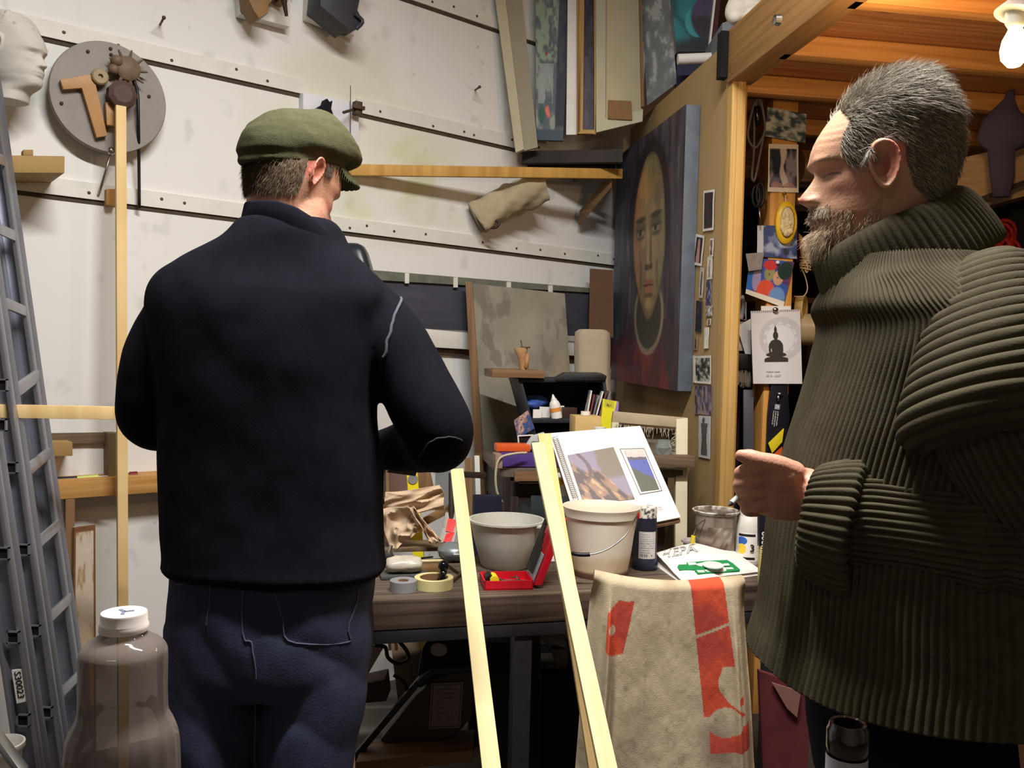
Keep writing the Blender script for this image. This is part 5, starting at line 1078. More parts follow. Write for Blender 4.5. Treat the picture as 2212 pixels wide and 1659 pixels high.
# ---- white book page on a board (easel style), two pictures
dB = 2.76
dT = dB+.20
t = T('art_book', 'large white open art book with two landscape pictures leaning on the bench', 'book', W(1330, 1135, dB))
def bq(px, py, off=0.): f = (1135-py)/215; return W(px, py, dB+(dT-dB)*f-off)
Q = [bq(1186, 936), bq(1383, 920), bq(1470, 1117), bq(1256, 1160)]
nrm = np.cross(Q[1]-Q[0], Q[3]-Q[0]); nrm /= np.linalg.norm(nrm); nrm = -nrm if np.dot(nrm, CAM-Q[0]) < 0 else nrm
g = pic(Q, lambda u, v: np.ones(u.shape+(3,))*np.array(lin((232, 228, 222))), 30, 30, thick=.006, wob=.004); t.part('page', g, m_print, smooth=40)
g = G(); b4 = [Q[0]-nrm*.012, Q[1]-nrm*.012, Q[2]-nrm*.012+(Q[2]-Q[1])*.02, Q[3]-nrm*.012+(Q[2]-Q[1])*.03]; g.slab(b4, -nrm*.02); t.part('backing_board', g, m_brownwood, bev=.002)
def rocks(u, v):
    c = np.ones(u.shape+(3,))*np.array(lin((134, 122, 146))); n_ = fbm(u*5+v*2, v*4, 4); c = mixc(c, lin((112, 100, 72)), sm(.5, .62, u+.3*(n_-.5))*sm(.62, .5, v)*.9); s = fbm((u-v*.6)*13, v*4+(u)*2, 4)
    m2 = sm(-.05, .06, v-(.12+.9*np.clip(u-.05, 0, 1)*.9+.1*np.sin(u*9))+.3*(1-u)*0); rk = np.ones(u.shape+(3,))*np.array(lin((148, 112, 84))); rk = mixc(rk, lin((70, 44, 44)), sm(.5, .6, s)); rk = mixc(rk, lin((196, 158, 122)), sm(.62, .72, 1-s)); rk = mixc(rk, lin((84, 76, 52)), sm(.5, .64, fbm(u*6, v*7+3, 3))*sm(.4, .8, u)*.8)
    c = c*(1-m2[..., None])+rk*m2[..., None]; tr = sm(.05, .03, np.abs(u-.2-.15*np.sin(v*5))); return mixc(c, lin((80, 48, 50)), tr*sm(.7, .5, v)*.8)
def lake(u, v):
    c = np.ones(u.shape+(3,))*np.array(lin((198, 182, 176))); h1 = .16+.05*fbm(u*9, u*0, 3); c = mixc(c, lin((70, 66, 84)), (v > h1)*1.); c = mixc(c, lin((52, 70, 160)), (v > .25)*1.); b_ = .5+.3*(u-.1)-.25*(u < 0); c = mixc(c, lin((64, 66, 44)), (v > .38+.32*u+.08*fbm(u*8, v*3, 3))*1.); return c*(.8+.4*fbm(u*20, v*30, 3))[..., None]
lf = [bq(1226, 984, .004), bq(1325, 966, .004), bq(1371, 1078, .004), bq(1262, 1092, .004)]; t.part('rock_picture', pic([p+nrm*.002 for p in lf], rocks, 90, 90, thick=.0008), m_print)
q2 = [bq(1348, 973, .004), bq(1389, 972, .004), bq(1424, 1057, .004), bq(1385, 1062, .004)]; t.part('lake_picture', pic([p+nrm*.002 for p in q2], lake, 50, 70, thick=.0008), m_print)
fr = [bq(1339, 970, .004), bq(1391, 969, .004), bq(1430, 1060, .004), bq(1383, 1068, .004)]; g = G()
for i in range(4): g.tube([fr[i]+nrm*.002, fr[(i+1) % 4]+nrm*.002], .0008, 5)
t.part('frame_line', g, m_black)
g = G(); a_, b_ = bq(1199, 948), bq(1243, 1077)
for i in range(34):
    c = a_+(b_-a_)*i/33; th = np.linspace(0, 6.28, 12); g.tube([c+np.array([.009*math.cos(q_), .009*math.sin(q_)-.006, .0015*q_]) for q_ in th], .0012, 5, cap=False)
t.part('spiral_binding', g, M('light_wire', (190, 188, 186), .4, .5), kind='stuff')
g = G(); g.slab([bq(1188, 940, -.02), bq(1200, 938, -.02), bq(1248, 1078, -.02), bq(1232, 1080, -.02)], (0, .012, 0)); t.part('page_block', g, m_paper)
t.part('lettering', text_geo('Landscape\nin the Alps\n1912', bq(1408, 1098, .008), Q[2]-Q[3], Q[1]-Q[2], .008), M('pale_grey_ink', (196, 194, 198), .8))
# ---- foreground slats leaning on the bench
def slat(name, label, x0, y0, x1, y1, w_, d_top, d_bot, mat, wp=None, th=.018, tilt=0.):
    a_ = W(x0, y0, d_top); b_ = W(x1, y1, d_bot); dr = (b_-a_)/np.linalg.norm(b_-a_); b2 = b_+dr*(b_[2]/max(1e-3, -dr[2])) if b_[2] > 0 else b_
    wv = np.array([1., tilt, 0]); wv -= dr*np.dot(wv, dr); wv /= np.linalg.norm(wv); tv = np.cross(dr, wv); tv = tv if tv[1] > 0 else -tv
    g = G(); g.bar(a_, b2, wv*w_, tv*th); return one(name, label, 'slat', g, mat, bev=.0012)
slat('pine_lath', 'single pale pine slat leaning on the bench beside the big bowl', 987, 1012, 1062, 1659, .037, 2.50, 1.70, m_pale)
slat('pine_lath', 'front pale slat of the leaning pair beside the white bucket', 1162, 955, 1314, 1659, .034, 2.34, 1.58, m_pale)
slat('pine_lath', 'rear pale slat of the leaning pair, slightly taller and narrower', 1176, 936, 1292, 1659, .036, 2.42, 1.72, WOOD('pale_pine_b', (214, 186, 128), (198, 168, 108), knots=False))
# ================================================================== DESK BEHIND THE BENCH
DZ = .99
dn0 = W(1080, 1012, 3.20); dn0[2] = DZ; DL = np.dot(W(1478, 1012, 3.2)-dn0, E1); DLn = .58
m_desk = WOOD('desk_wood', (110, 100, 88), (70, 62, 56), knots=False)
t = T('old_desk', 'high dark worn desk behind the workbench carrying the black cabinet', 'desk', np.array([dn0[0], dn0[1], 0]))
g = G(); g.slab([dn0, dn0+E1*DL, dn0+E1*DL+E2*DLn, dn0+E2*DLn], (0, 0, -.035)); t.part('desktop', g, m_desk, bev=.004)
g = G(); q = dn0+E1*.02-Z3*.035; g.slab([q, q+E2*DLn, q+E2*DLn-Z3*.13, q-Z3*.13], E1*.02); q = dn0+E1*.02+E2*.02-Z3*.035; g.slab([q, q+E1*(DL-.04), q+E1*(DL-.04)-Z3*.1, q-Z3*.1], E2*.02); t.part('apron', g, m_rack)
for s, r in ((.03, .04), (DL-.07, .04), (.03, DLn-.06), (DL-.07, DLn-.06)): g = G(); g.cbox(dn0+E1*(s+.02)+E2*r-Z3*(DZ/2+.015), E1*.05, E2*.05, Z3*(DZ-.035)); t.part('leg', g, m_darkwood, bev=.003)
m_bluegrey = M('dark_teal_metal', (58, 66, 70), .5, .3, var=.25, vs=20)
for i in range(2):
    g = G(); q = dn0+E1*.12+E2*.012-Z3*(.10+.16*i); g.slab([q, q+E1*(DL-.25), q+E1*(DL-.25)-Z3*.15, q-Z3*.15], E2*.4); dr = t.part('drawer', g, m_bluegrey, bev=.004)
    g = G(); g.cbox(q+E1*.2-Z3*.07-E2*.008, E1*.08, E2*.012, Z3*.014); t.part('drawer_handle', g, m_steel, bev=.003, parent=dr)
def od(s, r): return dn0+E1*s+E2*r
def bxw(name, label, cat, c, ax, ay, az, mat, bev=.002, rot=0.):
    """box standing on c, sizes ax (E1), ay (E2), az up"""
    e1 = E1*math.cos(rot)+E2*math.sin(rot); e2 = -E1*math.sin(rot)+E2*math.cos(rot); g = G(); g.cbox(np.asarray(c)+Z3*az/2, e1*ax, e2*ay, Z3*az); return one(name, label, cat, g, mat, bev=bev)
# purple plank and blocks at the near edge
g = G(); a = dn0+Z3*.0+E2*.0-E1*-.0; q = W(1083, 986, 3.2); q[2] = DZ+.055; e = np.dot(W(1240, 990, 3.2)-q, E1); g.slab([q, q+E1*e, q+E1*e-Z3*.052, q-Z3*.052], E2*.09); one('purple_plank', 'purple painted plank with bare wood end on the desk edge', 'plank', g, M('purple_paint', (80, 56, 130), .6, var=.15), bev=.003)
bxw('wood_block', 'pale wood end piece against the left end of the purple plank', 'block', q-E1*.014-Z3*.052, .026, .085, .05, M('pink_wood', (150, 122, 110), .7))
g = G(); q = W(1112, 1019, 3.17); g.slab([q, q+E1*.25, q+E1*.25-Z3*.035, q-Z3*.035], E2*.016); one('stamped_board', 'short stamped board fixed under the purple plank', 'board', g, m_brownwood, bev=.002)
# orange case, grey lid, green end and cable
d_ = 3.24; c = W(1106, 985, d_); c[2] = DZ+.058
bxw('orange_case', 'flat orange plastic case on top of the purple plank', 'case', np.array([c[0], c[1]+.03, DZ+.056]), .13, .07, .028, M('orange_case', (216, 92, 40), .4), bev=.006)
bxw('green_stopper', 'dark green cap beside the orange case and the slats', 'cap', np.array([c[0]+.085, c[1]+.03, DZ+.056]), .035, .05, .04, M('bottle_green', (30, 70, 66), .4), bev=.008)
g = G(); g.slab([W(1090, 965, 3.5), W(1160, 968, 3.5), W(1165, 985, 3.38), W(1078, 982, 3.38)], (0, 0, -.004)); one('grey_sheet', 'grey sheet lying behind the orange case', 'sheet', g, M('grey_sheet', (108, 106, 100), .8))
g = G(); g.tube(catmull([W(x, y, d) for x, y, d in [(1138, 978, 3.18), (1110, 980, 3.16), (1080, 990, 3.15), (1071, 1020, 3.15), (1073, 1060, 3.16), (1085, 1085, 3.17)]], 40), .0045, 8); one('cream_cable', 'cream cable looping down over the left end of the desk', 'cable', g, M('cream_cable', (190, 180, 148), .5), smooth=True)
# black pigeonhole cabinet
dc_ = 3.44; m_cab = M('black_cabinet', (34, 34, 42), .55, var=.15)
t = T('black_cabinet', 'black open fronted cabinet crammed with bottles and papers on the desk', 'cabinet', W(1240, 990, dc_))
TL, TR, BR, BL = W(1120, 818, dc_), W(1308, 818, dc_), W(1328, 992, dc_), W(1166, 992, dc_); bk = E2*.26
def cq(u, v): return (TL*(1-u)+TR*u)*(1-v)+(BL*(1-u)+BR*u)*v
ux_ = (TR-TL)/np.linalg.norm(TR-TL); dx_ = ux_*.012
g = G(); g.slab([TL, TL+dx_, BL+dx_, BL], bk); t.part('side_panel', g, m_cab, bev=.001)
g = G(); g.slab([TR-dx_, TR, BR, BR-dx_], bk); t.part('side_panel', g, m_cab, bev=.001)
g = G(); g.slab([TL, TR, TR-Z3*.014, TL-Z3*.014], bk); t.part('top_panel', g, m_cab, bev=.001)
g = G(); g.slab([TL+bk, TR+bk, BR+bk, BL+bk], E2*.01); t.part('back_panel', g, m_cab)
sv = .50
g = G(); g.slab([cq(0, sv), cq(1, sv), cq(1, sv)-Z3*.016, cq(0, sv)-Z3*.016], bk); t.part('shelf', g, m_cab, bev=.001)
SH = cq(0, sv)[2]
g = G(); g.prism([W(x, y, dc_-.01) for x, y in [(1200, 818), (1222, 806), (1300, 806), (1311, 812), (1309, 822), (1200, 824)]], (0, .2, 0)); one('black_binder', 'black folder lying on the right of the cabinet top', 'folder', g, m_black, bev=.003)
g = G(); q = [W(1062, 836, 3.12), W(1097, 803, 3.5), W(1190, 812, 3.5), W(1178, 826, 3.12)]; zz = TL[2]+.004
q2 = []
for (x, y) in [(1062, 832), (1096, 802), (1190, 810), (1172, 824)]: q2.append(W(x, y, 3.2))
c1 = TL-E1*.11-E2*.03; c1[2] = TL[2]+.004; g.slab([c1, c1+E1*.21, c1+E1*.21+E2*.26, c1+E2*.26], (0, 0, .032)); one('thick_board', 'small thick wooden board lying on the cabinet top', 'board', g, m_brownwood, bev=.003)
# wooden carving standing on that board
zl = TL[2]+.036; c = W(1127, 800, 3.5); c[2] = zl; k_ = 3.5/FPX
t = T('torso_carving', 'small carved wooden torso with a metal spike on the cabinet board', 'carving', c); g = G()
R = []
for y, a_, b_, cx in [(800, 7, 7, 1130), (790, 8, 8, 1129), (775, 9, 8, 1128), (765, 12, 9, 1126), (757, 15, 9, 1125), (753, 14, 8, 1126)]:
    th = np.linspace(0, 2*np.pi, 20, endpoint=False); p = W(cx, y, 3.5); p[2] = zl+(800-y)*k_; R.append(p+np.stack([a_*k_*np.cos(th), b_*k_*np.sin(th), 0*th], 1))
g.grid(R); t.part('torso', g, M('carve_wood', (168, 128, 88), .6, var=.2, vs=30), smooth=40)
g = G(); g.tube([W(1136, 795, 3.49), W(1140, 765, 3.5)], .009, 10); t.part('arm', g, M('carve_wood', (168, 128, 88), .6), smooth=True)
g = G(); p = c+Z3*47*k_; g.tube([p, p+np.array([-.007, 0, .03])], .002, 6); t.part('spike', g, m_rust); g = G(); g.cbox(c+np.array([.012, 0, 48*k_]), (.04, 0, 0), (0, .02, 0), (0, 0, .006)); t.part('cap', g, m_rust, bev=.001)
# contents of the upper compartment
def insh(px, dd=.06): p = W(px, 900, dc_+dd); p[2] = SH; return p
c = insh(1155, .1); g = G()
for k in range(7): g.ball(c+np.array([R2.uniform(-.03, .04), R2.uniform(-.03, .03), .055+R2.uniform(-.012, .025)]), (.035, .03, .018), 12, 8)
V, Nn, F = remesh(g, .006, 2); V += Nn*(.012*(fbm(V[:, 0]*50, V[:, 2]*60, 3)-.5))[:, None]; one('blue_glove', 'crumpled blue rubber glove inside the black cabinet', 'glove', GV(V, F), M('blue_rubber', (56, 84, 160), .5), smooth=True)
c = insh(1203, .035); k_ = dc_/FPX; ax = np.array([-.19, 0, 1.]); t = T('glue_bottle', 'white glue bottle with orange label leaning inside the black cabinet', 'bottle', c); g = G(); g.lathe(c+Z3*.003, [(.001, 0), (11*k_, 0), (11*k_, 30*k_), (9*k_, 36*k_), (6*k_, 40*k_), (6*k_, 43*k_), (.001, 43*k_)], 24, ax, sx=1.1); t.part('body', g, m_white, smooth=45)
axn = ax/np.linalg.norm(ax); g = G(); g.lathe(c+axn*42*k_, [(6*k_, 0), (5*k_, 3*k_), (2*k_, 11*k_), (.001, 13*k_)], 16, ax); t.part('nozzle', g, m_white, smooth=45); g = G(); g.lathe(c+axn*16*k_, [(11.3*k_, 0), (11.3*k_, 9*k_)], 24, ax, cap=False, sx=1.1); t.part('label', g, M('orange_label', (226, 150, 70), .5), smooth=45)
t_ = 0
for px, w_, h_, rt_, l in [(1160, .035, .035, .3, 'small white printed card stack left of the glue bottle'), (1177, .045, .045, -.3, 'white printed leaflet behind the glue bottle'), (1208, .04, .05, .4, 'white folded paper right of the glue bottle')]:
    c = insh(px, .06+.02*t_); g = G(); e1 = np.array([math.cos(rt_), math.sin(rt_), 0]); g.cbox(c+Z3*h_/2, e1*w_, np.array([-e1[1], e1[0], 0])*.006, Z3*h_); one('paper_card', l, 'card', g, m_paper); t_ += 1
for i, px in enumerate([1272, 1278, 1285, 1291, 1297, 1303]):
    c = insh(px-8, .05); h_ = .10+.02*R2.random(); lean = np.array([.25+.03*i-.1, 0, 1.]); lean /= np.linalg.norm(lean); g = G(); g.cbox(c+lean*h_/2+Z3*.002, np.array([.005, 0, 0]), np.array([0, .12, 0]), lean*h_)
    one('magazine', ['white magazine leaning furthest left in the black cabinet', 'dark red magazine leaning second from the left in the black cabinet', 'grey magazine leaning third from the left in the black cabinet', 'white magazine in the middle right of the leaning magazines', 'dark red magazine leaning second from the right in the black cabinet', 'grey magazine leaning against the right side of the black cabinet'][i], 'magazine', g, [m_paper, M('mag_red', (130, 70, 70), .5), M('mag_grey', (140, 136, 140), .5)][i % 3], group='magazines in the black cabinet')
bxw('dark_tin', 'dark brown tin at the back of the cabinet shelf', 'tin', insh(1228, .1), .06, .05, .045, M('brown_tin', (60, 40, 34), .4))
# lower compartment and things in front of the cabinet
c = W(1262, 990, 3.30); c[2] = DZ; bxw('wooden_box', 'light wooden box in front of the black cabinet', 'box', c, .10, .1, .195, M('birch_box', (206, 176, 116), .6, var=.1), bev=.003)
cc = c+Z3*.196; g = G(); g.lathe(cc, [(.001, 0), (.018, 0), (.018, .014), (.001, .015)], 24); one('screw_top', 'white screw lid on top of the light wooden box', 'lid', g, m_white, smooth=45)
c = W(1240, 990, 3.25); c[2] = DZ; bxw('grey_box', 'low brownish grey carton left of the clear jar', 'box', c, .075, .06, .125, M('greige_card', (140, 124, 110), .8))
c = W(1294, 990, 3.22); c[2] = DZ; t = T('glass_jar', 'clear lidded jar standing before the yellow and blue packet', 'jar', c); g = G(); k_ = 3.22/FPX; g.lathe(c, [(.001, 0), (16*k_, 0), (17*k_, 4*k_), (17*k_, 78*k_), (12*k_, 84*k_), (.001, 85*k_)], 28); t.part('jar_body', g, M('milky_jar', (176, 182, 182), .25, trans=.3), smooth=45); g = G(); g.lathe(c+Z3*85*k_, [(.001, 0), (13*k_, 0), (13*k_, 7*k_), (.001, 8*k_)], 24); t.part('lid', g, m_white, smooth=45)
t = T('yellow_packet', 'tall yellow and blue packet leaning beside the cabinet', 'packet', W(1315, 990, 3.3)); Q = [W(x, y, 3.3) for x, y in [(1303, 862), (1337, 868), (1328, 992), (1290, 992)]]
def pk(u, v):
    c_ = np.ones(u.shape+(3,))*np.array(lin((222, 216, 40))); s = .95-.5*v; c_ = mixc(c_, lin((40, 60, 170)), (u > s)*1.); c_ = mixc(c_, lin((150, 120, 190)), (u > s-.08)*(u < s+.12)*(v < .5)*1.); return mixc(c_, lin((190, 186, 60)), (v < .12)*(u > .1)*(u < .7)*1.)
t.part('carton', pic(Q, pk, 40, 60, thick=(0, .04, 0)), m_print); o = Q[0]+(Q[3]-Q[0])*.10+(Q[1]-Q[0])*.25-np.array([0, .003, 0]); t.part('lettering', text_geo('N.1', o, Q[1]-Q[0], Q[0]-Q[3], .013), m_black)
# photo on cabinet side and small frame
Q = [TL+E2*.03-Z3*.17-E1*-.02, TL-Z3*.155+E1*.025-E2*.02, TL-Z3*.235+E1*.04-E2*.02, TL+E2*.03-Z3*.255+E1*.03]
Q = [W(x, y, dc_-.012) for x, y in [(1110, 908), (1140, 886), (1155, 925), (1118, 947)]]
g = pic(Q, blotch([(60, 80, 130), (150, 110, 110), (190, 160, 150), (60, 40, 50)], 3, 3, 40), 30, 30, thick=.001); one('photograph', 'small blue and pink photograph on the corner of the black cabinet', 'photo', g, m_print)
t = T('framed_photo', 'small white edged black picture behind the tops of the slats', 'frame', W(1137, 965, 3.36)); g = G()
for a_, b_ in [((1119, 942), (1152, 940)), ((1119, 942), (1121, 966)), ((1121, 966), (1154, 966))]: g.tube([W(*a_, 3.34), W(*b_, 3.34)], .003, 6)
t.part('frame', g, m_white); g = G(); g.slab([W(x, y, 3.345) for x, y in [(1120, 943), (1152, 941), (1154, 965), (1122, 965)]], (0, .008, 0)); t.part('picture', g, m_black)
g = G(); g.prism([W(x, y, 3.25) for x, y in [(1130, 970), (1148, 942), (1175, 934), (1186, 950), (1150, 972)]], (0, .03, 0)); one('crumpled_paper', 'crumpled grey white paper behind the slats', 'paper', g, M('greyish_paper', (190, 192, 196), .7), bev=.004)
# stretcher frame with frayed cloth
t = T('canvas_stretcher', 'white wooden stretcher frame with frayed canvas edges leaning on the partition', 'frame', W(1410, 1200, 2.9)); F0 = 3.14
m_fr = M('cream_frame', (206, 198, 172), .6, var=.08)
g = G(); g.slab([W(x, y, F0) for x, y in [(1325, 889), (1484, 903), (1484, 925), (1322, 912)]], (0, .03, 0)); t.part('top_bar', g, m_canvas, bev=.002)
g = G(); g.slab([W(1461, 905, F0-.002), W(1486, 903, F0-.002), W(1484, 1230, F0-.1), W(1458, 1230, F0-.1)], (0, .03, 0)); t.part('side_bar', g, m_fr, bev=.002)
g = G(); g.slab([W(1322, 912, F0), W(1337, 912, F0), W(1334, 1012, F0), W(1318, 1012, F0)], (0, .03, 0)); t.part('side_bar', g, m_fr, bev=.002)
g = G()
for k in range(70):
    x = R2.uniform(1330, 1460); y = 908+(x-1325)*.09; p = W(x, y+8, F0-.004); q = W(x+R2.uniform(-4, 4), y+R2.uniform(12, 36)*(.5+R2.random()*.6), F0-.01+R2.uniform(-.01, .01)); g.tube([p, (p+q)/2+np.array([R2.uniform(-.004, .004), 0, 0]), q], .0009, 4)
for k in range(30): y = R2.uniform(930, 1000); p = W(1462, y, F0-.006); q = W(1462-R2.uniform(3, 14), y+R2.uniform(-6, 10), F0-.01); g.tube([p, q], .0009, 4)
t.part('frayed_threads', g, M('thread', (180, 172, 150), .9), kind='stuff')
g = G(); g.slab([W(x, y, F0+.05) for x, y in [(1335, 920), (1460, 930), (1458, 1012), (1335, 1012)]], (0, .01, 0)); one('brown_board', 'brown board visible through the stretcher frame', 'board', g, M('greybrown_board', (116, 106, 88), .8))
g = G(); g.tube([W(1384, 925, 3.17), W(1396, 1000, 3.16)], .008, 10); one('red_pen', 'red handled tool inside the stretcher frame', 'tool', g, m_redpl, smooth=50)
c = W(1432, 984, 3.10); t = T('preserve_jar', 'small clear glass jar before the stretcher frame', 'jar', c-Z3*.0); g = G(); k_ = 3.1/FPX
g.lathe(c, [(.001, 0), (17*k_, 0), (18*k_, 6*k_), (18*k_, 20*k_), (14*k_, 26*k_), (15*k_, 34*k_), (13*k_, 34*k_), (12*k_, 26*k_), (16*k_, 18*k_), (.001, 3*k_)], 28); t.part('glass', g, M('jar_glass', (215, 228, 228), .05, trans=.85, var=.02), smooth=45)
g = G(); g.slab([W(1395, 984, 3.05), W(1502, 986, 3.05), W(1500, 1010, 3.05), W(1393, 1010, 3.05)], (0, .06, 0)); one('dark_batten', 'dark brown batten end resting over the desk right side', 'batten', g, m_oldwood, bev=.003)
g = G(); g.slab([W(1300, 1014, 3.1), W(1476, 1016, 3.1), W(1476, 1031, 3.1), W(1300, 1030, 3.1)], (0, .05, 0)); one('desk_board', 'grey brown board edge under the dark batten', 'board', g, m_oldwood, bev=.003)
g = G(); g.slab([W(1205, 1024, 3.1), W(1232, 1024, 3.1), W(1232, 1072, 3.1), W(1205, 1072, 3.1)], (0, .04, 0)); t = T('red_yellow_tin', 'white and yellow tin with red lettering behind the leaning slats', 'tin', W(1218, 1072, 3.1)); t.part('tin', g, m_white, bev=.003)
g = G(); g.slab([W(1205, 1034, 3.098), W(1232, 1034, 3.098), W(1232, 1048, 3.098), W(1205, 1048, 3.098)], (0, .0015, 0)); t.part('yellow_band', g, m_yellow); t.part('lettering', text_geo('TOX', W(1210, 1046, 3.095), (1, 0, 0), (0, 0, 1), .02, bold=.02), m_redpl)
# ================================================================== LEFT OF THE DESK, BEHIND THE BENCH
g = G(); g.slab([W(820, 944, 3.3), W(868, 946, 3.3), W(862, 1060, 3.3), W(820, 1060, 3.3)], (0, .02, 0)); one('brown_board', 'orange brown board behind the black vice handle', 'board', g, WOOD('ply_orange', (178, 132, 76), (150, 104, 54), knots=False), bev=.002)
g = G(); g.slab([W(820, 938, 3.28), W(842, 938, 3.28), W(842, 946, 3.28), W(820, 946, 3.28)], (0, .02, 0)); one('pale_strip', 'short pale wood strip on top of the orange brown board', 'strip', g, m_pale)
g = G(); g.slab([W(892, 1000, 3.25), W(925, 1003, 3.25), W(940, 1072, 3.25), W(905, 1072, 3.25)], (0, .02, 0)); one('brown_board', 'brown board with a vertical crack right of the yellow level', 'board', g, m_brownwood, bev=.002)
g = G(); g.slab([W(822, 1020, 3.2), W(885, 1022, 3.2), W(900, 1190, 3.1), W(822, 1190, 3.1)], (0, .02, 0)); one('dark_board', 'dark red brown board behind the paper bag', 'board', g, M('mahogany', (84, 54, 40), .6), bev=.002)
g = G(); g.slab([W(832, 940, 3.15), W(838, 940, 3.15), W(842, 1110, 3.1), W(835, 1110, 3.1)], (0, .01, 0)); one('thin_lath', 'very thin pale lath standing beside the man\'s hip', 'lath', g, m_brownwood)
g = G(); g.slab([W(940, 990, 3.3), W(985, 1000, 3.3), W(985, 1110, 3.3), W(940, 1110, 3.3)], (0, .02, 0)); one('grey_board_sheet', 'pale grey panel behind the single leaning slat', 'panel', g, M('cool_grey', (128, 132, 134), .7))
# yellow spirit level standing through to the floor
t = T('spirit_level', 'yellow spirit level standing upright behind the workbench', 'level', W(905, 1400, 2.95)); g = G()
a = W(888, 998, 2.98); b = W(918, 1405, 2.94); g.bar(a, b, (.034*1.1, 0, 0), (0, .02, 0)); t.part('body', g, M('level_yellow', (226, 208, 40), .35, var=.05), bev=.002)
g = G(); g.lathe(W(892, 1035, 2.975), [(.017, -.001), (.017, .003), (.001, .004)], 24, (0, -1, 0)); t.part('vial', g, M('vial_silver', (200, 200, 200), .2, .6), smooth=40)
g = G(); g.bar(W(916, 1362, 2.94), W(917, 1370, 2.94), (.02, 0, 0), (0, .004, 0)); t.part('mark', g, M('grey_mark', (90, 96, 92), .5))
# black vice handle
t = T('bench_vice', 'black gripped clamp handle sticking out beside the man\'s waist', 'clamp', W(835, 1050, 2.0)); g = G(); g.tube([W(838, 1012, 2.02), W(897, 1020, 2.05)], .0095, 14); t.part('grip', g, m_black, smooth=50); g = G(); g.tube([W(828, 1011, 2.0), W(839, 1012, 2.02)], .0065, 12); t.part('collar', g, m_steel, smooth=50)
g = G(); g.cbox(W(822, 1020, 1.98), (.02, 0, 0), (0, .03, 0), (0, 0, .12)); g.tube([W(818, 960, 1.98), W(822, 1090, 1.98)], .01, 10); t.part('clamp_frame', g, m_black, bev=.003)
# black rounded appliance beyond the shoulder
t = T('wall_appliance', 'black rounded appliance mounted on the wall beyond the man\'s right shoulder', 'appliance', W(762, 600, 3.42)); g = G(); R = []
for y, a_, cx in [(620, .066, 775), (575, .063, 768), (545, .056, 763), (532, .048, 760), (527, .035, 757), (526, .006, 756)]:
    th = np.linspace(0, 2*np.pi, 36, endpoint=False); e = 1/(np.abs(np.cos(th))**5+np.abs(np.sin(th))**5)**.2; R.append(W(cx, y, 3.42)+np.stack([a_*np.cos(th)*e, a_*1.0*np.sin(th)*e, 0*th], 1))
g.grid(R); t.part('housing', g, M('satin_black', (44, 48, 54), .3), smooth=50)
g = G(); p0_ = [W(x, y, 3.355) for x, y in [(741, 543), (752, 536), (754, 552)]]; 
for a_, b_ in zip(p0_[:-1], p0_[1:]): g.tube([a_, b_], .0012, 6)
g.prism([W(x, y, 3.355) for x, y in [(741, 545), (747, 541), (745, 552), (741, 555)]], (0, .002, 0)); t.part('emblem', g, m_paper)
g = G(); g.tube([W(775, 532, 3.42), W(798, 575, 3.42)], .006, 8); t.part('trim', g, M('bronze_trim', (130, 110, 92), .4))
# paper bag
def crumple(c_pts, d_, label, name, mat, seed):
    P_ = np.array(c_pts, float); g = G()
    nu = nv = 36; u, v = np.meshgrid(np.linspace(0, 1, nu), np.linspace(0, 1, nv)); px = (P_[0][0]*(1-u)+P_[1][0]*u)*(1-v)+(P_[3][0]*(1-u)+P_[2][0]*u)*v; py = (P_[0][1]*(1-u)+P_[1][1]*u)*(1-v)+(P_[3][1]*(1-u)+P_[2][1]*u)*v
    n1 = vn(u*2.2+seed, v*2.6); n2 = vn(u*3.5+v*3+seed*2, v*3-u*2); rid = (np.abs(n1-.5)+np.abs(n2-.5))
    V = np.array([W(px[i, j]+8*(n1[i, j]-.5), py[i, j]+8*(n2[i, j]-.5), d_+.05*rid[i, j]-.02) for i in range(nv) for j in range(nu)]); F = [(i*nu+j, (i+1)*nu+j, (i+1)*nu+j+1, i*nu+j+1) for i in range(nv-1) for j in range(nu-1)]
    m_ = len(V); V2 = V+np.array([0, .012, 0]); F2 = F+[tuple(x+m_ for x in f[::-1]) for f in F]; ring = [j for j in range(nu)]+[i*nu+nu-1 for i in range(1, nv)]+[(nv-1)*nu+j for j in range(nu-2, -1, -1)]+[i*nu for i in range(nv-2, 0, -1)]
    F2 += [(ring[(k+1) % len(ring)], ring[k], ring[k]+m_, ring[(k+1) % len(ring)]+m_) for k in range(len(ring))]; g.add(np.vstack([V, V2]), F2); return g
m_kraft = M('kraft_paper', (206, 180, 152), .75, var=.08, vs=8)
t = T('paper_bag', 'crumpled brown paper bag slumped at the back of the bench beside the man', 'bag', W(880, 1190, 2.85))
g = crumple([(812, 1068), (953, 1048), (960, 1098), (812, 1120)], 2.86, '', '', m_kraft, 3); t.part('bag_side', g, m_kraft, smooth=50)
g = crumple([(812, 1105), (880, 1092), (905, 1150), (845, 1195)], 2.80, '', '', m_kraft, 11); t.part('bag_mouth', g, m_kraft, smooth=50)
g = crumple([(880, 1095), (898, 1100), (952, 1168), (930, 1178)], 2.78, '', '', m_kraft, 17); t.part('bag_flap', g, m_kraft, smooth=50)
g = G(); g.bar(W(912, 1130, 2.95), W(980, 1095, 3.0), Z3*.03, (0, .03, 0)); one('wood_batten', 'short brown batten sloping up behind the paper bag', 'batten', g, m_brownwood, bev=.003)
g = G(); g.bar(W(822, 1190, 2.78), W(975, 1186, 2.80), Z3*.012, BN*.12); one('grey_plank', 'grey dusty plank at the back of the bench', 'plank', g, m_oldwood, bev=.002)
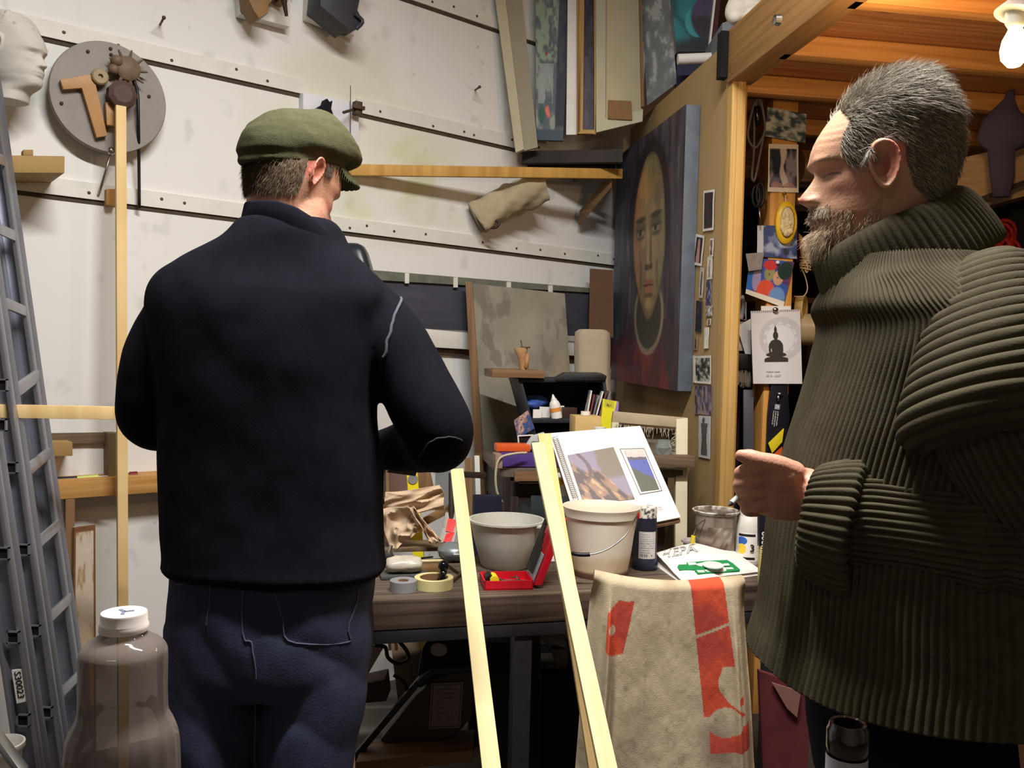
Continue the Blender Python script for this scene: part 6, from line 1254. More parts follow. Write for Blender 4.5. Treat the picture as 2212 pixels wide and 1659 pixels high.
g = G(); g.tube([W(835, 1212, 2.7), W(845, 1178, 2.72)], .006, 8); g.tube([W(835, 1212, 2.7), W(820, 1200, 2.7)], .006, 8); one('g_clamp', 'small grey metal clamp at the bench edge by the man\'s hip', 'clamp', g, m_steel, smooth=40)
g = G(); g.cbox(ob(825, 1222)+Z3*.018, BD*.07, BN*.06, Z3*.036); one('metal_block', 'dark metal block beside the man\'s hip on the bench', 'block', g, M('dark_metal', (54, 52, 56), .5, .4), bev=.003)
# upright battens between single slat and desk
for x, y0, y1, d_, w_, l, m_ in [(1012, 990, 1240, 3.35, .03, 'brown upright batten left of the desk leg', m_brownwood), (1030, 985, 1200, 3.4, .02, 'white upright strip left of the desk', m_trim)]:
    g = G(); g.bar(W(x, y0, d_), W(x+8, y1, d_), (w_, 0, 0), (0, .02, 0)); one('upright_batten', l, 'batten', g, m_, bev=.002)
g = G(); g.bar(W(985, 1025, 3.0), W(1050, 1028, 3.05), Z3*.02, (0, .02, 0)); g.tube([W(975, 1022, 3.0), W(975, 1200, 2.9)], .01, 8); one('easel_crossbar', 'dark crossbar joining the slat to the desk', 'frame', g, m_rack, bev=.002)
g = G(); q = np.array([*(W(1052, 1100, 3.12)[:2]), 0]); g.cbox(q+Z3*.45, E1*.10, E2*.05, Z3*.9); one('navy_board', 'dark navy panel between the bowl and the desk apron', 'panel', g, M('navy_dark', (26, 30, 50), .6))
# ================================================================== UNDER THE BENCH
def ub(px, py, d_): return W(px, py, d_)
g = G(); q = [ub(x, y, 2.62) for x, y in [(770, 1648), (1010, 1618), (1022, 1628), (1022, 1655), (780, 1700)]]; g.slab([ub(768, 1646, 2.6), ub(1022, 1620, 2.65), ub(1022, 1645, 2.65), ub(768, 1675, 2.6)], (0, .15, 0)); one('low_plank', 'brown plank lying low under the workbench', 'plank', g, m_brownwood, bev=.003)
t = T('mitre_saw', 'black and grey machine with a printed plate under the workbench', 'machine', ub(930, 1660, 2.7))
m_mach = M('machine_grey', (74, 64, 58), .6, var=.15)
g = G(); g.prism([ub(x, y, 2.72) for x, y in [(820, 1600), (900, 1500), (950, 1460), (1020, 1450), (1022, 1545), (990, 1585), (860, 1625)]], (0, .14, 0)); t.part('body', g, m_mach, bev=.006)
g = G(); g.prism([ub(x, y, 2.69) for x, y in [(903, 1450), (912, 1400), (935, 1362), (958, 1353), (1010, 1366), (1024, 1400), (1024, 1446), (960, 1452), (905, 1490)]], (0, .1, 0)); t.part('guard', g, m_blackmatt, bev=.008)
g = G(); c = ub(948, 1403, 2.685); g.lathe(c, [(.001, 0), (.026, 0), (.026, .003), (.001, .004)], 24, (0, -1, 0), ref=(1, 0, 0), sy=.8); t.part('pale_opening', g, M('grey_plate', (150, 140, 132), .6), smooth=40)
g = G(); g.bar(ub(756, 1650, 2.66), ub(915, 1462, 2.68), Z3*.03, (0, .03, 0)); g.tube(catmull([ub(905, 1475, 2.68), ub(940, 1450, 2.68), ub(1022, 1440, 2.68)], 10), .012, 8); t.part('arm', g, M('dark_metal', (54, 52, 56), .5, .4), bev=.003)
Q = [ub(x, y, 2.712) for x, y in [(932, 1476), (1001, 1474), (994, 1572), (926, 1575)]]
def plate(u, v):
    c_ = np.ones(u.shape+(3,))*np.array(lin((132, 112, 100))); e = (np.abs(np.minimum(np.minimum(u, 1-u), np.minimum(v, 1-v)*1.4)-.06) < .018); ln = (np.sin(v*60) > .5)*(u > .2)*(u < .8)*(v > .12)*(v < .85)*(vn(u*20, v*9) > .35); return mixc(mixc(c_, lin((70, 56, 50)), e*1.), lin((80, 64, 58)), ln*.7)
t.part('printed_plate', pic(Q, plate, 60, 90, thick=.002), m_print)
g = G(); P_ = catmull([ub(x, y, 2.6) for x, y in [(868, 1335), (858, 1375), (878, 1405), (882, 1425), (858, 1433), (838, 1420), (832, 1398), (810, 1394)]], 50); g.tube(P_, .006, 8); g.tube(catmull([ub(850, 1458, 2.7), ub(870, 1470, 2.7), ub(880, 1490, 2.7)], 10), .006, 8); one('black_cable', 'black cable looped under the front edge of the workbench', 'cable', g, m_black, smooth=True)
g = G(); g.slab([ub(x, y, 3.0) for x, y in [(838, 1345), (905, 1345), (930, 1520), (860, 1520)]], (0, .02, 0)); one('brown_sheet', 'brown board standing at the back under the workbench', 'board', g, M('umber_board', (118, 100, 80), .8), bev=.002)
for x, l in [(838, 'left thin pale strip under the bench front'), (852, 'right thin pale strip under the bench front')]: g = G(); g.bar(ub(x, 1358, 2.72), ub(x+4, 1405, 2.7), (.008, 0, 0), (0, .01, 0)); one('thin_strip', l, 'strip', g, m_pine)
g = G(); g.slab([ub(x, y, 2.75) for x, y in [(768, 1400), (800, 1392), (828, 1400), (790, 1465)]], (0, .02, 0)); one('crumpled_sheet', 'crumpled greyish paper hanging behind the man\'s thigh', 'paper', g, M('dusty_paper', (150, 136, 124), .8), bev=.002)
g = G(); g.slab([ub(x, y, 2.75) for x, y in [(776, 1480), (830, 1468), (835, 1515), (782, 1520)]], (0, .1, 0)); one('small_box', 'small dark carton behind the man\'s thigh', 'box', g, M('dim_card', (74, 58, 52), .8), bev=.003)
for i, (x0, x1) in enumerate([(1058, 1072), (1068, 1084), (1078, 1094), (1088, 1102), (1098, 1112)]):
    g = G(); g.slab([ub(x0+8, 1345, 2.85), ub(x1+6, 1345, 2.85), ub(x1-18, 1400, 2.85), ub(x0-20, 1400, 2.85)], (0, .03, 0)); one('paper_folder', ['leftmost pale folder slanting under the bench rail', 'dark blue folder, second from the left under the bench rail', 'pale folder in the middle of the slanted row under the bench', 'dark blue folder, second from the right under the bench rail', 'rightmost pale folder beside the bench leg'][i], 'folder', g, M('folder_%d' % (i % 2), [(150, 164, 176), (90, 104, 118)][i % 2], .7), group='folders slanting under the bench')
g = G(); g.slab([ub(x, y, 2.8) for x, y in [(930, 1354), (965, 1350), (975, 1366), (930, 1364)]], (0, .02, 0)); one('white_packet', 'bluish white packet above the black machine guard', 'packet', g, M('blue_white', (190, 200, 220), .6))
t = T('black_speaker', 'large black box standing under the workbench between the slats', 'box', ub(1110, 1659, 2.62)); g = G(); g.slab([ub(1060, 1388, 2.66), ub(1168, 1392, 2.66), ub(1172, 1760, 2.66), ub(1062, 1760, 2.66)], (0, .25, 0)); t.part('body', g, m_blackmatt, bev=.004)
g = G(); g.lathe(ub(1104, 1520, 2.655), [(.02, 0), (.02, .004), (.001, .004)], 20, (0, -1, 0), ref=(1, 0, 0), sx=.5, sy=.9); t.part('badge', g, M('badge_grey', (74, 72, 80), .5), smooth=40)
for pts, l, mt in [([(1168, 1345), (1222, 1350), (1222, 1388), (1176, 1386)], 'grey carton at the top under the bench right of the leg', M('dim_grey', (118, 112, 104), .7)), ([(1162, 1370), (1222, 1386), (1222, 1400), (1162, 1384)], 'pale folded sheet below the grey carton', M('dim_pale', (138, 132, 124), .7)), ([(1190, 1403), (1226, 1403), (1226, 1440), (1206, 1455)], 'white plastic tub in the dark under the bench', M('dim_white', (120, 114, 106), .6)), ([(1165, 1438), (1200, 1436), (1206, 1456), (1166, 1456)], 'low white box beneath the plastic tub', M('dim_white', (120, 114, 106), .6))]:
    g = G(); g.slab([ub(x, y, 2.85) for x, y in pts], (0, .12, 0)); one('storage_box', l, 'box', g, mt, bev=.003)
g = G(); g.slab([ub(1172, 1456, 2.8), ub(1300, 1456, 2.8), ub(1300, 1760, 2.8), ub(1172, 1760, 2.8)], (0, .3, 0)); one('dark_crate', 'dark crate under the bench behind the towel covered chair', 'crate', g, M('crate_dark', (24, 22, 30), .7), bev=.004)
g = G(); g.slab([ub(1640, 1450, 2.2), ub(1760, 1490, 2.2), ub(1740, 1700, 2.2), ub(1650, 1700, 2.2)], (0, .02, 0)); one('maroon_cloth', 'dark red cloth visible between the towel and the right man', 'cloth', g, M('maroon_cloth', (92, 34, 42), .9, var=.3))
g = G(); g.slab([ub(1668, 1475, 2.19), ub(1730, 1495, 2.19), ub(1722, 1550, 2.19), ub(1700, 1530, 2.19)], (0, .006, 0)); one('brown_card', 'brown card edge above the dark red cloth', 'card', g, M('tan_card', (128, 90, 80), .8))
# long level box by the bench end
t = T('level_sleeve', 'black upright sleeve with white lettering behind the white paint bottle', 'sleeve', W(1650, 1180, 2.45)); g = G(); g.slab([W(x, y, 2.5) for x, y in [(1640, 1080), (1662, 1080), (1660, 1180), (1640, 1180)]], (0, .02, 0)); t.part('sleeve', g, M('ink_black', (20, 20, 32), .5), bev=.001)
t.part('lettering', text_geo('600mm', W(1646, 1148, 2.497), (0, 0, -1), (1, 0, 0), .026, bold=.01), m_white)
g = G(); g.slab([W(x, y, 2.5) for x, y in [(1643, 1180), (1656, 1180), (1652, 1262), (1640, 1262)]], (0, .02, 0)); t.part('yellow_end', g, M('dull_yellow', (200, 184, 90), .5), bev=.001)
# ================================================================== CHAIR WITH TOWEL
DC = 2.06; kc = DC/FPX
zt_ = W(1450, 1252, DC)[2]
t = T('wooden_chair', 'chair hidden under the orange patterned towel', 'chair', np.array([W(1450, 1200, DC)[0], DC+.2, 0]))
xL, xR = W(1292, 1300, DC)[0], W(1612, 1300, DC)[0]
g = G(); g.tube(catmull([(xL+.03, DC+.03, zt_-.045), (xL*.7+xR*.3, DC+.045, zt_-.050), (xL*.3+xR*.7, DC+.045, zt_-.052), (xR-.03, DC+.03, zt_-.048)], 20), .014, 10); t.part('top_rail', g, m_brownwood, smooth=True)
for x in (xL+.045, xR-.045): g = G(); g.tube([(x, DC+.045, zt_-.05), (x, DC+.075, .02)], .014, 10); t.part('leg', g, m_brownwood, smooth=True)
for x in (xL+.03, xR-.03): g = G(); g.tube([(x, DC+.42, .43), (x, DC+.44, .0)], .015, 10); t.part('leg', g, m_brownwood, smooth=True)
g = G(); g.slab([(xL, DC+.04, .46), (xR, DC+.04, .46), (xR, DC+.46, .46), (xL, DC+.46, .46)], (0, 0, -.03)); t.part('seat', g, m_brownwood, bev=.006)
# towel sheet
nu, nv = 260, 300; u, v = np.meshgrid(np.linspace(0, 1, nu), np.linspace(0, 1, nv))
# v: 0 back bottom .. .3 over the rail .. 1 front bottom; front length
fl_ = .54; arc = v*(fl_+.34)-.30
zt_u = zt_+.004-.022*np.sin(np.pi*u)*(1-.25*u)-.004*u
front = np.clip(arc, 0, None); back = np.clip(-arc, 0, None)
cr_ = .022; ang = np.clip(arc/cr_, -1.57, 1.57)
spread = .012+.085*(front/fl_)**.8
X = (xL-.004)*(1-u)+(xR+.004)*u; X = X+(u-.5)*2*(spread-.012)*np.where(u < .5, .42, .62)
Y = DC+.045-np.sin(ang)*cr_*1.2-np.where(arc > 0, 1, -1)*0
Zz = zt_u-cr_*(1-np.cos(ang))-np.clip(np.abs(arc)-cr_*1.57, 0, None)
edge = sm(.13, .0, u)+sm(.91, 1.0, u)
fold = -.030*np.exp(-((u-.115-.03*front)/.018)**2)*sm(.02, .2, front)+.05*sm(.10, .0, u)*sm(.0, .1, front)+.02*np.exp(-((u-.165)/.02)**2)*sm(.12, .35, front)+.05*sm(.93, 1.0, u)*sm(.0, .1, front)-.014*np.exp(-((u-.9-.0*front)/.02)**2)*sm(.02, .2, front)
fold += .008*(fbm(u*5, v*7, 3)-.5)+.0012*(fbm(u*40, v*50, 2)-.5)
Y = Y+fold-.02*front/fl_; 
P_ = np.stack([X, Y, Zz], -1)
def tz(x, y): return ((x/3.78+1200-1285)/345.0, (y/3.78+1220-1252)*kc)   # -> u at chair-top width, drop in metres
def towelc():
    c = np.ones(u.shape+(3,))*np.array(lin((198, 182, 154))); n1 = fbm(u*4, v*6, 5); c = mixc(c, lin((158, 142, 116)), sm(.4, .75, n1)*.7); n2 = fbm(u*22+5, v*26, 4); c = mixc(c, lin((96, 78, 66)), sm(.66, .85, n2)*.3); c = mixc(c, lin((96, 74, 66)), sm(.16, .02, np.hypot((u-.78)*1.0, (front-.40)*1.6))*n1*1.1)
    # drop coordinate in the picture's terms
    xx = u*345+1285; yy = front/kc+1252; X_ = (xx-1200)*3.78; Y_ = (yy-1220)*3.78
    xc = X_+0
    red = np.zeros(u.shape)
    l = 1150+.085*(Y_-150); r = 1432+.065*(Y_-150)
    red = np.maximum(red, ((X_ > l)*(X_ < r)*(Y_ < 880)*(arc > -.1)))
    red = np.maximum(red, (X_ > l)*(X_ < r-120+.1*(Y_-880)+30*np.sin(Y_/60))*(Y_ >= 880)*(Y_ < 1280)); red = np.maximum(red, (X_ > 1390)*(X_ < 1540)*(Y_ > 1150)*(Y_ < 1290)*(Y_ > 1150+.8*(X_-1390)))
    red = np.maximum(red, (X_ > 1500)*(X_ < 1535)*(Y_ > 1000)*(Y_ < 1200)); red = np.maximum(red, (X_ > 1285)*(X_ < 1590)*(Y_ > 1370)*(Y_ < 1590))
    red = red*(1-(np.hypot(X_-1400, Y_-1340) < 125))*(1-(np.hypot((X_-1475)/.8, Y_-1040) < 110)*(Y_ > 930)); red = red*(1-(np.abs(Y_-(610-.33*(X_-1200))) < 12))
    px = [(548, 352), (680, 342), (610, 780), (525, 825), (458, 765), (458, 465)]
    ins = np.zeros(u.shape, bool); j = len(px)-1
    for i in range(len(px)):
        xi, yi = px[i]; xj, yj = px[j]; cnd = ((yi > Y_) != (yj > Y_)) & (X_ < (xj-xi)*(Y_-yi)/(yj-yi+1e-9)+xi); ins ^= cnd; j = i
    ins &= ~((np.hypot(X_-505, (Y_-600)*.7) < 30)); red = np.maximum(red, ins*(arc > 0))
    rc = np.ones(u.shape+(3,))*np.array(lin((212, 84, 56))); rc = mixc(rc, lin((160, 62, 56)), sm(.42, .62, n1)*.8); return c*(1-red[..., None])+rc*red[..., None]
C = towelc().reshape(-1, 3); V = P_.reshape(-1, 3); nn = np.cross(np.gradient(P_, axis=1), np.gradient(P_, axis=0)); nn /= np.linalg.norm(nn, axis=-1)[..., None]+1e-9; m_ = len(V)
V2 = V+nn.reshape(-1, 3)*.004*(1 if nn[nv-5, nu//2][1] > 0 else -1)
F = [(i*nu+j, (i+1)*nu+j, (i+1)*nu+j+1, i*nu+j+1) for i in range(nv-1) for j in range(nu-1)]; F2 = [tuple(x+m_ for x in f[::-1]) for f in F]
ring = [j for j in range(nu)]+[i*nu+nu-1 for i in range(1, nv)]+[(nv-1)*nu+j for j in range(nu-2, -1, -1)]+[i*nu for i in range(nv-2, 0, -1)]
F3 = [(ring[(k+1) % len(ring)], ring[k], ring[k]+m_, ring[(k+1) % len(ring)]+m_) for k in range(len(ring))]
g = G(); g.add(np.vstack([V, V2]), F+F2+F3, None, np.vstack([C, C])); one('stained_towel', 'stained beige towel with orange shapes draped over the chair back', 'towel', g, ATTR('terry_cloth', .95, .35, 420), smooth=True)
# ================================================================== FOREGROUND COUNTER AND BOTTLES
FZ = .905
g = G(); g.slab([(-.75, .28, FZ), (.55, .28, FZ), (.55, .86, FZ), (-.75, .86, FZ)], (0, 0, -.03)); t = T('counter_table', 'dark counter under the clear bottle and the brown bottle in the foreground', 'table', (-.1, .6, 0)); t.part('tabletop', g, m_darkwood, bev=.004)
for x, y in ((-.7, .33), (.5, .33), (-.7, .8), (.5, .8)): g = G(); g.cbox((x, y, FZ/2-.015), (.05, 0, 0), (0, .05, 0), (0, 0, FZ-.03)); t.part('leg', g, m_darkwood)
db = .755; kb = db/FPX; c = W(268, 1330, db); zc = W(268, 1332, db)[2]; cb = np.array([c[0], c[1], FZ+.0005]); H = zc-FZ
def y2h(y): return H-(y-1332)*kb*1.02
prof_px = [(1700, 118), (1640, 117), (1600, 114), (1575, 108), (1555, 98), (1540, 92), (1520, 90), (1460, 90), (1415, 90), (1400, 86), (1388, 76), (1376, 58), (1368, 46), (1352, 44), (1336, 44)]
pr = [(.001, 0), (.030, .001), (.044, .006), (118*kb, .018)]+[(w_*kb, y2h(y)) for y, w_ in prof_px if y2h(y) > .02]
m_pet = M('clear_plastic', (226, 218, 212), .06, trans=1., var=.01, ior=1.45)
def pet():
    m = bpy.data.materials.new('clear_bottle_plastic'); m.use_nodes = True; nt = m.node_tree; N = nt.nodes; L = nt.links; b = N['Principled BSDF']
    b.inputs['Base Color'].default_value = (.52, .46, .43, 1); b.inputs['Roughness'].default_value = .08; b.inputs['Transmission Weight'].default_value = 1; b.inputs['IOR'].default_value = 1.05
    gl = N.new('ShaderNodeBsdfGlossy'); gl.inputs['Roughness'].default_value = .05; tr = N.new('ShaderNodeBsdfTransparent'); tr.inputs[0].default_value = (.60, .56, .54, 1); fr = N.new('ShaderNodeLayerWeight'); fr.inputs[0].default_value = .22
    df = N.new('ShaderNodeBsdfTranslucent'); df.inputs[0].default_value = (.5, .45, .42, 1); d2 = N.new('ShaderNodeBsdfDiffuse'); d2.inputs[0].default_value = (.32, .27, .25, 1)
    mp_ = N.new('ShaderNodeMapRange'); mp_.inputs[3].default_value = .05; mp_.inputs[4].default_value = .75; L.new(fr.outputs[0], mp_.inputs[0])
    m1 = N.new('ShaderNodeMixShader'); L.new(mp_.outputs[0], m1.inputs[0]); L.new(tr.outputs[0], m1.inputs[1]); L.new(gl.outputs[0], m1.inputs[2])
    m2 = N.new('ShaderNodeMixShader'); m2.inputs[0].default_value = .36; L.new(m1.outputs[0], m2.inputs[1]); L.new(d2.outputs[0], m2.inputs[2]); L.new(m2.outputs[0], N['Material Output'].inputs[0]); return m
m_pet = pet()
t = T('clear_bottle', 'large clear ribbed plastic bottle with white cap in the left foreground', 'bottle', cb)
pr2 = [(max(a_-.0006, .0005), b_+(.0006 if i < 2 else 0)) for i, (a_, b_) in enumerate(pr)][::-1]
g = G(); nn_ = 72; ax = Z3; th = np.linspace(0, 2*np.pi, nn_, endpoint=False); R = []
for r_, h_ in catmull([(a_, b_, 0) for a_, b_ in pr], 70)[:, :2]:
    rib = 1+.010*np.cos(th*18)*(.08 < h_ < .19); R.append(cb+np.stack([r_*rib*np.cos(th), r_*rib*np.sin(th), h_+0*th], 1))
g.grid(R, cap=False); t.part('body', g, m_pet, smooth=True)
capz = y2h(1362); g = G(); rc_ = 49*kb; g.lathe(cb+Z3*capz, [(rc_*1.02, 0), (rc_*1.03, .002), (rc_*1.03, .005), (rc_*.98, .0065), (rc_*.97, .0145), (rc_*.94, .016), (.001, .016)], 56); cp = t.part('cap', g, M('cap_white', (232, 222, 216), .45, var=.02), smooth=40)
g = G(); ct = cb+Z3*(capz+.016)
for a_, b_ in [((0, 0), (-.006, .006)), ((0, 0), (.007, .004)), ((0, 0), (.002, -.008))]: g.bar(ct+np.array([a_[0], a_[1], .0006]), ct+np.array([b_[0], b_[1], .0006]), np.cross(np.array([b_[0], b_[1], 0])/np.hypot(*b_), Z3)*.003, (0, 0, -.0006))
t.part('pen_mark', g, M('blue_grey_ink', (110, 116, 140), .6), parent=cp)
# brown beer bottle, right
d2 = .63; k2 = d2/FPX; c = W(1832, 1560, d2); H2 = W(1832, 1562, d2)[2]-FZ; cb = np.array([c[0], c[1], FZ+.0005]); r1 = 41*k2
t = T('beer_bottle', 'open dark brown glass bottle neck with silver foil label, right foreground', 'bottle', cb)
m_beer = M('brown_glass', (24, 14, 12), .06, spec=.8, var=.02, coat=.6)
g = G(); tl_deg = 0
pf_ = [(.001, 0), (.028, 0), (.0305, .006), (.0305, .12), (.026, .145), (.018, .175), (r1*1.02, H2-.045), (r1*.98, H2-.028), (r1*.97, H2-.022), (r1*1.06, H2-.019), (r1*1.06, H2-.006), (r1*.96, H2-.003), (r1*.92, H2), (r1*.74, H2-.0005), (r1*.7, H2-.004), (r1*.66, H2-.04), (.001, H2-.06)]
g.lathe(cb, pf_, 48); t.part('glass', g, m_beer, smooth=40)
g = G(); g.lathe(cb, [(.0186, .17), (r1*1.05, H2-.046), (r1*1.06, H2-.0235)], 48, cap=False); t.part('foil_label', g, M('silver_label', (176, 178, 186), .5), smooth=50)
# bucket rim and a tray bottom left
c = W(2, 1605, 1.92); g = G(); t = T('white_pail', 'white plastic pail rim at the lower left corner', 'bucket', np.array([c[0], c[1], 0])); zb = c[2]
g.lathe(np.array([c[0], c[1], zb]), [(.001, -.22), (.036, -.22), (.042, -.02), (.048, -.012), (.048, 0), (.044, .001), (.040, -.01), (.034, -.21), (.001, -.21)], 40); t.part('body', g, m_white, smooth=45)
g = G(); cs = np.array([c[0], c[1], 0]); g.lathe(cs, [(.001, zb-.25), (.13, zb-.25), (.13, zb-.221), (.001, zb-.221)], 32)
for k in range(3): a_ = k*2.1; g.tube([cs+np.array([.11*math.cos(a_), .11*math.sin(a_), zb-.25]), cs+np.array([.14*math.cos(a_), .14*math.sin(a_), 0])], .014, 10)
one('wooden_stool', 'low dark stool under the white pail in the lower left corner', 'stool', g, m_darkwood, smooth=40)
g = G(); g.bar(W(-20, 1590, .95), W(45, 1680, .9), Z3*.012, (0, .015, 0)); one('silver_bar', 'silver bar crossing the lower left corner', 'bar', g, m_steel, bev=.002)
# ================================================================== HEADS AND BODIES
KH = 1.2/FPX
ROWS_B = [(157.5, 1958, 1964, .004), (158, 1940, 1990, .022), (165, 1895, 2003, .042), (175, 1870, 2015, .053), (190, 1848, 2025, .061), (206, 1833, 2036, .067), (225, 1819, 2046, .072), (250, 1801, 2058, .0755), (278, 1781, 2067, .077), (302, 1767, 2072, .078), (326, 1758, 2073, .078), (350, 1755, 2070, .0765), (367, 1761, 2066, .075),
  (384, 1767, 2062, .0735), (401, 1769, 2056, .072), (420, 1769, 2050, .070), (434, 1768, 2045, .068), (446, 1766, 2040, .0665), (458, 1764, 2036, .065), (472, 1765, 2033, .064), (484, 1769, 2030, .0625), (498, 1768, 2026, .0605), (515, 1766, 2023, .058), (535, 1768, 2020, .054), (550, 1776, 2018, .052), (564, 1800, 2017, .051), (576, 1832, 2017, .053), (592, 1852, 2018, .056), (625, 1862, 2022, .060), (700, 1864, 2032, .066)]
ROWS_C = [r if r[0] < 484 else {484: (484, 1769, 2030, .0625), 498: (498, 1773, 2026, .0595), 515: (515, 1770, 2023, .056), 535: (535, 1772, 2020, .050), 550: (550, 1790, 2018, .049), 564: (564, 1822, 2017, .051), 576: (576, 1845, 2017, .053)}.get(r[0], r) for r in ROWS_B]
ROWS_B = [(y+(6 if y < 230 else 0), xf, xb-(12 if y < 500 else 0), w_) for y, xf, xb, w_ in ROWS_B]
def head_grid(rows, NR=210, NT=220, nose=1., hairvol=0.):
    D = catmull(np.array(rows, float), NR); y = D[:, 0]; pf = (1910-D[:, 1])*KH; pb = (1910-D[:, 2])*KH; w_ = D[:, 3]
    z = (360-y)*KH; th = np.linspace(0, 2*np.pi, NT, endpoint=False); c = np.cos(th)[None]; s = np.sin(th)[None]; Y = y[:, None]+0*c
    Fc = (pf*.42+pb*.58)[:, None]
    ex = .86; ca = np.sign(c)*np.abs(c)**ex; sa = np.sign(s)*np.abs(s)**ex
    F = np.where(c > 0, Fc+(pf[:, None]-Fc)*ca, Fc+(Fc-pb[:, None])*ca); L = w_[:, None]*sa; Z = z[:, None]+0*c
    fr = np.clip(c, 0, 1)**.5
    g2 = lambda a, a0, sa_, b, b0, sb: np.exp(-((a-a0)/sa_)**2-((b-b0)/sb)**2)
    aL = np.abs(L); yy = Y
    Nn = np.interp(y, [370, 384, 401, 422, 434, 442, 448, 454], [0, 3.5, 15, 31, 38, 33, 14, 0])[:, None]*KH*nose
    sg = np.interp(y, [370, 400, 434, 450], [.010, .0095, .0125, .015])[:, None]
    F = F+fr*Nn*np.exp(-(L/sg)**2)+fr*.0075*g2(aL, .0145, .0055, yy, 438, 9)-fr*.004*g2(aL, .008, .003, yy, 449, 4)
    F = F-fr*.0105*g2(aL, .031, .015, yy, 385, 15)+fr*.0065*g2(aL, .031, .0105, yy, 388, 9)-fr*.0022*g2(aL, .031, .014, yy, 379, 3)-fr*.002*g2(aL, .032, .013, yy, 400, 3.5)
    F = F+fr*.0045*g2(aL, .028, .022, yy, 359, 9)+fr*.003*g2(aL, .048, .016, yy, 408, 20)-fr*.003*g2(aL, .040, .012, yy, 440, 26)
    F = F-fr*.0035*g2(aL, .0, .022, yy, 479, 3.2)+fr*.0028*g2(aL, 0, .018, yy, 472, 5)+fr*.0035*g2(aL, 0, .018, yy, 487, 5)-fr*.0025*g2(aL, 0, .02, yy, 500, 5)-fr*.0025*g2(aL, .024, .004, yy, 480, 6)
    for k, y0 in enumerate((290, 306, 321)): F = F-fr*.0009*np.exp(-((yy+4*np.cos(L*70)-y0)/2.6)**2)
    for a_, b_ in ((.062, 372), (.066, 380), (.061, 388)): F = F-.0012*g2(aL, a_, .006, yy+ (aL-.06)*600*(.5 if b_ > 375 else -.5), b_, 2)
    # temple hollow, nasolabial line, nape
    L = L*(1-.05*np.exp(-((c-.55)/.25)**2)*np.exp(-((yy-335)/30)**2)); F = F-fr*.0018*np.exp(-((aL-.024-.0004*(yy-440))/.004)**2)*np.exp(-((yy-462)/18)**2)
    return np.stack([F, L, Z], -1), yy
def ear_geo(F0, z0, side, w_=.0175, h_=.033, l0=.070):
    """ear in local head coordinates; side +1 / -1 = L sign. y 303..405, x 1896..1949"""
    nr, nt = 16, 44; R = []; Rb = []
    for i in range(nr):
        r = (i+.02)/(nr-1)*1.0; th = np.linspace(0, 2*np.pi, nt, endpoint=False); up = np.sin(th); fx = -np.cos(th)   # fx + = forward
        wid = w_*(1+.22*up-.10*np.clip(-up, 0, 1)); a_ = r*fx*wid; b_ = r*up*h_
        hgt = .004+.0095*np.exp(-((r-.88)/.14)**2)-.0125*np.exp(-(np.hypot((a_-.003)/.009, (b_+.003)/.013))**2)+.006*np.exp(-((np.hypot((a_-.002)/.0105, (b_-.002)/.019)-1)/.22)**2)
        off = .006+.010*np.clip(-a_/w_, -.6, 1)+hgt                                  # rear edge stands off the head
        R.append(np.stack([F0+a_+.12*b_, side*(l0+off), z0+b_], 1)); Rb.append(np.stack([F0+a_*.9+.12*b_, side*(l0+off-.0055-(1-r)*.010), z0+b_*.95], 1))
    return np.array(R+Rb[::-1])
def frame(O, f, up, s=1.):
    f = np.array(f, float); f /= np.linalg.norm(f); up = np.array(up, float); up -= f*np.dot(up, f); up /= np.linalg.norm(up); l = np.cross(up, f)   # l = the person's left
    return lambda P: np.asarray(O)+s*(P[..., 0:1]*f+P[..., 1:2]*l+P[..., 2:3]*up), lambda V: np.stack([(V-O)@f, (V-O)@l, (V-O)@up], -1)/s
def headsolid(fr_, rows, g, ears=(1, -1), nose=1., eo=(0, 0)):
    P, _ = head_grid(rows, nose=nose); g.grid(fr_(P))
    for s in ears: E = fr_(ear_geo((1910-1922)*KH+eo[0], (360-353)*KH+eo[1], s)); g.grid(E)
def finger(g, P, r): g.tube(catmull(P, 16), np.interp(np.linspace(0, 1, 16), np.linspace(0, 1, len(r)), r), 14); g.ball(P[-1], r[-1], 12, 8); g.ball(P[0], r[0], 12, 8)
def make_hand(g, wr, d, n, side=1, curl=.6):
    d = np.asarray(d, float)/np.linalg.norm(d); n = np.asarray(n, float); n -= d*np.dot(n, d); n /= np.linalg.norm(n); s = np.cross(d, n)*side
    R = []
    for t_, a_, b_ in [(0, .026, .019), (.02, .028, .018), (.05, .038, .017), (.08, .042, .015), (.095, .038, .012)]:
        th = np.linspace(0, 2*np.pi, 24, endpoint=False); R.append(wr+d*t_+np.outer(np.cos(th)*a_, s)+np.outer(np.sin(th)*b_, n))
    g.grid(R)
    for k, (o, L_) in enumerate([(.030, .072), (.010, .080), (-.010, .074), (-.029, .058)]):
        p = wr+d*.088+s*o; P = [p]; a_ = 0
        for j, f in enumerate((.45, .32, .23)): a_ += curl*(.7+.15*j)+.05*k; P.append(P[-1]+(d*math.cos(a_)-n*math.sin(a_))*L_*f)
        finger(g, P, [.0095, .009, .008, .007])
    p = wr+d*.025+s*.026; finger(g, [p, p+d*.03+s*.022-n*.006, p+d*.058+s*.03-n*.016, p+d*.078+s*.028-n*.026], [.014, .012, .010, .008])
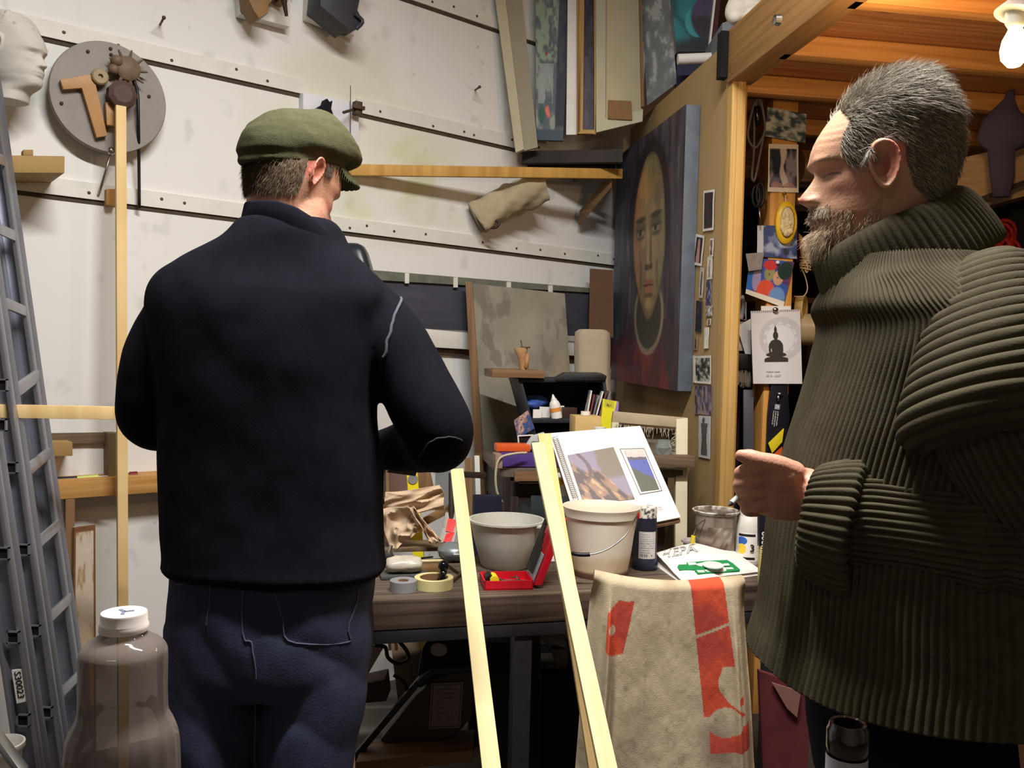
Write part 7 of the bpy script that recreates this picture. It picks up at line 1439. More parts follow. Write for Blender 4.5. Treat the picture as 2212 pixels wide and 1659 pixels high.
def torso_rings(rows, d, n=64, ex=.8, NR=90):
    out = []
    for y, xl, xr, b in rows:
        A_ = W(xl, y, d); B_ = W(xr, y, d); out.append(((A_[0]+B_[0])/2, d, (A_[2]+B_[2])/2, (B_[0]-A_[0])/2, b))
    D = catmull(out, NR); th = np.linspace(0, 2*np.pi, n, endpoint=False); c = np.cos(th); s = np.sin(th); R = []
    for cx, cy, cz, a_, b_ in D: R.append(np.stack([cx+a_*np.sign(c)*np.abs(c)**ex, cy+b_*np.sign(s)*np.abs(s)**ex, cz+0*th], 1))
    return np.array(R)
m_skin = ATTR('skin', .48, .25, 220, spec=.35, sss=.12)
# ------------------------------------------------------------------ MAN AT THE LEFT (seen from behind)
D1 = 1.75; K1 = D1/FPX
yaw = math.radians(40); pit = math.radians(16)
f1 = np.array([math.sin(yaw)*math.cos(pit), math.cos(yaw)*math.cos(pit), -math.sin(pit)]); up1 = np.array([math.sin(yaw)*math.sin(pit), math.cos(yaw)*math.sin(pit), math.cos(pit)])+np.array([.02, 0, 0])
O1 = W(636, 388, D1+.02); fr1, inv1 = frame(O1, f1, up1, 1.0)
pA = T('person', 'man seen from behind in a black jumper, blue jeans and a green flat cap', 'person', np.array([W(590, 1200, D1)[0], D1, 0]))
g = G(); headsolid(fr1, [r for r in ROWS_C if r[0] < 580], g)
g.tube(catmull([W(645, 440, D1+.02), W(632, 520, D1), W(605, 640, D1+.02), W(592, 900, D1), W(592, 1150, D1)], 24), [.060]*3+[.058]*4+[.075]*5+[.11]*12, 28)
armL = [(420, 690, D1, .045), (350, 760, D1, .045), (322, 880, D1+.02, .042), (345, 918, D1+.12, .04), (420, 940, D1+.26, .03)]
armR = [(775, 700, D1, .045), (865, 780, D1, .045), (935, 925, D1, .042), (905, 950, D1+.12, .038), (830, 970, D1+.26, .028)]
for a_ in (armL, armR): P_ = np.array([W(x, y, d) for x, y, d, r in a_]); Q_ = catmull(np.hstack([P_, np.array([[q[3]] for q in a_])]), 30); g.tube(Q_[:, :3], Q_[:, 3], 18)
make_hand(g, W(420, 940, D1+.26), (.3, .9, -.1), (-.1, 0, 1), 1, .7); make_hand(g, W(830, 970, D1+.26), (-.35, .9, -.1), (.1, 0, 1), -1, .7)
for x in (-.085, .085): g.tube(catmull([np.array([pA.org[0]+x*.9, D1, .92]), np.array([pA.org[0]+x*1.25, D1+.02, .48]), np.array([pA.org[0]+x*1.4, D1, .08])], 16), np.linspace(.08, .045, 16), 18)
V, Nn, F = remesh(g, .0030, 3)
def skincol(q, V, beard=False, base=(206, 158, 132)):
    c = np.ones((len(V), 3))*np.array(lin(base)); y = 360-q[:, 2]/KH; L = np.abs(q[:, 1]); Fx = q[:, 0]; n_ = fbm(V[:, 0]*60+V[:, 1]*40, V[:, 2]*60, 4)
    c = mixc(c, lin((196, 132, 112)), sm(.4, .7, n_)*.5); hd = (y < 620) & (np.abs(Fx) < .16) & (L < .12)
    ear = hd & (L > .074) & (y > 295) & (y < 412) & (np.abs(Fx+.008) < .035); c = mixc(c, lin((210, 128, 112)), ear*.75)
    nose = sm(.098, .116, Fx)*hd*(y > 395)*(y < 452); c = mixc(c, lin((206, 122, 112)), np.clip(nose, 0, 1)*.9); c = mixc(c, lin((206, 134, 118)), hd*np.exp(-((L-.05)/.02)**2-((y-420)/26)**2)*(Fx > .03)*.6)
    lip = hd*(Fx > .075)*(L < .024)*(np.abs(y-480) < 9); c = mixc(c, lin((168, 92, 84)), lip*.7); line = hd*(Fx > .06)*np.exp(-((y-387-((L-.031)/.014)**2*3)/2.4)**2)*(np.abs(L-.032) < .016); c = mixc(c, lin((66, 44, 38)), np.clip(line, 0, 1)*.85)
    bl = hd*(Fx > .07)*np.exp(-((y-357-60*(L-.03)**2*9)/5)**2)*(L > .008)*(L < .052)*sm(.35, .6, fbm(V[:, 0]*400, V[:, 2]*400+V[:, 1]*300, 2)); c = mixc(c, lin((150, 128, 108)), np.clip(bl, 0, 1)*.5)
    return c, y, L, Fx, n_, hd
q = inv1(V); C, y_, L_, Fx_, n_, hd = skincol(q, V)
def hair_line(y, Fx, L):                       # back-and-sides hair area
    side = (Fx < .035) & (y < 335) | (Fx < -.028) & (y < 425+40*np.clip(-Fx/.1, 0, 1)) | (y < 245) ; return side
hm = hair_line(y_, Fx_, L_) & hd & ~((L_ > .0745) & (y_ > 300) & (np.abs(1910-Fx_/KH-1922) < 36)); C = mixc(C, lin((104, 84, 66)), hm*.85)
b1 = pA.part('body', GV(V, F, C), m_skin, smooth=True)
def strands(name, T_, V, Nn, mask_w, N, L_, comb, lift, r, mat, seed, parent=None, spread=.25, curl=.1, seg=4):
    R_ = np.random.default_rng(seed); idx = R_.choice(len(V), N, p=mask_w/mask_w.sum()); root = V[idx]+R_.normal(0, .0012, (N, 3)); nr = Nn[idx]; cb_ = comb(root, idx)
    cb_ = cb_-nr*(cb_*nr).sum(1, keepdims=True); cb_ /= np.linalg.norm(cb_, axis=1, keepdims=True)+1e-9; cb_ = cb_+R_.normal(0, spread, (N, 3)); ln = L_*R_.uniform(.6, 1.15, (N, 1)) if np.ndim(L_) == 0 else L_[idx][:, None]*R_.uniform(.6, 1.15, (N, 1))
    lf = lift*R_.uniform(.5, 1.4, (N, 1)); pts = []
    for k in range(seg):
        t_ = k/(seg-1); pts.append(root-nr*.001+cb_*ln*t_+nr*ln*(lf*np.sin(t_*1.7))+R_.normal(0, curl, (N, 3))*ln*t_*.3)
    P_ = np.stack(pts, 1); tang = np.gradient(P_, axis=1); a_ = np.cross(tang, nr[:, None, :]+.3); a_ /= np.linalg.norm(a_, axis=2, keepdims=True)+1e-9; b_ = np.cross(tang, a_); b_ /= np.linalg.norm(b_, axis=2, keepdims=True)+1e-9
    rad = (r*np.linspace(1, .15, seg))[None, :, None]; rings = np.stack([P_+a_*rad*math.cos(q_)+b_*rad*math.sin(q_) for q_ in (0, 2.09, 4.19)], 2)   # N,seg,3,3
    VV = rings.reshape(-1, 3); base = (np.arange(N)*seg*3)[:, None]; fs = []
    for k in range(seg-1):
        for j in range(3): j2 = (j+1) % 3; fs.append(np.hstack([base+k*3+j, base+k*3+j2, base+(k+1)*3+j2, base+(k+1)*3+j]))
    F_ = np.concatenate(fs).tolist(); cc = R_.uniform(0, 1, (N, 1)); return VV, F_, np.repeat(cc, seg*3, axis=0)
m_hair = ATTR('hair_fibre', .5, 0, spec=.35)
def hairpart(T_, name, V, Nn, w_, N, L_, comb, lift, r, c0, c1, seed, **k):
    VV, FF, cc = strands(name, T_, V, Nn, w_.astype(float), N, L_, comb, lift, r, None, seed, **k); col = np.array(lin(c0))*(1-cc)+np.array(lin(c1))*cc
    return T_.part(name, GV(VV, FF, col), m_hair, smooth=True, kind='stuff')
dn1 = -up1/np.linalg.norm(up1)
o = hairpart(pA, 'hair', V, Nn, hm & (q[:, 2] < .034+.040*Fx_/.11), 16000, .013, lambda p, i: np.tile(dn1*.8-f1*.15, (len(p), 1)), .35, .00042, (92, 72, 54), (140, 118, 94), 5)
# jumper
rows = [(1246, 390, 800, .12), (1238, 366, 822, .145), (1222, 354, 834, .16), (1200, 358, 830, .155), (1100, 354, 824, .15), (1000, 352, 820, .15), (900, 352, 812, .155), (800, 345, 815, .16), (700, 330, 828, .16), (640, 330, 846, .15), (605, 348, 828, .135), (575, 392, 796, .125), (548, 440, 765, .120), (522, 488, 747, .116), (504, 505, 740, .110), (490, 515, 732, .102), (478, 522, 722, .09)]
g = G(); g.grid(torso_rings(rows, D1))
armL = [(410, 655, D1, .066), (376, 712, D1, .073), (345, 790, D1, .074), (325, 870, D1+.01, .070), (330, 905, D1+.05, .064), (365, 925, D1+.14, .054), (425, 940, D1+.24, .045)]
armR = [(785, 668, D1, .068), (836, 728, D1, .076), (880, 800, D1, .074), (925, 885, D1-.01, .074), (948, 938, D1, .072), (925, 955, D1+.08, .064), (870, 965, D1+.16, .054), (825, 972, D1+.24, .045)]
for a_ in (armL, armR): P_ = np.array([[*W(x, y, d), r] for x, y, d, r in a_]); Q_ = catmull(P_, 40); g.tube(Q_[:, :3], Q_[:, 3], 26); g.ball(Q_[0, :3], Q_[0, 3]*.98, 20, 12)
V, Nn, F = remesh(g, .0075, 8); n_ = fbm(V[:, 0]*9+3, V[:, 2]*7+V[:, 1]*4, 3); V = V+Nn*(.010*(n_-.5))[:, None]
fold = np.sin((V[:, 2]*26+V[:, 0]*14)+3*n_)*sm(.25, .6, np.abs(V[:, 2]-1.12)*3); V = V+Nn*(.0015*fold)[:, None]
m_jump = M('black_knit', (24, 24, 32), .95, var=.15, vs=30, bump=.14, bs=520, spec=.08, sheen=.0, stretch=(1, 1, .35))
jp = pA.part('jumper', GV(V, F), m_jump, smooth=True)
def snap(p, V=V, Nn=Nn, lift=.003):
    d_ = ((V-p)**2).sum(1); front = ((V-CAM)*Nn).sum(1) < 0; d_ = np.where(front, d_, 9); k = np.argmin(d_); return V[k]+Nn[k]*lift
m_seam = M('grey_seam', (88, 88, 96), .9, var=.2, vs=80)
def seam(pts, r=.003):
    P_ = catmull([W(x, y, D1-.1) for x, y in pts], 26); out = []
    for p in P_:
        r_ = (p-CAM); r_ /= np.linalg.norm(r_); dd = np.linalg.norm(np.cross(V-CAM, r_), axis=1); ok = ((V-CAM)*Nn).sum(1) < 0; k = np.argmin(np.where(ok, dd, 9)); out.append(V[k]+Nn[k]*.0015)
    out = np.array(out); out[1:-1] = (out[:-2]+out[1:-1]*2+out[2:])/4; g = G(); g.tube(out, r, 8); return g
pA.part('shoulder_seam', seam([(876, 634), (862, 655), (850, 690), (838, 735), (828, 775)]), m_seam, parent=jp, smooth=True, label='pale grey raised seam')
pA.part('elbow_seam', seam([(905, 985), (930, 955), (965, 942), (1000, 952)], .0018), M('dim_seam', (52, 52, 60), .9), parent=jp, smooth=True)
g = G(); Rr = []
th = np.linspace(0, 2*np.pi, 60, endpoint=False)
def ctop(x): return np.interp(x, [500, 527, 560, 600, 640, 680, 712, 745], [440, 437, 431, 434, 447, 472, 503, 552])
cx0, a0 = 622, 118
def cring(y_fn, a_px, b, cx): xs = cx+a_px*np.cos(th); return np.array([W(x, y_fn(x), D1-.02+b*1.2*math.sin(t_)) for x, t_ in zip(xs, th)])
Rr = [cring(lambda x: ctop(x)+115, 110, .058, 628), cring(lambda x: ctop(x)+70, 115, .078, 628), cring(lambda x: ctop(x)+25, 109, .078, 631), cring(lambda x: ctop(x)+4, 105, .078, 632), cring(lambda x: ctop(x)+0, 102, .074, 632), cring(lambda x: ctop(x)+5, 99, .07, 632), cring(lambda x: ctop(x)+40, 97, .068, 631)]
g.grid(Rr, cap=False); pA.part('collar', g, m_jump, parent=jp, smooth=True)
# flat cap, in the head's frame
th = np.linspace(0, 2*np.pi, 96, endpoint=False); c = np.cos(th); s = np.sin(th)
def bz(c): return .032+.022*c-.01*(c < 0)*c*0
Rr = []
sag = lambda c_: 1+.10*np.clip(c_, 0, 1)
for rr, hh, fo in [(a_*.955, b_*1.04, c_) for a_, b_, c_ in [(.90, -.004, 0), (.97, -.006, 0), (1.0, .0, 0), (1.0, .010, 0), (1.10, .018, .002), (1.17, .034, .006), (1.17, .052, .009), (1.11, .074, .012), (.96, .096, .012), (.74, .112, .010), (.45, .121, .006), (.16, .124, .003), (.01, .124, .002)]]:
    wob = 1+.012*np.sin(5*th+hh*90)+.01*np.sin(3*th+2)
    hf = hh*(1-.48*np.clip(c, 0, 1)**1.5); Rr.append(fr1(np.stack([-.014+fo+.112*rr*c*(1+.10*np.clip(c, 0, 1)*(hh > .01))*wob, .086*rr*s*wob, .027+.040*c+hf+.006*np.sin(2*th+1)*(hh > .03)], -1)))
g = G(); g.grid(Rr, cap=True)
V, Nn, F = remesh(g, .004, 3); V = V+Nn*(.006*(fbm(V[:, 0]*22, V[:, 2]*22+V[:, 1]*15, 3)-.5))[:, None]
def capmat():
    m = M('olive_tweed', (82, 82, 60), .95, var=.16, vs=120, bump=.4, bs=500, spec=.1, sheen=.0); return m
cp = pA.part('cap', GV(V, F), capmat(), smooth=True)
Rr = []
for i in range(15):
    a_ = math.radians(-62+124*i/14); ca, sa = math.cos(a_), math.sin(a_); ext = .058*math.cos(a_*1.25)**.8+.004; z0 = .027+.040*ca
    row = []
    for t_ in np.linspace(0, 1, 9): row.append([-.014+.104*ca+ext*t_, .080*sa*(1+.05*t_), z0+.002-.018*t_**1.4-.012*abs(sa)**2*t_])
    Rr.append(row)
top = np.array(Rr); bot = top-np.array([0, 0, .006]); ringR = np.concatenate([top, bot[:, ::-1]], axis=1); g = G(); g.grid(fr1(ringR)); V, Nn, F = remesh(g, .003, 3); pA.part('cap_peak', GV(V, F), capmat(), smooth=True, parent=cp)
# jeans
g = G(); rows = [(1195, 372, 808, .13), (1230, 374, 806, .135), (1300, 372, 802, .14), (1380, 366, 796, .14), (1440, 362, 790, .135), (1480, 366, 782, .12)]
g.grid(torso_rings(rows, D1, NR=40))
zf = lambda z_: 1; px_ = pA.org[0]
for s_, x1, x2 in ((-1, 462, 455), (1, 682, 660)):
    P_ = [[*W(x1-s_*8, 1350, D1), .102], [*W(x1, 1480, D1), .100], [*W(x2, 1659, D1), .092]]; e = W(x2, 1659, D1); P_ += [[e[0], D1+.01, .42, .078], [e[0]+s_*.01, D1, .22, .072], [e[0]+s_*.02, D1, .07, .075]]; Q_ = catmull(P_, 60); g.tube(Q_[:, :3], Q_[:, 3], 30)
V, Nn, F = remesh(g, .007, 8)
fo = np.sin(22*(V[:, 2]+.9*V[:, 0])+4*fbm(V[:, 0]*6, V[:, 2]*6, 2)); V = V+Nn*(.0045*np.abs(fo)*sm(1.05, .8, V[:, 2])+.006*(fbm(V[:, 0]*14, V[:, 2]*9, 3)-.5))[:, None]
m_jean = M('blue_denim', (58, 61, 84), .9, var=.22, vs=14, bump=.3, bs=500, spec=.15, stretch=(1, 1, .5))
je = pA.part('jeans', GV(V, F), m_jean, smooth=True)
V_, N_ = V, Nn
def seamj(pts, r=.0016, mat=None, name='stitching'):
    P_ = catmull([W(x, y, D1-.1) for x, y in pts], 30); out = []
    for p in P_:
        r_ = (p-CAM); r_ /= np.linalg.norm(r_); dd = np.linalg.norm(np.cross(V_-CAM, r_), axis=1); ok = ((V_-CAM)*N_).sum(1) < 0; k = np.argmin(np.where(ok, dd, 9)); out.append(V_[k]+N_[k]*.001)
    out = np.array(out); out[1:-1] = (out[:-2]+out[1:-1]*2+out[2:])/4; g = G(); g.tube(out, r, 6); return g
m_st = M('denim_stitch', (84, 82, 104), .9)
for P_ in ([(584, 1262), (600, 1300), (612, 1340), (625, 1385), (750, 1390), (752, 1355), (768, 1255), (584, 1262)], [(525, 1240), (525, 1370), (545, 1400), (552, 1550), (548, 1650)], [(380, 1262), (452, 1264), (448, 1350)]): pA.part('stitching', seamj(P_), m_st, parent=je)
for s_, x2 in ((-1, 455), (1, 660)):
    e = W(x2, 1659, D1); g = G(); cx = e[0]+s_*.02; R = []
    for y_o, a_, h_ in [(-.09, .02, .05), (-.08, .038, .09), (-.03, .042, .10), (.04, .046, .075), (.12, .048, .055), (.18, .035, .04), (.195, .01, .02)]:
        th = np.linspace(0, 2*np.pi, 24, endpoint=False); R.append(np.stack([cx+a_*np.cos(th), D1+y_o+0*th, h_/2+h_/2*np.sin(th)+.001], 1))
    g.grid(R); pA.part('shoe', g, m_black, smooth=True)
# ------------------------------------------------------------------ MAN AT THE RIGHT (profile to the left)
D2 = 1.20; a4 = math.radians(4); f2 = np.array([-math.cos(a4), math.sin(a4), 0]); O2 = W(1910, 360, D2); fr2, inv2 = frame(O2, f2, (0.0, 0, 1), 1.0)
pB = T('person', 'grey haired bearded man in profile wearing a thick dark green ribbed turtleneck jumper', 'person', np.array([.56, 1.18, 0]))
g = G(); headsolid(fr2, ROWS_B, g, eo=(.036, -.019))
g.tube(catmull([W(1950, 500, D2), W(1955, 620, D2), W(1985, 760, 1.19), W(2000, 1000, 1.18), W(2000, 1300, 1.18)], 24), [.055]*5+[.07]*5+[.09]*14, 28)
arm = [(2100, 710, 1.06, .036), (2130, 850, .98, .040), (2200, 1060, .96, .040), (2060, 1085, 1.0, .036), (1880, 1075, 1.06, .031), (1745, 1066, 1.095, .0275)]
Q_ = catmull([[*W(x, y, d), r] for x, y, d, r in arm], 50); g.tube(Q_[:, :3], Q_[:, 3], 20)
# palm: back of the hand faces the camera
R = []
for x, y, d, a_, b_ in [(1762, 1066, 1.10, .031, .021), (1735, 1066, 1.10, .034, .020), (1700, 1062, 1.10, .0375, .021), (1665, 1058, 1.10, .0375, .019), (1640, 1054, 1.105, .034, .016), (1622, 1052, 1.112, .028, .012)]:
    th = np.linspace(0, 2*np.pi, 30, endpoint=False); p = W(x, y, d); R.append(p+np.stack([.10*a_*np.cos(th)*-1, b_*np.sin(th), a_*np.cos(th)], 1))
g.grid(R)
KF = [((1634, 1014), (1602, 1021), (1604, 1032), (1626, 1040), .0094), ((1627, 1040), (1599, 1047), (1602, 1058), (1626, 1064), .0092), ((1628, 1066), (1604, 1073), (1607, 1083), (1630, 1087), .0087), ((1638, 1090), (1613, 1096), (1617, 1105), (1637, 1107), .0080)]
for k, (m1, p1_, d1_, t1_, r_) in enumerate(KF): g.ball(W(m1[0]-2, m1[1]+1, 1.089+.003*k), (.0115, .010, .0105), 14, 9); finger(g, [W(m1[0]+24, m1[1]+2, 1.096), W(*m1, 1.088+.003*k), W(*p1_, 1.102+.004*k), W(*d1_, 1.132+.002*k), W(*t1_, 1.142)], [r_, r_*1.06, r_, r_*.88, r_*.74])
finger(g, [W(1715, 1022, 1.095), W(1675, 1006, 1.088), W(1640, 996, 1.085), W(1618, 988, 1.088), W(1601, 984, 1.09)], [.0155, .0145, .0118, .0108, .0078])
g.ball(W(1690, 1035, 1.088), (.022, .013, .022), 18, 12)
# far arm
Q_ = catmull([[.60, 1.38, 1.44, .042], [.64, 1.42, 1.2, .04], [.62, 1.40, .98, .034], [.58, 1.38, .90, .027]], 30); g.tube(Q_[:, :3], Q_[:, 3], 18); make_hand(g, np.array([.58, 1.38, .90]), (-.1, 0, -1), (0, 1, 0), 1, .5)
for y0 in (-.09, .09): g.tube(catmull([[.60, 1.18+y0, .98], [.58, 1.18+y0*1.1, .5], [.60, 1.18+y0*1.2, .08]], 16), np.linspace(.085, .045, 16), 18)
V, Nn, F = remesh(g, .0021, 2)
q = inv2(V); C, y_, L_, Fx_, n_, hd = skincol(q, V, True, (208, 160, 130))
qm = q.copy(); qm[:, 1] = np.abs(qm[:, 1]); Pm = fr2(qm)-CAM; dm = Pm@fw; xp = CX+FPX*(Pm@cr)/dm; yl_ = y_.copy(); y_ = CY-FPX*(Pm@cu)/dm; hd = hd & (yl_ < 620)
def R_hair(xp, y):   # hair region outline in the profile view
    front = np.interp(y, [150, 206, 235, 262, 290, 320, 345, 360, 366], [1700, 1800, 1812, 1835, 1822, 1815, 1826, 1836, 1850]); low = np.interp(xp, [1830, 1850, 1880, 1893, 1900, 1955, 1975, 2060, 2100], [366, 352, 338, 322, 300, 330, 405, 470, 470]); return (xp > front) & (y < low)
earm = (L_ > .0745) & (y_ > 298) & (y_ < 408) & (np.abs(xp-1922) < 34)
hm = R_hair(xp, y_) & hd & ~earm & ~((xp > 1884) & (xp < 1952) & (y_ > 298) & (y_ < 410)); C = mixc(C, lin((84, 76, 68)), hm*.9)
bm_ = hd & ~earm & (((y_ > 452) & (xp < 1845+.0*y_)) | ((y_ > 400) & (y_ > 560-(xp-1800)*1.35) & (xp > 1790) & (xp < 1905)) | ((y_ > 500) & (xp < 1900))) & (y_ < 585) & ~((np.abs(yl_-480) < 7) & (L_ < .024) & (xp < 1790))
dens = sm(1915, 1830, xp)*sm(395, 450, y_); C = mixc(C, lin((150, 116, 92)), bm_*.35)
wr_ = W(1665, 1050, 1.1); hand = np.linalg.norm(V-wr_, axis=1) < .13; C = mixc(C, lin((206, 142, 124)), hand*.6)
b2 = pB.part('body', GV(V, F, C), m_skin, smooth=True)
vw = lambda m: m.astype(float)
fwd = f2; upv = Z3
def comb_hair(p, i):
    yy, xx = y_[i], xp[i]; t_ = sm(330, 200, yy)[:, None]; base = -fwd*.75-upv*.75; topc = fwd*.35-upv*.05+np.array([0, -.5, 0])*0; sidew = -fwd*.9-upv*.35
    return base*(1-t_)+(sidew*.8+topc*.1)*t_
hl = np.where(y_ < 235, .019, np.where(xp > 1960, .010, .015))
hairpart(pB, 'hair', V, Nn, vw(hm)*np.where(V[:, 1] < O2[1]+.03, 1., .5), 26000, hl, comb_hair, .30, .00046, (88, 80, 70), (204, 194, 176), 9, spread=.22)
hairpart(pB, 'beard', V, Nn, vw(bm_)*(.2+dens)+vw(bm_ & (yl_ > 490) & (xp < 1800))*1.2, 9000, np.where((xp < 1800) & (yl_ > 500), .015, .006), lambda p, i: np.tile(-upv*.9+fwd*.25, (len(p), 1)), .40, .00038, (168, 130, 98), (224, 208, 180), 10, spread=.3)
mu = hd & (yl_ > 449) & (yl_ < 473) & (Fx_ > .072) & (L_ < .034)
hairpart(pB, 'moustache', V, Nn, vw(mu), 900, .009, lambda p, i: np.stack([0*L_[i], np.sign((V[i]-O2)[:, 1])*.5, -np.ones(len(i))], 1)+fwd*.3, .38, .0004, (190, 168, 138), (236, 226, 206), 12, spread=.25)
# jumper: body with ribs
def ribs(R, n, amp, along='v'):
    """raise lengthwise (v) or ring-wise (u) ribs on a ring grid"""
    R = np.asarray(R); du = np.roll(R, -1, 1)-np.roll(R, 1, 1); dv = np.gradient(R, axis=0); N_ = np.cross(du, dv); N_ /= np.linalg.norm(N_, axis=2, keepdims=True)+1e-12
    ctr = R.mean(1, keepdims=True); sgn = np.sign(((R-ctr)*N_).sum(2).mean()); N_ *= sgn
    nr, nt = R.shape[:2]
    ph = (np.arange(nt)/nt*n)[None, :]*np.ones((nr, 1)) if along == 'v' else (np.arange(nr)/nr*n)[:, None]*np.ones((1, nt))
    h = np.abs(np.sin(np.pi*ph))**.75; return R+N_*(amp*(h-.5))[..., None]
m_rib = M('green_rib_knit', (76, 70, 55), .95, var=.16, vs=40, bump=.2, bs=450, spec=.1)
DX = 34
rowsS = [(1440, 1613, 2330, .245), (1405, 1622, 2322, .242), (1350, 1636, 2315, .238), (1250, 1648, 2300, .235), (1130, 1662, 2292, .23), (1000, 1692, 2285, .228), (850, 1738, 2275, .228), (770, 1760, 2265, .228), (710, 1772, 2250, .222), (670, 1778, 2225, .205), (640, 1784, 2195, .178), (612, 1796, 2160, .14), (590, 1812, 2125, .115), (560, 1830, 2085, .095)]
D3 = 1.17
rowsS = [(y, xl+(DX if y > 700 else 12), xr, b) for y, xl, xr, b in rowsS]
R = torso_rings(rowsS, D3, n=1040, ex=.82, NR=220)
# roll the hem inward and shape the shoulder slope towards the back
R = ribs(R, 130, .0042); sw = G(); 
hemc = R[0].mean(0); inner = [R[0]*.97+hemc*.03-Z3*.004, R[0]*.94+hemc*.06+Z3*.01]; R = np.concatenate([np.array(inner[::-1]), R])
sw.grid(R, cap=False)
SB = [[*W(2120, 570, 1.10), .045], [*W(2130, 640, 1.04), .062], [*W(2140, 730, .975), .075], [*W(2128, 820, .945), .079], [*W(2112, 890, .925), .0785], [*W(2118, 925, .935), .066], [*W(2130, 940, .95), .045]]
def sweepR(pts, n, nr, up=(0, 1, 0), flat=1.):
    Q_ = catmull(pts, nr*4); s_ = np.concatenate([[0], np.cumsum(np.linalg.norm(np.diff(Q_, axis=0), axis=1))]); Q_ = np.stack([np.interp(np.linspace(0, s_[-1], nr), s_, Q_[:, k]) for k in range(4)], 1); P_ = Q_[:, :3]; T_ = np.gradient(P_, axis=0); T_ /= np.linalg.norm(T_, axis=1)[:, None]; a_ = np.array(up, float); R = []; th = np.linspace(0, 2*np.pi, n, endpoint=False)
    for i in range(nr):
        a_ = a_-np.dot(a_, T_[i])*T_[i]; a_ /= np.linalg.norm(a_); b_ = np.cross(T_[i], a_); R.append(P_[i]+Q_[i, 3]*(np.outer(np.cos(th), a_)*flat+np.outer(np.sin(th), b_)))
    return np.array(R)
SB = [[*W(2125, 560, 1.08), .030], [*W(2128, 590, 1.06), .050], [*W(2132, 650, 1.02), .064], [*W(2136, 730, .975), .075], [*W(2128, 800, .95), .079], [*W(2116, 860, .935), .080], [*W(2110, 905, .93), .079], [*W(2112, 935, .932), .072], [*W(2116, 952, .935), .058], [*W(2120, 960, .94), .030]]
Q_ = catmull(SB, 1200); s_ = np.concatenate([[0], np.cumsum(np.linalg.norm(np.diff(Q_, axis=0), axis=1))]); Q_ = np.stack([np.interp(np.linspace(0, s_[-1], 340), s_, Q_[:, k]) for k in range(4)], 1); th = np.linspace(0, 2*np.pi, 160, endpoint=False)
R = Q_[:, None, :3]+Q_[:, 3][:, None, None]*np.stack([np.cos(th), np.sin(th), .12*np.cos(th)-.38*np.sin(th)], 1)[None]
R = ribs(R, 20, .0052, 'u'); sw.grid(R)
SL = [[*W(2120, 800, .96), .060], [*W(2150, 920, .95), .066], [*W(2215, 1030, .95), .070], [*W(2250, 1095, .96), .068], [*W(2190, 1150, .97), .066], [*W(2080, 1150, .985), .062], [*W(1985, 1138, 1.01), .060], [*W(1900, 1128, 1.035), .061], [*W(1845, 1126, 1.05), .058]]
R = sweepR(SL, 480, 240)
# soft bunching folds along the forearm
nr = len(R); c_ = R.mean(1, keepdims=True); tv = np.arange(nr)/nr; bun = 1+.07*np.exp(-((tv-.66)/.03)**2)+.05*np.exp(-((tv-.57)/.03)**2)-.05*np.exp(-((tv-.61)/.02)**2); R = c_+(R-c_)*bun[:, None, None]
R = ribs(R, 44, .0048); sw.grid(R)
cA, cB = W(1862, 1143, 1.045), W(1756, 1124, 1.078); cx_ = cB-cA; cl_ = np.linalg.norm(cx_); cx_ /= cl_; c1_ = np.array([0, 1., 0]); c1_ = c1_-cx_*np.dot(c1_, cx_); c1_ /= np.linalg.norm(c1_); c2_ = np.cross(cx_, c1_); th = np.linspace(0, 2*np.pi, 400, endpoint=False)
prof_ = catmull([(.10, .060, 0), (.02, .068, 0), (-.03, .077, 0), (.03, .083, 0), (.2, .0825, 0), (.5, .078, 0), (.8, .072, 0), (.95, .067, 0), (1.0, .061, 0), (.96, .055, 0), (.7, .053, 0), (.4, .052, 0)], 110)
R = np.array([cA+cx_*cl_*(t_-.06*np.sin(th*2+.5)*.3)[:, None]+np.outer(np.cos(th)*r_*.92, c1_)+np.outer(np.sin(th)*r_, c2_) for t_, r_, _ in prof_])
R = ribs(R, 44, .0052); sw.grid(R, cap=False)
# far sleeve
R = sweepR([[.58, 1.30, 1.47, .07], [.62, 1.40, 1.33, .07], [.64, 1.42, 1.15, .066], [.62, 1.40, .99, .058], [.60, 1.39, .93, .05]], 200, 80); R = ribs(R, 36, .004); sw.grid(R)
V2 = np.vstack(sw.V); n_ = fbm(V2[:, 0]*7, V2[:, 2]*6+V2[:, 1]*5, 3); 
sw.V = [V2+np.stack([.008*(n_-.5), .014*(fbm(V2[:, 2]*6, V2[:, 0]*8+3, 3)-.5), 0*n_], 1)]
sweater = pB.part('ribbed_jumper', sw, m_rib, smooth=True)
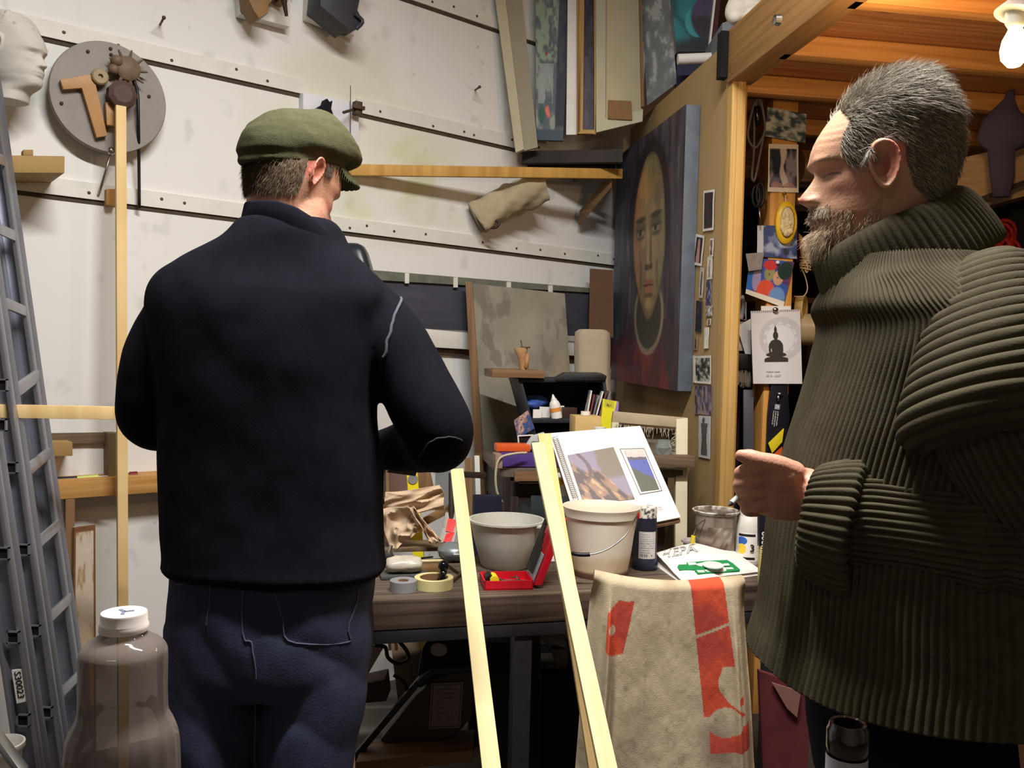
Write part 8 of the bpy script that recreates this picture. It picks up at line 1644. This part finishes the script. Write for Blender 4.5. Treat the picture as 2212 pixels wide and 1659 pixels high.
# turtleneck fold
Cc = W(1948, 536, 1.20); e_ = W(2120, 438, 1.19)-W(1782, 622, 1.19); a_len = np.linalg.norm(e_)/2; e_ /= np.linalg.norm(e_); bY = np.array([0, 1., 0]); axn = np.cross(bY, e_); axn = axn if axn[2] > 0 else -axn
nt = 900; th = np.linspace(0, 2*np.pi, nt, endpoint=False); sec = []
for r_, s_ in [(-.016, -.020), (-.010, -.026), (.002, -.034), (.012, -.037), (.018, -.032), (.018, -.015), (.015, .004), (.011, .020), (.006, .031), (-.002, .037), (-.010, .036), (-.015, .028), (-.017, .0)]: sec.append((r_, s_))
sec = catmull(np.array([(a_, b_, 0) for a_, b_ in sec+[sec[0]]]), 44)[:-1, :2]
R = []
ribp = .0034*(np.abs(np.sin(np.pi*np.arange(nt)/nt*68))**.75-.5)
for r_, s_ in sec:
    out = np.outer(np.cos(th), e_)*1+np.outer(np.sin(th), bY)
    rad_e = (a_len*.83+r_*1.25+ribp)[:, None]*np.outer(np.cos(th), e_); rad_b = (.078+r_*1.25+ribp)[:, None]*np.outer(np.sin(th), bY); wv = 1+.06*np.sin(th*3+1)
    R.append(Cc+rad_e+rad_b+np.outer(s_*1.25*wv-.006*np.cos(th), axn))
R.append(R[0]); g = G(); g.grid(np.array(R), cap=False); pB.part('turtleneck', g, m_rib, parent=sweater, smooth=True)
# trousers and shoes
g = G(); Rr = []
for z_, a_, b_ in [(1.08, .16, .17), (1.0, .165, .175), (.9, .16, .175), (.82, .145, .165)]: th = np.linspace(0, 2*np.pi, 40, endpoint=False); Rr.append(np.stack([.585+a_*np.cos(th), 1.18+b_*np.sin(th), z_+0*th], 1))
g.grid(Rr)
for y0 in (-.085, .085): Q_ = catmull([[.585, 1.18+y0, .9, .098], [.575, 1.18+y0*1.05, .7, .09], [.575, 1.18+y0*1.1, .45, .075], [.59, 1.18+y0*1.2, .08, .068]], 50); g.tube(Q_[:, :3], Q_[:, 3], 28)
V, Nn, F = remesh(g, .008, 6); pB.part('trousers', GV(V, F), M('navy_trousers', (24, 26, 44), .95, var=.2, spec=.1), smooth=True)
for y0 in (-.105, .105):
    g = G(); R = []
    for x_o, a_, h_ in [(.09, .02, .05), (.08, .038, .09), (.03, .042, .10), (-.04, .046, .075), (-.12, .048, .055), (-.18, .035, .04), (-.195, .01, .02)]:
        th = np.linspace(0, 2*np.pi, 24, endpoint=False); R.append(np.stack([.59+x_o+0*th, 1.18+y0+a_*np.cos(th), h_/2+h_/2*np.sin(th)+.001], 1))
    g.grid(R); pB.part('shoe', g, m_black, smooth=True)
t = T('cigarette', 'thin white pencil like stick held between the fingers of the bearded man', 'stick', W(1577, 1090, 1.10)); g = G(); g.tube([W(1616, 1054, 1.118), W(1580, 1087, 1.10)], [.0038, .0036], 12); t.part('white_shaft', g, m_white, smooth=50); g = G(); g.tube([W(1580, 1087, 1.10), W(1574, 1092, 1.098)], [.0036, .0012], 12); t.part('dark_tip', g, M('tip_grey', (90, 90, 96), .5), smooth=50)
# ------------------------------------------------------------------ PLASTER HEAD ON THE WALL
DM = 2.66; fm_ = np.array([math.cos(.12), math.sin(-.12), .0]); OM = W(34, 112, DM); frM, invM = frame(OM, fm_, (-.10, 0, 1), .90)
g = G(); P_, _ = head_grid([r for r in ROWS_C if r[0] < 640], nose=1.05); g.grid(frM(P_)); g.grid(frM(ear_geo((1910-1922)*KH, (360-353)*KH, -1))); g.grid(frM(ear_geo((1910-1922)*KH, (360-353)*KH, 1)))
V, Nn, F = remesh(g, .003, 2); q = invM(V); yy = 360-q[:, 2]/KH; hmk = ((yy < 250) | (q[:, 0] < -.03) & (yy < 420)); V = V+Nn*(hmk*.007*np.abs(fbm(V[:, 0]*70, V[:, 2]*70+V[:, 1]*50, 2)-.5)*2)[:, None]
t = T('plaster_sculpture', 'white plaster head of a man in profile hung on the wall above the ladder', 'sculpture', OM-Z3*.15); t.part('head', GV(V, F), M('old_plaster', (198, 194, 184), .85, var=.12, vs=20), smooth=True)
g = G(); g.tube([OM+np.array([-.05, .1, .1]), onwall(-20, 20, 0)], .006, 8); t.part('hanging_hook', g, m_rust)
bpy.context.view_layer.update()
